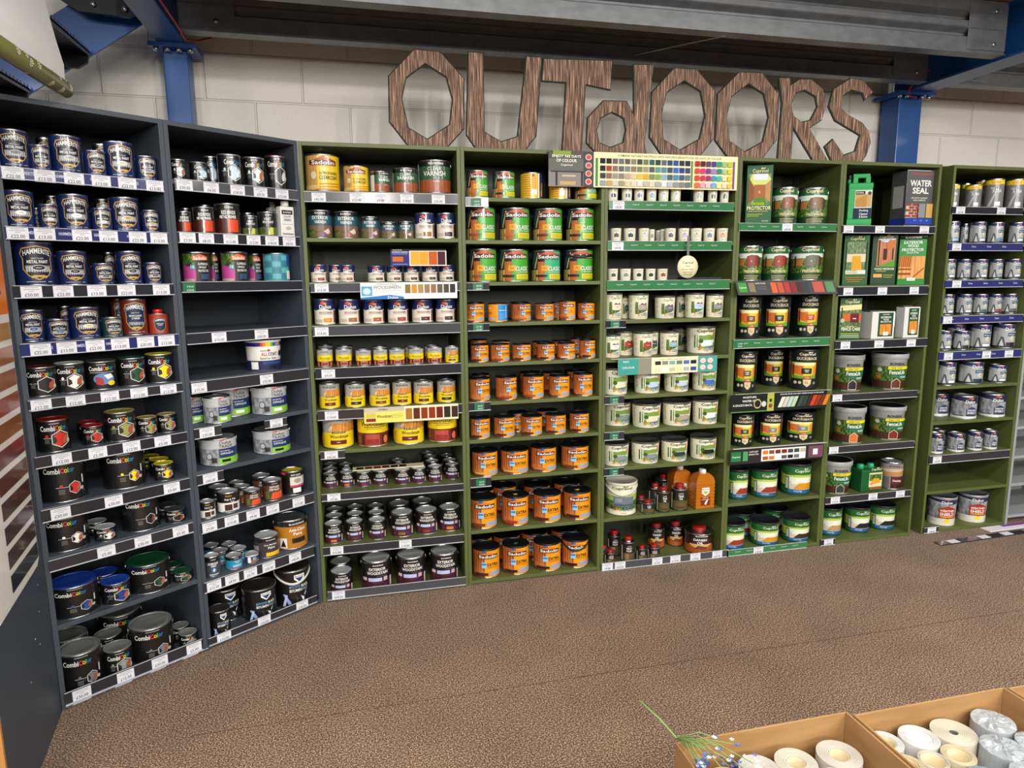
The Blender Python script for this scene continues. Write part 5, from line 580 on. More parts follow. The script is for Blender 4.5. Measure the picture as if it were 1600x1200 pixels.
['B3', 1.768, [('green', 0.016, 0.714, 1.768, 0.048, [(0.07, '4.50', 0)])], [('SPO:dk', 0.0854, 0.03, 0.029, 0.0663, 0.0, 0), ('SPO:navy', 0.1638, 0.03, 0.0316, 0.0669, 0.0, 0), ('SPO:ice', 0.2407, 0.03, 0.0281, 0.0675, 0.0, 0), ('SPO:slate', 0.3913, 0.03, 0.0292, 0.0688, 0.0, 0), ('SPO:lil', 0.4687, 0.03, 0.0292, 0.0694, 0.0, 0), ('SPO:beige', 0.5422, 0.03, 0.0308, 0.07, 0.0, 0), ('SPO:slat2', 0.6174, 0.03, 0.0307, 0.0706, 0.0, 0), ('SPO:coral', 0.6955, 0.03, 0.0307, 0.0713, 0.0, 0), ('SPO:ice', 0.3735, 0.1, 0.0132, 0.0676, 0.0, 1), ('SPO:ice', 0.379, 0.16, 0.0151, 0.0664, 0.0, 1), ('SPO:grey', 0.2982, 0.07, 0.0164, 0.0649, 0.0, 1)]],
['B3', 1.569, [('green', 0.015, 0.712, 1.569, 0.05, [])], [('SPO:dk', 0.0712, 0.03, 0.0281, 0.0606, 0.0, 0), ('SPO:grey', 0.1425, 0.03, 0.0293, 0.0602, 0.0, 0), ('SPO:black', 0.2136, 0.03, 0.0287, 0.0599, 0.0, 0), ('SPO:black', 0.2832, 0.03, 0.0268, 0.0595, 0.0, 0), ('SPO:red', 0.3523, 0.03, 0.0288, 0.0591, 0.0, 0)]],
['B3', 1.366, [('grey', 0.013, 0.122, 1.366, 0.039, [(0.063, '18.00', 1)])], [('CSH:cream', 0.0831, 0.03, 0.0521, 0.1404, 0.0, 0), ('CSH:taupe', 0.2308, 0.03, 0.0546, 0.1352, 0.0, 0), ('CSH:slate', 0.3844, 0.03, 0.0559, 0.1198, 0.0, 0), ('CSH:sky', 0.5591, 0.03, 0.0537, 0.1337, 0.0, 0), ('CSH:grey', 0.6768, 0.03, 0.0483, 0.1265, 0.0, 0), ('CSH:dgrn', 0.1782, 0.1231, 0.0238, 0.1194, 0.0, 1), ('CSH:dblu', 0.5152, 0.1289, 0.0282, 0.1201, 0.0, 1)]],
['B3', 1.164, [], [('CSH:white', 0.0814, 0.0424, 0.0537, 0.1227, 0.0, 0), ('CSH:red', 0.2661, 0.0386, 0.0545, 0.1322, 0.0, 0), ('CSH:aqua', 0.4314, 0.0641, 0.0521, 0.1292, 0.0, 0), ('CSB:white', 0.6443, 0.0771, 0.0813, 0.1517, 0.0, 0), ('CSH:red', 0.1929, 0.1235, 0.0545, 0.1322, 0.0, 1), ('CSH:dgrn', 0.3404, 0.1226, 0.0521, 0.1292, 0.0, 1), ('CSH:dgrn', 0.6155, 0.2841, 0.0521, 0.1292, 0.0, 1)]],
['B3', 0.967, [('grey', 0.011, 0.12, 0.969, 0.043, [(0.064, '27.50', 1)])], [('CSB:cream', 0.1041, 0.0155, 0.0731, 0.1442, 0.0, 0), ('CSB:sky', 0.289, 0.008, 0.0731, 0.1269, 0.0, 0), ('CSB:lil', 0.4617, 0.008, 0.0703, 0.1269, 0.0, 0), ('CSB:blue', 0.6297, 0.008, 0.0683, 0.1301, 0.0, 0)]],
['B3', 0.777, [], [('CSB:cream', 0.2921, 0.008, 0.0796, 0.1326, 0.0, 0), ('CSB:taupe', 0.4725, 0.008, 0.0798, 0.1327, 0.0, 0), ('CSB:white', 0.6434, 0.008, 0.0723, 0.1361, 0.0, 0), ('CSB:grey', 0.1543, 0.0959, 0.0796, 0.1326, 0.0, 1)]],
['B3', 0.576, [('grey', 0.011, 0.123, 0.775, 0.043, [(0.067, '27.50', 1)]), ('grey', 0.013, 0.126, 0.578, 0.042, [(0.07, '38.00', 1)])], [('CSB:grey', 0.1121, 0.008, 0.0741, 0.1254, 0.0, 0), ('CSB:grey', 0.2887, 0.008, 0.079, 0.1226, 0.0, 0), ('CSB:dk', 0.4633, 0.008, 0.0753, 0.1208, 0.0, 0), ('CSB:black', 0.6408, 0.008, 0.0752, 0.1256, 0.0, 0)]],
['B3', 0.294, [], [('CSX:grey', 0.1555, 0.008, 0.0889, 0.1844, 0.0, 0), ('TEK:s', 0.2936, 0.008, 0.0365, 0.0704, 0.0, 0), ('TEK:t', 0.3858, 0.008, 0.0374, 0.1368, 0.0, 0), ('TEK:t', 0.4898, 0.008, 0.0475, 0.1455, 0.0, 0), ('AMB:x', 0.6261, 0.008, 0.058, 0.2202, 0.0, 0), ('TEK:s', 0.2871, 0.0843, 0.0365, 0.0704, 0.0, 1), ('TEK:t', 0.3734, 0.0852, 0.0374, 0.1368, 0.0, 1), ('TEK:t', 0.4867, 0.2009, 0.0475, 0.1455, 0.0, 1), ('AMB:x', 0.5389, 0.109, 0.058, 0.2202, 0.0, 1)]],
['B3', 0.022, [('silver', 0.004, 0.775, 0.044, 0.046, [(0.04, '9.80', 0), (0.114, '22.00', 0), (0.335, '7.50', 0), (0.445, '13.00', 0), (0.568, '18.65', 0), (0.705, '30.00', 0)])], [('FRE:s', 0.0734, 0.008, 0.0324, 0.076, 0.0, 0), ('FRE:t', 0.1811, 0.008, 0.0381, 0.1386, 0.0, 0), ('FRE:s', 0.2609, 0.008, 0.0303, 0.0818, 0.0, 0), ('FRE:s', 0.3371, 0.008, 0.0357, 0.0791, 0.0, 0), ('DAN:t', 0.4256, 0.15, 0.0508, 0.1365, 0.0, 0), ('DAN:l', 0.6378, 0.008, 0.0801, 0.1409, 0.0, 0), ('FRE:s', 0.0593, 0.0742, 0.0324, 0.076, 0.0, 1), ('FRE:t', 0.1412, 0.1118, 0.0381, 0.1386, 0.0, 1), ('DAN:l', 0.5476, 0.1513, 0.0508, 0.1365, 0.0, 1)]],
['B4', 1.864, [('green', 0.006, 0.604, 1.864, 0.041, [(0.297, '40.00', 0)])], [('CPR:x', 0.1582, 0.055, 0.0681, 0.3133, 0.0, 0), ('PRE:brn', 0.346, 0.03, 0.0689, 0.1989, 0.0, 0), ('PRE:oak', 0.5296, 0.03, 0.083, 0.2013, 0.0, 0)]],
['B4', 1.56, [], [('PRE:red', 0.1423, 0.03, 0.0708, 0.1898, 0.0, 0), ('PRE:rd2', 0.3084, 0.03, 0.0708, 0.1871, 0.0, 0), ('PRE:grey', 0.5215, 0.03, 0.0874, 0.1895, 0.0, 0)]],
['B4', 1.243, [('green', 0.0, 0.608, 1.244, 0.048, [(0.039, '18.00', 1)])], [('DUC:brn', 0.157, 0.03, 0.0673, 0.2333, 0.0, 0), ('DUC:grn', 0.3404, 0.03, 0.075, 0.2336, 0.0, 0), ('DUC:org', 0.5319, 0.03, 0.0692, 0.2345, 0.0, 0)]],
['B4', 0.942, [], [('DUC:bk', 0.4253, 0.17, 0.0677, 0.2177, 0.0, 0), ('DUC:mid', 0.138, 0.0175, 0.0664, 0.2321, 0.0, 0), ('DUC:blk', 0.5244, 0.008, 0.0852, 0.2303, 0.0, 0)]],
['B4', 0.634, [], [('DUC:gn2', 0.1342, 0.008, 0.0668, 0.1862, 0.0, 0), ('DUC:slt', 0.3155, 0.008, 0.0703, 0.183, 0.0, 0), ('DUC:slt', 0.5237, 0.008, 0.0888, 0.1765, 0.0, 0)]],
['B4', 0.313, [], [('DST:red', 0.1324, 0.0343, 0.0591, 0.1778, 0.0, 0), ('DST:red', 0.307, 0.0203, 0.0779, 0.1703, 0.0, 0), ('DSX:gld', 0.5213, 0.0134, 0.0874, 0.1887, 0.0, 0)]],
['B4', 0.022, [('green', 0.02, 0.543, 0.039, 0.039, [(0.222, '18.00', 0)])], [('DST:red', 0.0996, 0.008, 0.0794, 0.1561, 0.0, 0), ('DST:gld', 0.322, 0.008, 0.0842, 0.1433, 0.0, 0), ('DST:brn', 0.5318, 0.008, 0.0809, 0.1455, 0.0, 0), ('DST:red', 0.2714, 0.174, 0.0842, 0.1433, 0.0, 1), ('DST:red', 0.5003, 0.171, 0.0809, 0.1455, 0.0, 1)]],
['B5', 1.86, [('grey', 0.006, 0.623, 1.857, 0.041, [(0.048, '20.00', 0), (0.252, '13.00', 0), (0.549, '33.00', 0)])], [('JER:x', 0.1637, 0.055, 0.0664, 0.2876, 0.0, 0), ('WAT:x', 0.5327, 0.03, 0.0914, 0.3127, 0.0, 0)]],
['B5', 1.529, [('grey', 0.004, 0.61, 1.522, 0.049, [(0.073, '28.00', 0), (0.299, '30.00', 0), (0.515, '25.00', 0)])], [('CAN:oil', 0.1627, 0.055, 0.0671, 0.2837, 0.0, 0), ('CAN:wpr', 0.3513, 0.055, 0.0666, 0.2848, 0.0, 0), ('CAN:gst', 0.5436, 0.055, 0.0724, 0.2812, 0.0, 0)]],
['B5', 1.22, [('grey', 0.009, 0.637, 1.218, 0.047, [(0.079, '20.00', 0), (0.304, '27.00', 0), (0.525, '18.00', 0)])], [('CAN:fen', 0.1444, 0.0469, 0.0581, 0.2399, 0.0, 0), ('PAK:x', 0.3498, 0.0218, 0.0776, 0.1631, 0.0, 0), ('PAK:x', 0.5548, 0.0312, 0.0538, 0.1871, 0.0, 0)]],
['B5', 0.905, [('grey', 0.011, 0.601, 0.911, 0.041, [(0.05, '19.00', 0)])], [('FEN:drk', 0.239, 0.0636, 0.0944, 0.2163, 0.0, 0), ('FEN:brn', 0.5201, 0.0357, 0.1028, 0.2165, 0.0, 0)]],
['B5', 0.599, [('grey', 0.013, 0.608, 0.603, 0.041, [(0.05, '19.00', 0)])], [('FEN:org', 0.2312, 0.0109, 0.0944, 0.2173, 0.0, 0), ('FEN:red', 0.5195, 0.0208, 0.1034, 0.2061, 0.0, 0)]],
['B5', 0.29, [('grey', 0.016, 0.613, 0.298, 0.042, [(0.084, '19.00', 0), (0.345, '38.00', 0), (0.539, '33.00', 0)])], [('FEN:grn', 0.169, 0.0197, 0.0944, 0.202, 0.0, 0), ('JRG:x', 0.3742, 0.0398, 0.0763, 0.163, 0.0, 0), ('DEC:x', 0.558, 0.0294, 0.0655, 0.1687, 0.0, 0)]],
['B5', 0.019, [('grey', -0.001, 0.102, 0.039, 0.039, [(0.058, '18.00', 0)])], [('DST:tan', 0.1621, 0.0549, 0.0748, 0.1731, 0.0, 0), ('DST:drk', 0.3613, 0.0523, 0.0748, 0.161, 0.0, 0), ('DST:drk', 0.5451, 0.0517, 0.0782, 0.156, 0.0, 0)]],
['B6', 1.971, [('grey', 0.003, 0.511, 1.969, 0.041, [(0.063, '23.00', 0), (0.353, '35.00', 0)])], [('SAN:x', 0.0504, 0.008, 0.031, 0.1263, 0.0, 0), ('SAN:x', 0.2025, 0.008, 0.0423, 0.1277, 0.0, 0), ('SAN:x', 0.3593, 0.008, 0.0503, 0.1656, 0.0, 0), ('SAN:x', 0.5103, 0.008, 0.0489, 0.1674, 0.0, 0), ('SAN:x', 0.2244, 0.1, 0.0223, 0.1468, 0.0, 1), ('SAN:x', 0.3746, 0.12, 0.0325, 0.172, 0.0, 1)]],
['B6', 1.764, [('purple', -0.0, 0.54, 1.764, 0.044, [(0.06, '17.00', 0)])], [('DWS:sky', 0.0945, 0.03, 0.0404, 0.1278, 0.0, 0), ('DWS:ice', 0.2865, 0.03, 0.0421, 0.1277, 0.0, 0), ('DWS:blue', 0.4168, 0.03, 0.0419, 0.1262, 0.0, 0), ('DWS:ice', 0.5694, 0.03, 0.0396, 0.1278, 0.0, 0), ('DWS:bk', 0.2452, 0.1024, 0.0204, 0.1204, 0.0, 1)]],
['B6', 1.555, [('purple', 0.004, 0.569, 1.551, 0.043, [(0.085, '17.00', 0)])], [('DWS:ice', 0.0924, 0.03, 0.0396, 0.1189, 0.0, 0), ('DWS:grey', 0.2034, 0.03, 0.0353, 0.1187, 0.0, 0), ('DWS:ice', 0.3255, 0.03, 0.0425, 0.1184, 0.0, 0), ('DWS:grey', 0.4413, 0.03, 0.035, 0.1182, 0.0, 0), ('DWS:ice', 0.5765, 0.03, 0.0428, 0.1199, 0.0, 0)]],
['B6', 1.346, [('purple', 0.0, 0.598, 1.343, 0.044, [(0.044, '17.00', 0)])], [('DWS:ice', 0.1056, 0.03, 0.0404, 0.1221, 0.0, 0), ('DWS:ice', 0.2381, 0.03, 0.0418, 0.1218, 0.0, 0), ('DWS:tea', 0.3533, 0.03, 0.0387, 0.1204, 0.0, 0), ('DWS:red', 0.462, 0.03, 0.0365, 0.119, 0.0, 0), ('DWS:slate', 0.5781, 0.03, 0.0413, 0.119, 0.0, 0)]],
['B6', 1.135, [('purple', 0.006, 0.615, 1.131, 0.049, [(0.074, '17.00', 0), (0.353, '30.00', 0), (0.521, '30.00', 0)])], [('DWS:ice', 0.1107, 0.0282, 0.0396, 0.1164, 0.0, 0), ('DWS:blk', 0.2277, 0.0138, 0.0428, 0.1146, 0.0, 0), ('DWS:ice', 0.3726, 0.008, 0.0534, 0.1485, 0.0, 0), ('DWS:blk', 0.5556, 0.008, 0.0597, 0.1484, 0.0, 0), ('DWS:bk', 0.2735, 0.0915, 0.0534, 0.1485, 0.0, 1)]],
['B6', 0.922, [], [('DWS:white', 0.1396, 0.008, 0.0483, 0.1413, 0.0, 0), ('DWS:navy', 0.3398, 0.008, 0.0668, 0.1359, 0.0, 0), ('DWS:white', 0.5239, 0.008, 0.0482, 0.1089, 0.0, 0)]],
['B6', 0.705, [], [('DWB:x', 0.3214, 0.0118, 0.0702, 0.1426, 0.0, 0), ('DWB:x', 0.5348, 0.008, 0.0723, 0.1433, 0.0, 0), ('DWB:bk', 0.2296, 0.1239, 0.0702, 0.1426, 0.0, 1)]],
['B6', 0.501, [('grey', 0.004, 0.609, 0.498, 0.056, [(0.063, '16.50', 0)])], [('DWB:x', 0.1007, 0.008, 0.0408, 0.1233, 0.0, 0), ('DWB:x', 0.2587, 0.008, 0.0469, 0.1135, 0.0, 0), ('DWB:x', 0.3956, 0.008, 0.0418, 0.1162, 0.0, 0), ('DWB:x', 0.512, 0.008, 0.0399, 0.1177, 0.0, 0), ('DWB:x', 0.2351, 0.1153, 0.0469, 0.1135, 0.0, 1)]],
['B6', 0.269, [], []],
['B6', 0.019, [('grey', 0.012, 0.123, 0.041, 0.033, [(0.072, '46.00', 0)])], [('DWR:x', 0.25, 0.0232, 0.0819, 0.1823, 0.0, 0), ('DWR:x', 0.485, 0.0197, 0.0849, 0.1791, 0.0, 0)]],
]
LETTERS=[('O', [(0.3327, 2.6351), (0.4541, 2.6322), (0.5662, 2.5194), (0.5617, 2.2899), (0.4786, 2.201), (0.2926, 2.201), (0.2073, 2.3085), (0.211, 2.5103)], [(0.3837, 2.5705), (0.4782, 2.5182), (0.5047, 2.4209), (0.4889, 2.3093), (0.3843, 2.2406), (0.2989, 2.2868), (0.2727, 2.4131), (0.2946, 2.5043)]), ('U', [(0.5842, 2.6406), (0.6603, 2.6396), (0.6604, 2.2826), (0.7408, 2.2417), (0.8195, 2.2682), (0.8669, 2.638), (0.9486, 2.6379), (0.9189, 2.2712), (0.8621, 2.201), (0.6135, 2.201), (0.5683, 2.264)], None), ('T', [(0.9511, 2.6329), (1.3085, 2.6451), (1.3003, 2.5026), (1.171, 2.5204), (1.1522, 2.201), (1.0469, 2.201), (1.0651, 2.5246), (0.9435, 2.5255)], None), ('d', [(1.2611, 2.4558), (1.3885, 2.4589), (1.4242, 2.401), (1.4171, 2.6335), (1.531, 2.6404), (1.4892, 2.2632), (1.5018, 2.201), (1.431, 2.201), (1.2234, 2.201), (1.1735, 2.2495), (1.1784, 2.369)], [(1.308, 2.3981), (1.3699, 2.3735), (1.3824, 2.3188), (1.3676, 2.2588), (1.3018, 2.2351), (1.2446, 2.2544), (1.2326, 2.3128), (1.2518, 2.3683)]), ('O', [(1.6388, 2.6309), (1.7648, 2.6327), (1.8785, 2.5265), (1.8759, 2.2938), (1.8001, 2.201), (1.5818, 2.201), (1.5117, 2.2886), (1.5199, 2.508)], [(1.6986, 2.5683), (1.7899, 2.5219), (1.8191, 2.4082), (1.7921, 2.2924), (1.6864, 2.2353), (1.5936, 2.2834), (1.579, 2.4016), (1.6056, 2.5084)]), ('O', [(2.004, 2.632), (2.139, 2.6373), (2.2501, 2.5289), (2.2486, 2.3033), (2.1651, 2.201), (1.9608, 2.201), (1.8821, 2.2857), (1.8855, 2.5186)], [(2.0636, 2.5734), (2.155, 2.5282), (2.1884, 2.4161), (2.1603, 2.2915), (2.0601, 2.2394), (1.9698, 2.2872), (1.9467, 2.4055), (1.9712, 2.5065)]), ('R', [(2.2386, 2.6188), (2.309, 2.6203), (2.3142, 2.5869), (2.363, 2.6174), (2.4343, 2.6214), (2.513, 2.5764), (2.537, 2.4918), (2.5167, 2.4132), (2.4447, 2.3695), (2.5754, 2.201), (2.4741, 2.201), (2.344, 2.3629), (2.3407, 2.201), (2.2545, 2.201), (2.2648, 2.4874)], [(2.3975, 2.5601), (2.4665, 2.5313), (2.4805, 2.4805), (2.4437, 2.4144), (2.3928, 2.4019), (2.3449, 2.4272), (2.3227, 2.4859), (2.3476, 2.5423)]), ('S', [(2.8304, 2.5739), (2.7763, 2.5259), (2.7591, 2.5633), (2.6887, 2.5753), (2.6403, 2.5443), (2.6324, 2.4833), (2.6776, 2.4506), (2.7775, 2.4111), (2.8229, 2.3643), (2.8373, 2.3115), (2.8141, 2.2392), (2.7842, 2.201), (2.5904, 2.201), (2.5403, 2.279), (2.592, 2.3229), (2.6677, 2.2417), (2.736, 2.2635), (2.7595, 2.3442), (2.5976, 2.414), (2.5511, 2.4856), (2.5744, 2.5796), (2.678, 2.641), (2.7584, 2.6342)], None)]
ROLLS=[[0.8772, -2.0319, 0.0469, 0.012, 0.4495, 'e4e0d6', 'white paper roll beside the flower stem, first box', {'core': 'd8d4c8'}], [0.7841, -2.0509, 0.0471, 0.012, 0.4495, 'e0cc98', 'pale yellow roll at the picture bottom edge, first box', {'core': 'e0cc98'}], [0.9733, -2.0332, 0.0482, 0.022, 0.4495, 'e8e2d4', 'cream roll with buff core, middle of back row, first box', {}], [1.0891, -2.0362, 0.0512, 0.024, 0.4495, 'e6ddd0', 'cream roll with buff core touching the right side, first box', {}], [1.0262, -2.1126, 0.0462, 0.008, 0.4495, 'dde2da', 'pale grey-green roll in front, first box', {'core': '3a4a7a'}], [1.2304, -2.0254, 0.0404, 0.024, 0.4495, 'e8e8e6', 'white roll with buff core, left back corner, middle box', {}], [1.3232, -2.0309, 0.0459, 0.03, 0.4495, 'eceae6', 'white roll with plastic-stuffed core, back row, middle box', {'core': 'e0e0e4'}], [1.4218, -2.0367, 0.0517, 0.01, 0.4495, 'e8e0cc', 'largest loose cream roll with tiny dark core, middle box', {'core': '4a4640'}], [1.5478, -2.033, 0.048, 0.0, 0.4495, 'b8b2b2', 'mauve-grey plastic-wrapped roll in the back right, middle box', {'wrap': 1, 'seed': 3}], [1.4822, -2.1157, 0.0467, 0.0, 0.4495, '8a9cae', 'blue plastic-wrapped roll with silver print, middle box', {'wrap': 1, 'seed': 5}], [1.5756, -2.1277, 0.0464, 0.0, 0.4495, 'bcb8b8', 'grey plastic-wrapped roll at the right edge, middle box', {'wrap': 1, 'seed': 6}], [1.3638, -2.1056, 0.0373, 0.026, 0.4495, 'e6d8b4', 'cream roll with wide buff core and marbled side, middle box', {}], [1.2921, -2.105, 0.0334, 0.028, 0.4495, 'e6e2d6', 'small white roll with wide buff core, centre, middle box', {}], [1.2239, -2.1028, 0.0339, 0.022, 0.4495, 'e8d8ae', 'cream roll with buff core against the left side, middle box', {}], [1.2857, -2.1724, 0.0334, 0.024, 0.4495, 'e6d8b8', 'cream roll with buff core at the bottom edge, middle box', {}], [1.361, -2.1861, 0.0422, 0.014, 0.4495, '8fa8b4', 'blue-grey roll with white core at the bottom edge', {'core': 'e8e8e8'}], [1.463, -2.2014, 0.0402, 0.0, 0.4495, 'cfdcdc', 'pale blue wrapped roll in the bottom right corner, middle box', {'wrap': 1, 'seed': 8}], [1.705, -2.024, 0.039, 0.02, 0.4495, 'ece8de', 'white roll in the last box at the right edge', {}]]
# ------------------------------------------------------------ room
def structure(name,B): o=ob(name,B.mesh(name)); o['kind']='structure'; return o
carpet=mat('carpet','7a5f50',.95,spec=.1)
t=tex(carpet,'ShaderNodeTexNoise',185,(1,1,1),Detail=3.0,Roughness=.75); r=ramp(carpet,t.outputs[0],[(.38,'2e2019'),(.46,'5e483b'),(.53,'80664f'),(.62,'c9b19c')])
nt,N,L,b=nodes(carpet); t2=tex(carpet,'ShaderNodeTexNoise',3.0,(1,1,1),Detail=3.0)
mx=N.new('ShaderNodeMixRGB'); mx.blend_type='OVERLAY'; mx.inputs[0].default_value=.3; L.new(r.outputs[0],mx.inputs[1]); L.new(t2.outputs[0],mx.inputs[2]); L.new(mx.outputs[0],b.inputs['Base Color']); carpet.node_tree.nodes['Principled BSDF'].inputs['Sheen Weight'].default_value=.1
B=MB(); B.box((-4,-8,-.05),(8,1.2,0),carpet); structure('floor',B)
B=MB(); sm=mat('carpet_seam','5e483c',.95); B.box((-.62,-.9135,0),(.45,-.911,.0012),sm,Matrix.Translation((0,0,0))); B.box((.45,-.9135,0),(4.2,-.911,.0012),sm); structure('trim_1',B)
wall=mat('block_wall','d9d2c4',.8); nt,N,L,b=nodes(wall)
tc=N.new('ShaderNodeTexCoord'); sx=N.new('ShaderNodeSeparateXYZ'); cx=N.new('ShaderNodeCombineXYZ'); L.new(tc.outputs['Object'],sx.inputs[0])
a1=N.new('ShaderNodeMath'); a1.operation='ADD'; a1.inputs[1].default_value=.9185+4.79; L.new(sx.outputs[0],a1.inputs[0]); L.new(a1.outputs[0],cx.inputs[0])
a2=N.new('ShaderNodeMath'); a2.operation='ADD'; a2.inputs[1].default_value=-.163; L.new(sx.outputs[2],a2.inputs[0]); L.new(a2.outputs[0],cx.inputs[1])
bk=N.new('ShaderNodeTexBrick'); bk.inputs['Scale'].default_value=1; bk.inputs['Brick Width'].default_value=.479; bk.inputs['Row Height'].default_value=.234; bk.inputs['Mortar Size'].default_value=.007; bk.inputs['Mortar Smooth'].default_value=.6
bk.inputs['Color1'].default_value=(*hexc('e9e5dc'),1); bk.inputs['Color2'].default_value=(*hexc('e4e0d7'),1); bk.inputs['Mortar'].default_value=(*hexc('e3dfd6'),1)
L.new(cx.outputs[0],bk.inputs['Vector']); L.new(bk.outputs['Color'],b.inputs['Base Color'])
nz=tex(wall,'ShaderNodeTexNoise',70,(1,1,1),Detail=4.0)
mu=N.new('ShaderNodeMath'); mu.operation='MULTIPLY_ADD'; mu.inputs[1].default_value=-2.2; L.new(bk.outputs['Fac'],mu.inputs[0]); L.new(nz.outputs[0],mu.inputs[2]); bump(wall,mu.outputs[0],.7,.005)
B=MB(); B.box((-4,.62,0),(8,.7,3.4),wall); structure('wall_back',B)
B=MB(); chip=mat('chipboard','8a6a4c',.8); t=tex(chip,'ShaderNodeTexNoise',60,(1,1,1)); r=ramp(chip,t.outputs[0],[(.3,'6e523a'),(.7,'a07e5c')]); chip.node_tree.links.new(r.outputs[0],chip.node_tree.nodes['Principled BSDF'].inputs['Base Color'])
B.box((-.84,-1.3,2.975),(8,.62,3.01),chip); structure('ceiling',B)
# steel frame of the mezzanine
blue=mat('blue_steel','0d4c8f',.4,0,.15); galv=mat('galvanised_steel','8b8e92',.42,.45)
t=tex(galv,'ShaderNodeTexNoise',14,(1,1,2),Detail=5.0); nt,N,L,b=nodes(galv); r=ramp(galv,t.outputs[0],[(.25,'6e7276'),(.75,'85898d')]); L.new(r.outputs[0],b.inputs['Base Color'])
bolt_m=mat('zinc_bolt','c6c8ca',.3,.9)
def joist(x0,x1,y,label,ends=True):
    root=bpy.data.objects.new('steel_joist',None); COL.objects.link(root); root.location=(x0,y,2.715); tag(root,label,'steel joist','galvanised joists under the mezzanine')
    H=.255; prof=[(.06,.0),(0,.0),(0,.075),(.03,.09),(.03,.1),(-.006,.116),(0,.125),(0,.152),(.03,.167),(.03,.177),(-.006,.193),(0,.2),(0,H),(.06,H)]
    pr=prof+[(y_+.003,z_) for y_,z_ in prof[::-1]]
    pr=[(y_,z_) for y_,z_ in prof]+[(y_+.004 if 0<i<len(prof)-1 else y_,z_+(.004 if i==0 else (-.004 if i==len(prof)-1 else 0))) for i,(y_,z_) in list(enumerate(prof))[::-1]]
    B=MB(); n=len(B.v); k=len(pr)
    for x in (0,x1-x0): B.v+=[(x,p[0],p[1]) for p in pr]
    for i in range(k): j=(i+1)%k; B.face([i,j,k+j,k+i],galv)
    B.box((0,-.012,-.003),(x1-x0,.06,0),galv)
    ob('web',B.mesh('web'),root)
    for cx in ([.12,x1-x0-.12] if ends else []):
        B=MB(); B.bbox((cx-.12,-.004,.015),(cx+.12,-.0005,.24),galv,.001); cl_=ob('cleat',B.mesh('cleat'),root)
        for z in(.045,.205): B=MB(); B.lathe([(0,0),(.011,0),(.011,.01),(0,.01)],bolt_m,6,mx=Matrix.Translation((cx+.04,-.004,z))@Matrix.Rotation(PI/2,4,'X')); ob('bolt',B.mesh('bolt'),cl_)
    return root
joist(-.705,3.375,.26,'galvanised ribbed joist nearest the block wall, above the wooden letters')
joist(-.705,3.375,-.23,'galvanised ribbed joist in front, running along the top picture edge')
joist(3.56,7.5,.26,'galvanised joist beyond the right blue beam, at the right picture edge')
def beam(x0,x1,label,flip=0):
    root=bpy.data.objects.new('steel_beam',None); COL.objects.link(root); root.location=((x0+x1)/2,0,2.70); tag(root,label,'steel beam')
    w=(x1-x0)/2; B=MB(); B.box((-w,-2.2,0),(w,.6,.012),blue); B.box((-.005,-2.2,.012),(.005,.6,.27),blue); B.box((-w,-2.2,.262),(w,.6,.274),blue); ob('beam_section',B.mesh('beam_section'),root); return root
beam(3.385,3.545,'blue steel beam on the right blue post, running towards the camera')
beam(-.835,-.715,'blue steel beam on the left blue post, running towards the camera')
def post(x0,x1,y0,y1,label):
    root=bpy.data.objects.new('steel_post',None); COL.objects.link(root); root.location=((x0+x1)/2,(y0+y1)/2,0); tag(root,label,'steel post')
    w=(x1-x0)/2; d=(y1-y0)/2; B=MB(); B.bbox((-w,-d,0),(w,d,2.68),blue,.006); ob('column',B.mesh('column'),root)
    B=MB(); B.box((-w-.05,-d-.05,2.68),(w+.05,d+.012,2.6995),blue); cp_=ob('cap_plate',B.mesh('cap_plate'),root)
    for x in(-w-.02,-w+.03,w-.03,w+.02): B=MB(); B.lathe([(0,0),(.013,0),(.013,.016),(0,.016)],bolt_m,6,mx=Matrix.Translation((x,-d-.025,2.664))); ob('bolt',B.mesh('bolt'),cp_)
    return root
post(3.36,3.53,.44,.585,'blue steel post behind the box-can bay, right of the letters')
post(-.825,-.715,.44,.56,'blue steel post above the two navy bays, left of the letters')
red=mat('red_cable','b02a3a',.5)
B=MB(); B.tube([(-.70,-1.2,2.715),(-.70,-.6,2.715),(-.70,.2,2.712),(-.70,.35,2.70),(-.66,.42,2.72),(-.6,.45,2.75)],.005,red); tag(ob('cable',B.mesh('cable')),'red cable along the left blue beam edge','cable')
B=MB(); B.tube([(3.39,.25,2.78),(3.375,.34,2.74),(3.37,.385,2.70),(3.40,.405,2.672),(3.46,.41,2.668)],.005,red); tag(ob('cable',B.mesh('cable')),'short red cable looping onto the right blue post','cable')
B=MB(); B.tube([(1.50,.22,2.735),(1.78,-.2,2.712)],.004,mat('rod','9a9a96',.4,.7)); tag(ob('brace_rod',B.mesh('brace_rod')),'thin grey rod bracing the two joists above the letters','rod')
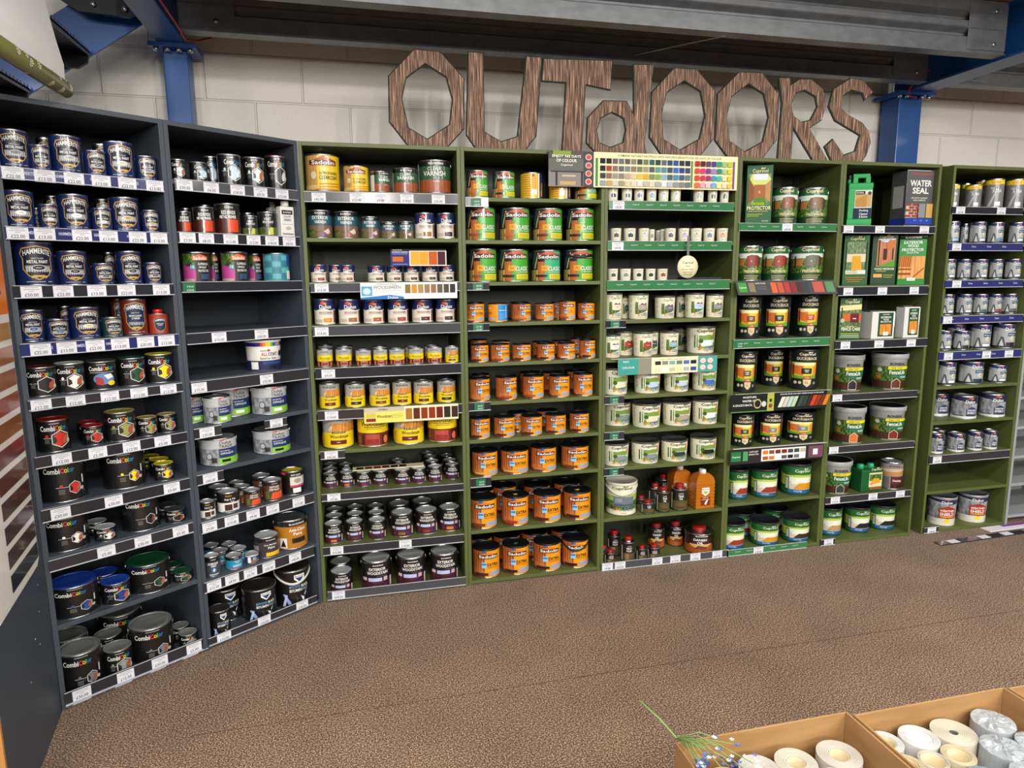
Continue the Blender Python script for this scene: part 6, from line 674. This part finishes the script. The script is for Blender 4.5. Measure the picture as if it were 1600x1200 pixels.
# stairs glimpsed upper left
root=bpy.data.objects.new('staircase',None); COL.objects.link(root); root.location=(-.834,.2,2.729); tag(root,'blue steel stair with black serrated treads, upper left behind the white cloth','staircase')
bm_=mat('black_steel','131418',.45,.3)
sl=(2.729-2.405)/(1.3158-.834); B=MB(); P0=(.02,.02*sl)
B.prism([(.02,.0),(-1.0,-1.02*sl-.0),(-1.0,-1.02*sl+.24),(.02,.25)],0,.012,blue); ob('stringer',B.mesh('stringer'),root)
for i,(dx,dz) in enumerate([(-.228,-.15),(-.476,-.316),(-.724,-.483)]):
    B=MB(); B.box((dx-.25,-.75,dz-.008),(dx,-.002,dz+.0),bm_); B.prism([(dx,dz),(dx-.01,dz-.05),(dx-.05,dz-.075),(dx-.16,dz-.075),(dx-.25,dz-.0)],-.02,-.004,bm_)
    B.prism([(dx,dz),(dx-.01,dz-.05),(dx-.05,dz-.075),(dx-.16,dz-.075),(dx-.25,dz-.0)],-.75,-.735,bm_)
    for k in range(24): y=-.75+.031*k; B.poly([(dx,y,dz),(dx,y+.03,dz),(dx,y+.015,dz+.016)],mat('worn_steel','8a8a8c',.4,.7))
    B.box((dx-.003,-.75,dz-.02),(dx,-.002,dz),mat('worn_steel','8a8a8c',.4,.7))
    ob('tread',B.mesh('tread'),root,(0,0,0))
root=bpy.data.objects.new('gusset_plate',None); COL.objects.link(root); root.location=(-.84,.1,2.72); tag(root,'black bolted plate between the stair and the left blue beam','plate')
B=MB(); B.prism([(-.33,.12),(-.33,.06),(-.22,-.01),(-.03,-.02),(.0,-.005),(.03,.12)],0,.02,bm_); ob('plate',B.mesh('plate'),root)
for x,z in((-.26,.05),(-.16,.02),(-.04,.01)): B=MB(); B.lathe([(0,0),(.012,0),(.012,.012),(0,.012)],bolt_m,6,mx=Matrix.Translation((x,0,z))@Matrix.Rotation(PI/2,4,'X')); ob('bolt',B.mesh('bolt'),root)
# hanging cloth with patterned roll
root=bpy.data.objects.new('hanging_oilcloth',None); COL.objects.link(root); root.location=(-.925,-.53,2.262); tag(root,'white backed oilcloth hanging from an olive daisy-patterned roll, top left corner','oilcloth')
B=MB(); cl=mat('cloth_back','eef0f0',.7); nn=14
prof=[(.0,.0),(.004,.06),(-.01,.14),(-.025,.25),(-.032,.4),(-.035,.6),(-.035,.9)]
for j in range(len(prof)-1):
    (xa,za),(xb,zb)=prof[j],prof[j+1]
    B.v+= [(xa,-.95,za),(xa,.0-za*.1,za),(xb,.0-zb*.1,zb),(xb,-.95,zb),(xa-.002,-.95,za),(xa-.002,.0-za*.1,za),(xb-.002,.0-zb*.1,zb),(xb-.002,-.95,zb)]
    q=len(B.v)-8; [B.face([q+i for i in f],cl,False) for f in((0,1,2,3),(7,6,5,4),(1,5,6,2),(0,3,7,4))]
ob('cloth',B.mesh('cloth'),root)
ol=mat('olive_oilcloth','6f7340',.35,0,.3); B=MB(); B.lathe([(0,0),(.026,0),(.027,.004),(.027,1.0),(0,1.0)],ol,24,mx=Matrix.Translation((.0,.0,-.02))@Matrix.Rotation(PI/2,4,'X')); ob('roll',B.mesh('roll'),root)
B=MB(); wd=mat('daisy_white','f0f0e8',.5); yd=mat('daisy_yellow','d8d020',.5)
random.seed(4)
for i in range(34):
    y=-.03-.027*i; t=random.uniform(0,2*PI)
    for k in range(8):
        a=k*PI/4; pts=[]
        for rr,da in((.003,0),(.011,-.25),(.014,0),(.011,.25)):
            uu=rr*math.cos(a+da); vv=rr*math.sin(a+da); th=t+uu/.0275; pts.append((.0278*math.sin(th),y+vv,-.02+.0278*math.cos(th)))
        B.poly(pts,wd)
    pts=[]
    for k in range(8):
        a=k*PI/4; th=t+.005*math.cos(a)/.028; pts.append((.0283*math.sin(th),y+.005*math.sin(a),-.02+.0283*math.cos(th)))
    B.poly(pts,yd)
ob('daisy_print',B.mesh('daisy_print'),root)
# ------------------------------------------------------------ bays and stock
LBL={'A1':'navy shelving bay furthest left, with navy and black tins','A2':'navy shelving bay second from left, half empty middle shelves','B1':'green shelving bay joining the navy bays, with maroon woodstain tins','B2':'green shelving bay full of orange and bright green tins','B3':'green shelving bay of cream tins under the big colour chart',
'B4':'green shelving bay of black-green tubs, fourth green bay from left','B5':'green shelving bay with jerrycan and tall box cans','B6':'green shelving bay furthest right, with grey and navy tins'}
shn={}
for bn,z,sts,its in DATA: shn.setdefault(bn,[]).append(z)
for bn,zs in shn.items():
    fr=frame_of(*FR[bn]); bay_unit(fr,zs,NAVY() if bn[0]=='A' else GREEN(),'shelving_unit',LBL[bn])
ci={}
random.seed(11)
for bn,z,sts,its in DATA:
    si=ci.get(bn,0); ci[bn]=si+1; fr=frame_of(*FR[bn]); ns=len(shn[bn])
    for k,s_ in enumerate(sts): strip(fr,s_,bn,si,ns,k,len(sts))
    fro=sorted([i for i in its if not i[6]],key=lambda i:i[1]); bac=sorted([i for i in its if i[6]],key=lambda i:(i[1],i[2]))
    for g in(fro,bac):
        for k,i in enumerate(g): build_container(i[0],i[1],i[2],i[3],i[4],i[5],i[6],fr,z+.0004,bn,si,ns,k)
# upstand board behind the letters
B=MB(); B.box((.18,.385,2.2),(4.1,.4,2.262),GREEN()); tag(ob('upstand_board',B.mesh('upstand_board')),'dark green board standing along the green bay tops behind the letters','board')
# unit seen from its side at far left
pd=Vector((.0988,-.6031,0)).normalized(); pr_=(Vector((-1.121,-.655,0)),Vector((-.987,-.159,0)).normalized())
o_=Vector((-1.119,-.648,0)); dr=Vector((-1.0185,-1.2509,0))-o_; Lp=.60; dr.normalize(); ang=math.atan2(dr.y,dr.x)
root=bpy.data.objects.new('shelving_unit',None); COL.objects.link(root); root.location=o_+dr*.004; root.rotation_euler=(0,0,ang); tag(root,'dark grey side of a unit at far left, carrying the brown stain chart','shelving unit')
nv=NAVY(); B=MB(); B.bbox((0,-.018,0),(Lp,0,2.2),nv,.001); ob('side_panel',B.mesh('side_panel'),root)
B=MB(); B.box((Lp,-.018,0),(Lp+.012,0,2.2),mat('oak_edge','b98548',.5)); ob('edge_lipping',B.mesh('edge_lipping'),root)
B=MB(); B.box((0,-.5,2.182),(Lp,-.0185,2.2),nv); ob('top_panel',B.mesh('top_panel'),root)
B=MB(); B.box((0,-.5,0),(.01,-.0185,2.18),nv); ob('back_panel',B.mesh('back_panel'),root)
for z in(.05,.45,.85,1.25,1.65): B=MB(); B.box((.012,-.5,z-.018),(Lp,-.0185,z),nv); ob('shelf',B.mesh('shelf'),root)
for x,z in((.1,.55),(.2,.4),(.16,.36),(.3,.3),(.12,.46)): B=MB(); B.lathe([(0,0),(.004,0),(.004,.0015),(0,.0015)],bolt_m,10,mx=Matrix.Translation((x,.0,z))@Matrix.Rotation(-PI/2,4,'X')); ob('screw',B.mesh('screw'),root)
# stain chart on it
CW=.45; root=ob('stain_chart',None,None,o_+dr*.03+Vector((0,0,0)),ang); 
nrm=Vector((-dr.y,dr.x,0)); nrm=nrm if nrm.x>0 else -nrm
root.location=o_+dr*.09+nrm*.006; root.location.z=.615; tag(root,'tall white wood-stain colour chart with orange header, far left edge','colour chart')
pts=[(0,.03),(.03,0.01),(CW,.0),(CW,1.11),(0,1.11)]; B=MB(); B.prism(pts,0,.004,mat('card_white','eceae4',.4,0,.3)); scd=ob('card',B.mesh('card'),root)
def ss(y): return y
B=MB(); oc=mat('chart_orange','e8781c',.4); B.poly([(0.0,.0046,.872),(CW,.0046,.872),(CW,.0046,1.10),(0.0,.0046,1.10)],oc)
TB=mat('ink','4a4a50',.6)
for s_,z in(('WOODSTAIN',1.02),('COLOURS',.95)):
    for t in text_tris(s_,1): B.poly([(CW*.45-a*.3,.0052,z+b_*.03) for a,b_ in t],TB)
ob('header',B.mesh('header'),scd)
sw=['b5813a','a0602f','94502a','963c20','8a5220','6a2418','5a2c18','43231a','38211a','32201a','1a2026']
zz=.845
for i,c in enumerate(sw):
    h=.054; B=MB(); z1=zz; z0=z1-h; zz=zz-.0755
    m=mat('stain_'+c,c,.35,0,.3); B.prism([(.008,z0),(.31,z0),(.31,z1),(.008,z1)],.0042,.0056,m); ob('swatch',B.mesh('swatch'),scd)
# grey unit at far right
gm=paint_mat('pale_grey_board','a3a6a8'); root=bpy.data.objects.new('shelving_unit',None); COL.objects.link(root); root.location=(4.009,0,0); tag(root,'pale grey empty shelving unit cut off by the right picture edge','shelving unit')
for nm,a,b_ in [('side_panel',(0,0,0),(.018,.42,2.2)),('side_panel',(.622,0,0),(.64,.42,2.2)),('top_panel',(.018,0,2.182),(.622,.42,2.2)),('back_panel',(.018,.412,.02),(.622,.42,2.182))]+[('shelf',(.018,.001,z-.018),(.622,.412,z)) for z in(.06,.27,.45,.64,.83,1.02,1.21,1.4,1.6,1.8,2.0)]:
    B=MB(); B.bbox(a,b_,gm,.001); ob(nm,B.mesh(nm),root)
# ------------------------------------------------------------ wooden letters
lw=mat('letter_wood','8a6a58',.7); t=tex(lw,'ShaderNodeTexNoise',14,(24,1,.55),Detail=3.0,Roughness=.6); r=ramp(lw,t.outputs[0],[(.38,'2a221d'),(.46,'5c463a'),(.54,'86644f'),(.63,'cbaa92')]); lw.node_tree.links.new(r.outputs[0],lw.node_tree.nodes['Principled BSDF'].inputs['Base Color'])
le=mat('letter_edge','343a2e',.7)
ln_={'O':0}
def letter(ch,outer,hole,label):
    x0=min(p[0] for p in outer); c=bpy.data.curves.new('l','CURVE'); c.dimensions='2D'; c.fill_mode='BOTH'; c.extrude=.004; c.bevel_depth=.005; c.bevel_resolution=0; c.offset=-.005
    for pl in [outer]+([hole] if hole else []):
        sp=c.splines.new('POLY'); sp.points.add(len(pl)-1)
        for p,q in zip(sp.points,pl): p.co=(q[0]-x0,q[1]-2.2,0,1)
        sp.use_cyclic_u=True
    o=bpy.data.objects.new('l',c); COL.objects.link(o); me=bpy.data.meshes.new_from_object(o); bpy.data.objects.remove(o)
    me.transform(Matrix.Rotation(PI/2,4,'X')); me.materials.clear(); me.materials.append(lw); me.materials.append(le)
    for p in me.polygons: p.material_index=0 if abs(p.normal.y)>.95 else 1; p.use_smooth=False
    me.name='wooden_letter'; o=ob('wooden_letter',me,None,(x0,.05,2.2)); tag(o,label,'letter','large wooden letters on the shelf tops'); return o
LL=['large brown wooden letter O, first letter at the left end','brown wooden letter U between the first O and the T','brown wooden letter T with a slanted right arm','small-bowled brown wooden letter d, with tall right stem','brown wooden letter O right after the d, left of its twin','brown wooden letter O just before the R','brown wooden letter R with an open leg','brown wooden letter S at the right end']
for (ch,a,h),l in zip(LETTERS,LL): letter(ch,a,h,l)
# ------------------------------------------------------------ signs
def flat(name,label,cat,x0,z0,w_,h_,prims,y=-.016,col='f0f0ee',tilt=0,th=.003,rz=0):
    root=bpy.data.objects.new(name,None); COL.objects.link(root); root.location=(x0,y,z0); root.rotation_euler=(tilt,0,rz); tag(root,label,cat)
    B=MB(); B.box((0,0,0),(w_,th,h_),mat('paper_'+col,col,.62,0,0,spec=.25)); cd_=ob('card',B.mesh('card'),root)
    ob('print',decal_mesh('print',prims,lambda x,z,L:(x*w_,-.0004-.00012*L,z*h_),None,True),cd_); return root
neu=['15181f','241f22','63606a','6c7176','5f5a52','8a8478','4a463e','73805a','2a6470','1f4a48','5a6a72','2c4a78','2f4fa0','2a3446','232c4a','1a1c2c','a83c3a','857078','6a6470','7c828a','8a7a70','7c8068','9c987a','555c5c','5a9a94','5a86a8','3a5070','3a6ac8','2c3f8a','3a4670','3c4048','8a6a62','9c948c','84807e','b8a898','d8c49a','d8c050','d8a838','7c9060','84a860','8ab0cc','4c6478','4a8ac0','3c5c8c','6a7488','98a0a8','c0a468','d0ccc4','a09888','e0c8b0','dccfc0','e4d8d8','c0b8b0','d4cfc0','a8b0a8','d8e0ec','b0bcd0','8a949c','7a8490','6a7484']
bri=['b02c20','5a1c2c','5a3c6a','4a3c90','2c9a78','a0c070','b8cc2c','d84a28','d8308a','7c3c8a','9a84cc','2a8a80','a8cc8a','d8d428','d84038','c8305a','a82c68','3a9cc0','4ab8b8','e0dca0','e8cc2c','e06a4a','e0a0b0','e0c0d0','6ab0dc','e8e4a0','ecd8c0','e8c83a']
pr=[T('COMBINE NATURE\'S NEUTRALS WITH NATURE\'S BRIGHTS FOR 365 DAYS OF COLOUR',.52,.92,.72,.06,'4a6a3a',1),R(.012,.028,.03,.83,'4a8a4a'),R(.665,.678,.05,.83,'5a8a3a'),R(.965,.98,.03,.85,'8a4a8a')]
for i,c in enumerate(neu): q=i%15; k=i//15; pr.append(R(.042+.0415*q,.042+.0415*q+.035,.68-.21*k,.83-.21*k,c))
for i,c in enumerate(bri): q=i%7; k=i//7; pr.append(R(.69+.039*q,.69+.039*q+.032,.68-.21*k,.83-.21*k,c))
flat('colour_chart','wide cream colour chart with rows of paint swatches, below the wooden letters','colour chart',1.192,2.028,.79,.168,pr,y=-.02,col='efe9bd')
pr=[R(0,1,.42,1,'5a5650'),R(0,.8,.42,.78,'6a6c66'),R(.1,.5,.86,1,'8aa040'),R(0,.8,0,.42,'8a8880'),R(.05,.8,.4,.44,'3c3c40'),R(.15,.2,.02,.42,'3c3c40'),R(.72,.77,.02,.42,'3c3c40'),R(.25,.6,.05,.15,'c8a86a'),R(.3,.6,.28,.33,'c8b8a0'),R(.78,1,0,1,'4a4a50'),T('ENJOY 365 DAYS',.4,.84,.64,.1,W,2.5),T('OF COLOUR',.4,.73,.45,.09,W,2.5),T('Cuprinol',.4,.6,.26,.07,W,2)]+[E(.89,.84-.23*i,.075,.09,'e0b8b0') for i in range(4)]+[E(.89,.84-.23*i,.05,.06,'c85a5a') for i in range(4)]
flat('photo_sign','small photo sign reading ENJOY 365 DAYS OF COLOUR, left of the wide chart','sign',.96,2.028,.23,.168,pr,y=-.02,col='4a4a50')
def u2x(u,b): return FR[b][0][0]+u
flat('colour_card','purple colour card with yellow and brown varnish swatches, second shelf, brown-woodstain bay','colour card',.19,1.648,.262,.078,[R(0,.33,0,.98,'2c3478'),R(0,1,.9,1,'1a1618'),T('BLACKFRIAR',.12,.945,.16,.05,W,1),T('EXTERIOR VARNISH',.165,.82,.28,.08,W,2),R(.03,.3,.7,.72,'b8bce0'),R(.03,.22,.25,.55,'c8682c'),R(.03,.3,.08,.12,'8a8ec8'),R(.35,.51,.06,.86,'f0a83a'),R(.515,.67,.06,.86,'f0a02c'),R(.68,.83,.06,.86,'c05a1c'),R(.84,.98,.06,.86,'4a1c24')],y=-.02)
flat('colour_card','white WOODSHEEN colour card with eight grained swatches, below the third shelf','colour card',.044,1.494,.456,.077,[G([(0,0),(.44,0),(.44,.14),(.3,.26),(0,.1)],'2f78c0'),T('Dulux',.33,.11,.11,.16,W,2),R(.01,.12,.2,.78,'5aa8c8'),E(.065,.48,.04,.2,'c8dce4'),T('INTERIOR & EXTERIOR',.27,.9,.2,.07,'555560',1),T('WOODSHEEN',.27,.72,.28,.2,'5a6070',1),R(.14,.42,.52,.54,'9aa0a8')]+[R(.455+.067*i,.455+.067*i+.055,.35,.88,c) for i,c in enumerate(['8a6a34','c89030','a88a5c','94785a','946a50','5c5a50','4a4838','30302e'])],y=-.024)
flat('colour_card','yellow and cream Woodstain colour card with seven brown swatches, sixth shelf edge','colour card',.036,.90,.457,.076,[R(0,.42,0,.72,'e8dc6a'),R(0,.42,.72,1,'c0b8a8'),R(.02,.12,.08,.9,'c8c0a0'),R(.02,.12,.1,.3,'8a2c1c'),R(.02,.12,.4,.6,'d8c01c'),T('RONSEAL',.2,.86,.09,.1,K,2),T('Woodstain',.21,.42,.16,.2,K,1.2),R(.29,.41,.5,.52,'8a8450'),R(.29,.41,.4,.42,'8a8450'),R(.29,.39,.3,.32,'8a8450')]+[R(.435+.082*i,.435+.082*i+.068,.14,.86,c) for i,c in enumerate(['a8701c','5a2414','8a3010','8f2c12','6a1c10','2c2418','3a2018'])],y=-.024,col='efe6c4')
# same kind of card lying flat among the maroon tins
flat('colour_card','cream woodstain colour card lying flat on small maroon tins','colour card',-.03,.6335,.36,.06,[R(.05+.12*i,.05+.12*i+.1,.15,.8,c) for i,c in enumerate(['5a2414','8a3010','8f2c12','6a1c10','2c2418','3a2018'])],y=.11,tilt=-PI/2+.02,col='efe6c4')
flat('colour_card','turquoise and cream colour card hanging on the fifth shelf edge, cream-tin bay','colour card',1.335,1.081,.57,.085,[R(0,.2,0,1,'3f9a90'),R(.2,.33,0,1,'8a8a78'),R(.8,1,0,1,'4a9c94'),T('ENJOY',.08,.8,.06,.14,W,1),T('COLOUR',.1,.45,.12,.12,W,1)]+[T('NATURE\'S NEUTRALS',.55,.88,.26,.06,'5a6a4a',1)]+[R(.365+.072*(i%6),.365+.072*(i%6)+.058,.55-.42*(i//6),.78-.42*(i//6),c) for i,c in enumerate(['2c2c2c','7a8a78','7aa8a0','6a7478','4a6ab0','1c2028','e4d4b8','f4f0e0','c8bca0','e8d8a0','a8acb8','2c4a98'])]+[E(.85+.075*(i%2),.72-.42*(i//2),.03,.17,'e4c8c0') for i in range(4)],y=-.026,col='efe9bd')
flat('colour_card','dark tilted colour card with red and grey swatches, second shelf, dark-green-tin bay','colour card',1.995,1.487,.61,.085,[R(.02,.1,.2,.85,'3f9a3a'),T('Cuprinol',.06,.5,.07,.14,W,1),R(.12,.18,.2,.85,'8a7a60'),T('ULTRA TOUGH',.24,.8,.1,.1,W,1.5),R(.2,.29,.55,.57,'8a8a8c'),R(.2,.29,.4,.42,'8a8a8c')]+[R(.34+.065*i,.34+.065*i+.055,.12,.86,c) for i,c in enumerate(['d8643a','c0583c','b03c38','8a3034','4c3038','3c4248'])]+[R(.76,.87,.12,.88,'b85a4c'),R(.89,.98,.12,.88,'5a8a60')],y=-.06,tilt=-.5,col='4a4a4c')
flat('colour_card','black WATER OFF A DUCK\'S BACK card with two fans of swatches','colour card',1.999,.843,.607,.101,[R(.37,.44,0,1,'a8b04a'),E(.405,.6,.015,.1,'2c3418'),E(.405,.3,.02,.12,'8a3a2c'),T('MOISTURE,',.19,.82,.14,.12,W,2),T('WATER OFF',.19,.62,.15,.12,W,2),T('A DUCK\'S BACK.',.12,.4,.2,.12,W,2),E(.27,.45,.04,.27,'c0a878'),E(.27,.45,.03,.2,'1c1c1a'),E(.335,.42,.024,.16,'c8c8cc'),R(0,.37,0,.06,'5a8a3a'),T('CHOOSE FROM OUR NEW WIDER RANGE OF COLOURS',.73,.9,.46,.07,W,1.5)]+[G([(.48+.045*i,.18),(.52+.045*i,.18),(.56+.045*i,.76),(.52+.045*i,.76)],c) for i,c in enumerate(['d8d4c8','c8c4b4','a8ccc0','b4c8a8'])]+[G([(.68+.045*i,.18),(.72+.045*i,.18),(.76+.045*i,.76),(.72+.045*i,.76)],c) for i,c in enumerate(['3c4446','2c4034','3a2418','c8401c','8a3414','6a3010','d87a1c'])],y=-.026,col='121a18')
flat('colour_card','black decking colour card with two rows of wood swatches, above the decking tubs','colour card',2.003,.548,.606,.084,[R(.02,.12,.2,.85,'1f7a3f'),T('Cuprinol',.07,.5,.08,.14,W,1),R(.14,.19,.2,.85,'4a9a5a'),T('ANTI-SLIP',.25,.8,.09,.1,W,1.5),T('DECKING STAIN',.25,.62,.1,.1,W,1.5),R(.33,.8,.1,.92,'ecebe8'),R(.83,.99,.1,.92,'6a4a5a'),R(.88,.93,.3,.7,W)]+[R(.345+.066*i,.345+.066*i+.055,.56,.82,c) for i,c in enumerate(['d8781c','8a4a1c','6a3014','7a2414','3c4446','3c444c','b8b088'])]+[R(.345+.066*i,.345+.066*i+.055,.18,.42,c) for i,c in [(0,'a85a1c'),(1,'c8741c'),(3,'4a4e52'),(4,'15181a'),(5,'6a6e70')]],y=-.026,col='2a2428')
# white liners visible on two shelves of the dark-green-tin bay and one in the cream bay
for i,(x,z,w_,lb) in enumerate([(2.03,.943,.6,'white paper liner on the fourth shelf, dark-green-tin bay'),(2.03,.635,.6,'white paper liner on the fifth shelf, dark-green-tin bay'),(1.30,1.165,.5,'white paper liner on the fifth shelf, cream-tin bay')]):
    B=MB(); B.box((0,-.012,0),(w_,.0,.0015),mat('paper','e8e8e4',.6)); tag(ob('shelf_liner',B.mesh('shelf_liner'),None,(x,-.012,z)),lb,'paper liner')
# round wobbler
root=bpy.data.objects.new('wobbler_sign',None); COL.objects.link(root); root.location=(1.711,-.03,1.637); tag(root,'round cream wobbler sign hanging over the third shelf, cream-tin bay','sign')
B=MB(); B.lathe([(0,-.001),(.058,-.001),(.058,.001),(0,.001)],mat('cream_card','ece8c0',.5),40,mx=Matrix.Rotation(PI/2,4,'X')); ob('disc',B.mesh('disc'),root)
ob('print',decal_mesh('print',[T('Cuprinol',0,.02,.06,.017,'1c3c28',2),T('Shades',0,.004,.03,.008,'6a6a4a',.5),T('Have any colour',0,-.014,.07,.009,'4a4a3a',1),T('mixed at our',0,-.027,.055,.009,'4a4a3a',1),T('mixing desk',0,-.04,.05,.009,'4a4a3a',1)],lambda x,z,L:(x,-.0016,z)),root)
B=MB(); B.box((-.007,.0,.055),(.007,.001,.16),mat('clear_strip','6a6c68',.3)); ob('arm',B.mesh('arm'),root)
# dark tray lying on the third shelf of the cream bay
B=MB(); B.bbox((0,0,0),(.2,.12,.012),mat('dark_plastic','2e3034',.3),.003); tag(ob('plastic_tray',B.mesh('plastic_tray'),None,(1.745,.03,1.5705)),'flat dark tray lying right of the small pots, third shelf, cream-tin bay','tray')
# strip lying on the carpet
def lowcard(x,y,rz,L_,w_,m,label,extra=None,name='shelf_edge_strip',cat='price strip'):
    root=bpy.data.objects.new(name,None); COL.objects.link(root); root.location=(x,y,.0005); root.rotation_euler=(0,0,rz); tag(root,label,cat)
    B=MB(); B.bbox((0,0,0),(L_,w_,.006),m,.001); ob('rail' if cat=='price strip' else 'card',B.mesh('r'),root); root.children[0].data.name='rail'
    for a in (extra or []): B=MB(); B.box((a,.004,.006),(a+.07,w_-.004,.0072),mat('ticket_white','dfe1e8',.6,0,0,0,.2)); ob('price_ticket',B.mesh('price_ticket'),root)
lowcard(3.33,-.185,.045,.68,.05,mat('strip_charcoal','2c2d33',.16,0,.6),'loose charcoal price strip lying on the carpet, bottom right of bays',[.08,.32,.5])
lowcard(3.80,-.085,.02,.5,.07,mat('card_white2','e6e6ea',.4),'white and purple card strip on the carpet by the grey unit',None,'card_strip','card strip')
B=MB(); B.box((3.95,-.045,.0066),(4.29,-.02,.008),mat('purple_print','8a3a9a',.4)); o=ob('purple_band',B.mesh('purple_band'),None,(-3.8,.085,-.0005)); o.parent=[x for x in bpy.data.objects if x.name.startswith('card_strip')][0]
# clear angled ticket rail along the foot of the leftmost navy bay
fr=frame_of(*FR['A1']); p=fr[0]+fr[1]*.01-fr[2]*.0125
root=bpy.data.objects.new('shelf_edge_strip',None); COL.objects.link(root); root.location=(p.x,p.y,.019); root.rotation_euler=(.9,0,fr[4]); tag(root,'clear angled ticket rail at floor level, leftmost navy bay','price strip')
B=MB(); B.box((0,-.003,-.03),(.535,0,0),mat('clear_rail','8a8ea0',.15,0,.5)); ob('rail',B.mesh('rail'),root)
for x in(.055,.2,.33,.46): B=MB(); B.box((x-.03,-.0045,-.029),(x+.03,-.003,-.002),mat('ticket_white','dfe1e8',.6,0,0,0,.2)); ob('price_ticket',B.mesh('price_ticket'),root)
# ------------------------------------------------------------ cardboard boxes with rolls, front right
cb=mat('cardboard','b0814c',.75); t=tex(cb,'ShaderNodeTexNoise',5,(1,1,6),Detail=3.0); r=ramp(cb,t.outputs[0],[(.3,'9a7446'),(.7,'ae8656')]); cb.node_tree.links.new(r.outputs[0],cb.node_tree.nodes['Principled BSDF'].inputs['Base Color'])
def carton(x0,x1,y0,y1,h,label):
    root=bpy.data.objects.new('cardboard_box',None); COL.objects.link(root); root.location=((x0+x1)/2,(y0+y1)/2,0); tag(root,label,'cardboard box','open cardboard boxes at the front right'); w_=(x1-x0)/2; d=(y1-y0)/2; q=.005
    for nm,a,b_ in [('base',(-w_,-d,0),(w_,d,q)),('side',(-w_,-d,q),(-w_+q,d,h)),('side',(w_-q,-d,q),(w_,d,h)),('side',(-w_+q,-d,q),(w_-q,-d+q,h)),('side',(-w_+q,d-q,q),(w_-q,d,h))]:
        B=MB(); B.bbox(a,b_,cb,.0015); ob(nm,B.mesh(nm),root)
    return root
HB=.5
carton(.70,1.172,-2.42,-1.955,HB,'open cardboard box of white rolls with flower stem at its corner')
carton(1.180,1.648,-2.42,-1.97,HB,'open cardboard box of rolls, middle one with plastic-wrapped rolls')
carton(1.656,2.12,-2.42,-1.975,HB,'open cardboard box cut off by the bottom right corner')
def spiral(R_,ri,z,m):
    B=MB(); 
    return B
def roll(x,y,R_,ri,h,col,label,wrap=None,core='c8b690',ecc=1,rz=0,seed=0):
    root=bpy.data.objects.new('wallpaper_roll',None); COL.objects.link(root); root.location=(x,y,.0055); root.rotation_euler=(0,0,rz); root.scale=(1,ecc,1); tag(root,label,'roll','rolls standing in the cardboard boxes')
    m=mat('roll_'+col,col,.6,0,0); m.node_tree.nodes['Principled BSDF'].inputs['Base Color'].default_value=(*[v*.68 for v in hexc(col)],1); B=MB()
    prof=[(ri,0),(R_,0),(R_,h)]
    n=max(4,int((R_-ri)/.0035)); 
    for i in range(n):
        ra=R_-(R_-ri)*i/n; rb=R_-(R_-ri)*(i+.55)/n; prof+=[(ra-.0003,h),(rb,h),(rb-.0002,h-.0016),(R_-(R_-ri)*(i+1)/n+.0003,h-.0016)]
    prof+=[(ri,h-.001),(ri,0)]
    B.lathe(prof,m,40,smooth=False); ob('paper',B.mesh('paper'),root)
    if ri>.006:
        B=MB(); B.lathe([(ri-.0005,.001),(ri-.0005,h-.002),(ri-.0025,h-.002),(ri-.0025,.001)],mat('core_'+core,core,.7),28); B.lathe([(0,h-.05),(ri-.003,h-.05)],mat('core_'+core,core,.7),28); ob('core',B.mesh('core'),root)
    if wrap:
        B=MB(); random.seed(seed); N_=26; fm=mat('plastic_film','dfe6ea',.08,0,.6,.55); rr=[0,.25,.5,.75,1.0,1.03]
        base=len(B.v)
        for j,q in enumerate(rr):
            for k in range(N_):
                a=2*PI*k/N_; zz_=h+.004+random.uniform(0,.008)*(1 if j<4 else .4) if j<5 else h-.10; B.v.append((q*R_*1.02*math.cos(a)*(1 if j else 0),q*R_*1.02*math.sin(a),zz_))
        for j in range(len(rr)-1):
            for k in range(N_): a=base+j*N_+k; c_=base+j*N_+(k+1)%N_; B.face([a,c_,c_+N_,a+N_],fm)
        ob('plastic_wrap',B.mesh('plastic_wrap'),root)
    return root
for a in ROLLS: roll(*a[:7],**a[7])
# artificial flower stem
root=bpy.data.objects.new('flower_stem',None); COL.objects.link(root); root.location=(.70,-1.96,.503); tag(root,'artificial stem of small blue and white flowers over the first box corner','artificial flower')
st=mat('stem_green','7f9a5a',.5); B=MB(); B.tube([(-.05,.10,.05),(-.02,.05,.03),(.0,.0,.012),(.05,-.045,.008)],.0024,st)
random.seed(9); tips=[]
for i in range(15):
    a=random.uniform(-.9,.55); l=random.uniform(.09,.2); e_=(.0+l*math.cos(a-.75),.0+l*math.sin(a-.75),random.uniform(.0,.045)); mid=(e_[0]*.5+.005,e_[1]*.5+random.uniform(-.01,.01),.03); B.tube([(0.0,0,.012),mid,e_],.0011,st,5); tips.append(e_)
stm=ob('stem',B.mesh('stem'),root)
fb=[mat('flower_blue','4a6ab8',.6),mat('flower_pale','dfe6f4',.6),mat('flower_navy','2a3f7a',.6)]
for i,e_ in enumerate(tips):
    B=MB()
    for q in range(3):
        c=Vector(e_)+Vector((random.uniform(-.014,.014),random.uniform(-.014,.014),random.uniform(-.004,.012))); m=random.choice(fb)
        for k in range(5):
            a=k*2*PI/5; B.poly([c,c+Vector((.004*math.cos(a-.5),.004*math.sin(a-.5),.002)),c+Vector((.006*math.cos(a),.006*math.sin(a),.003)),c+Vector((.004*math.cos(a+.5),.004*math.sin(a+.5),.002))],m)
    ob('flower',B.mesh('flower'),stm)
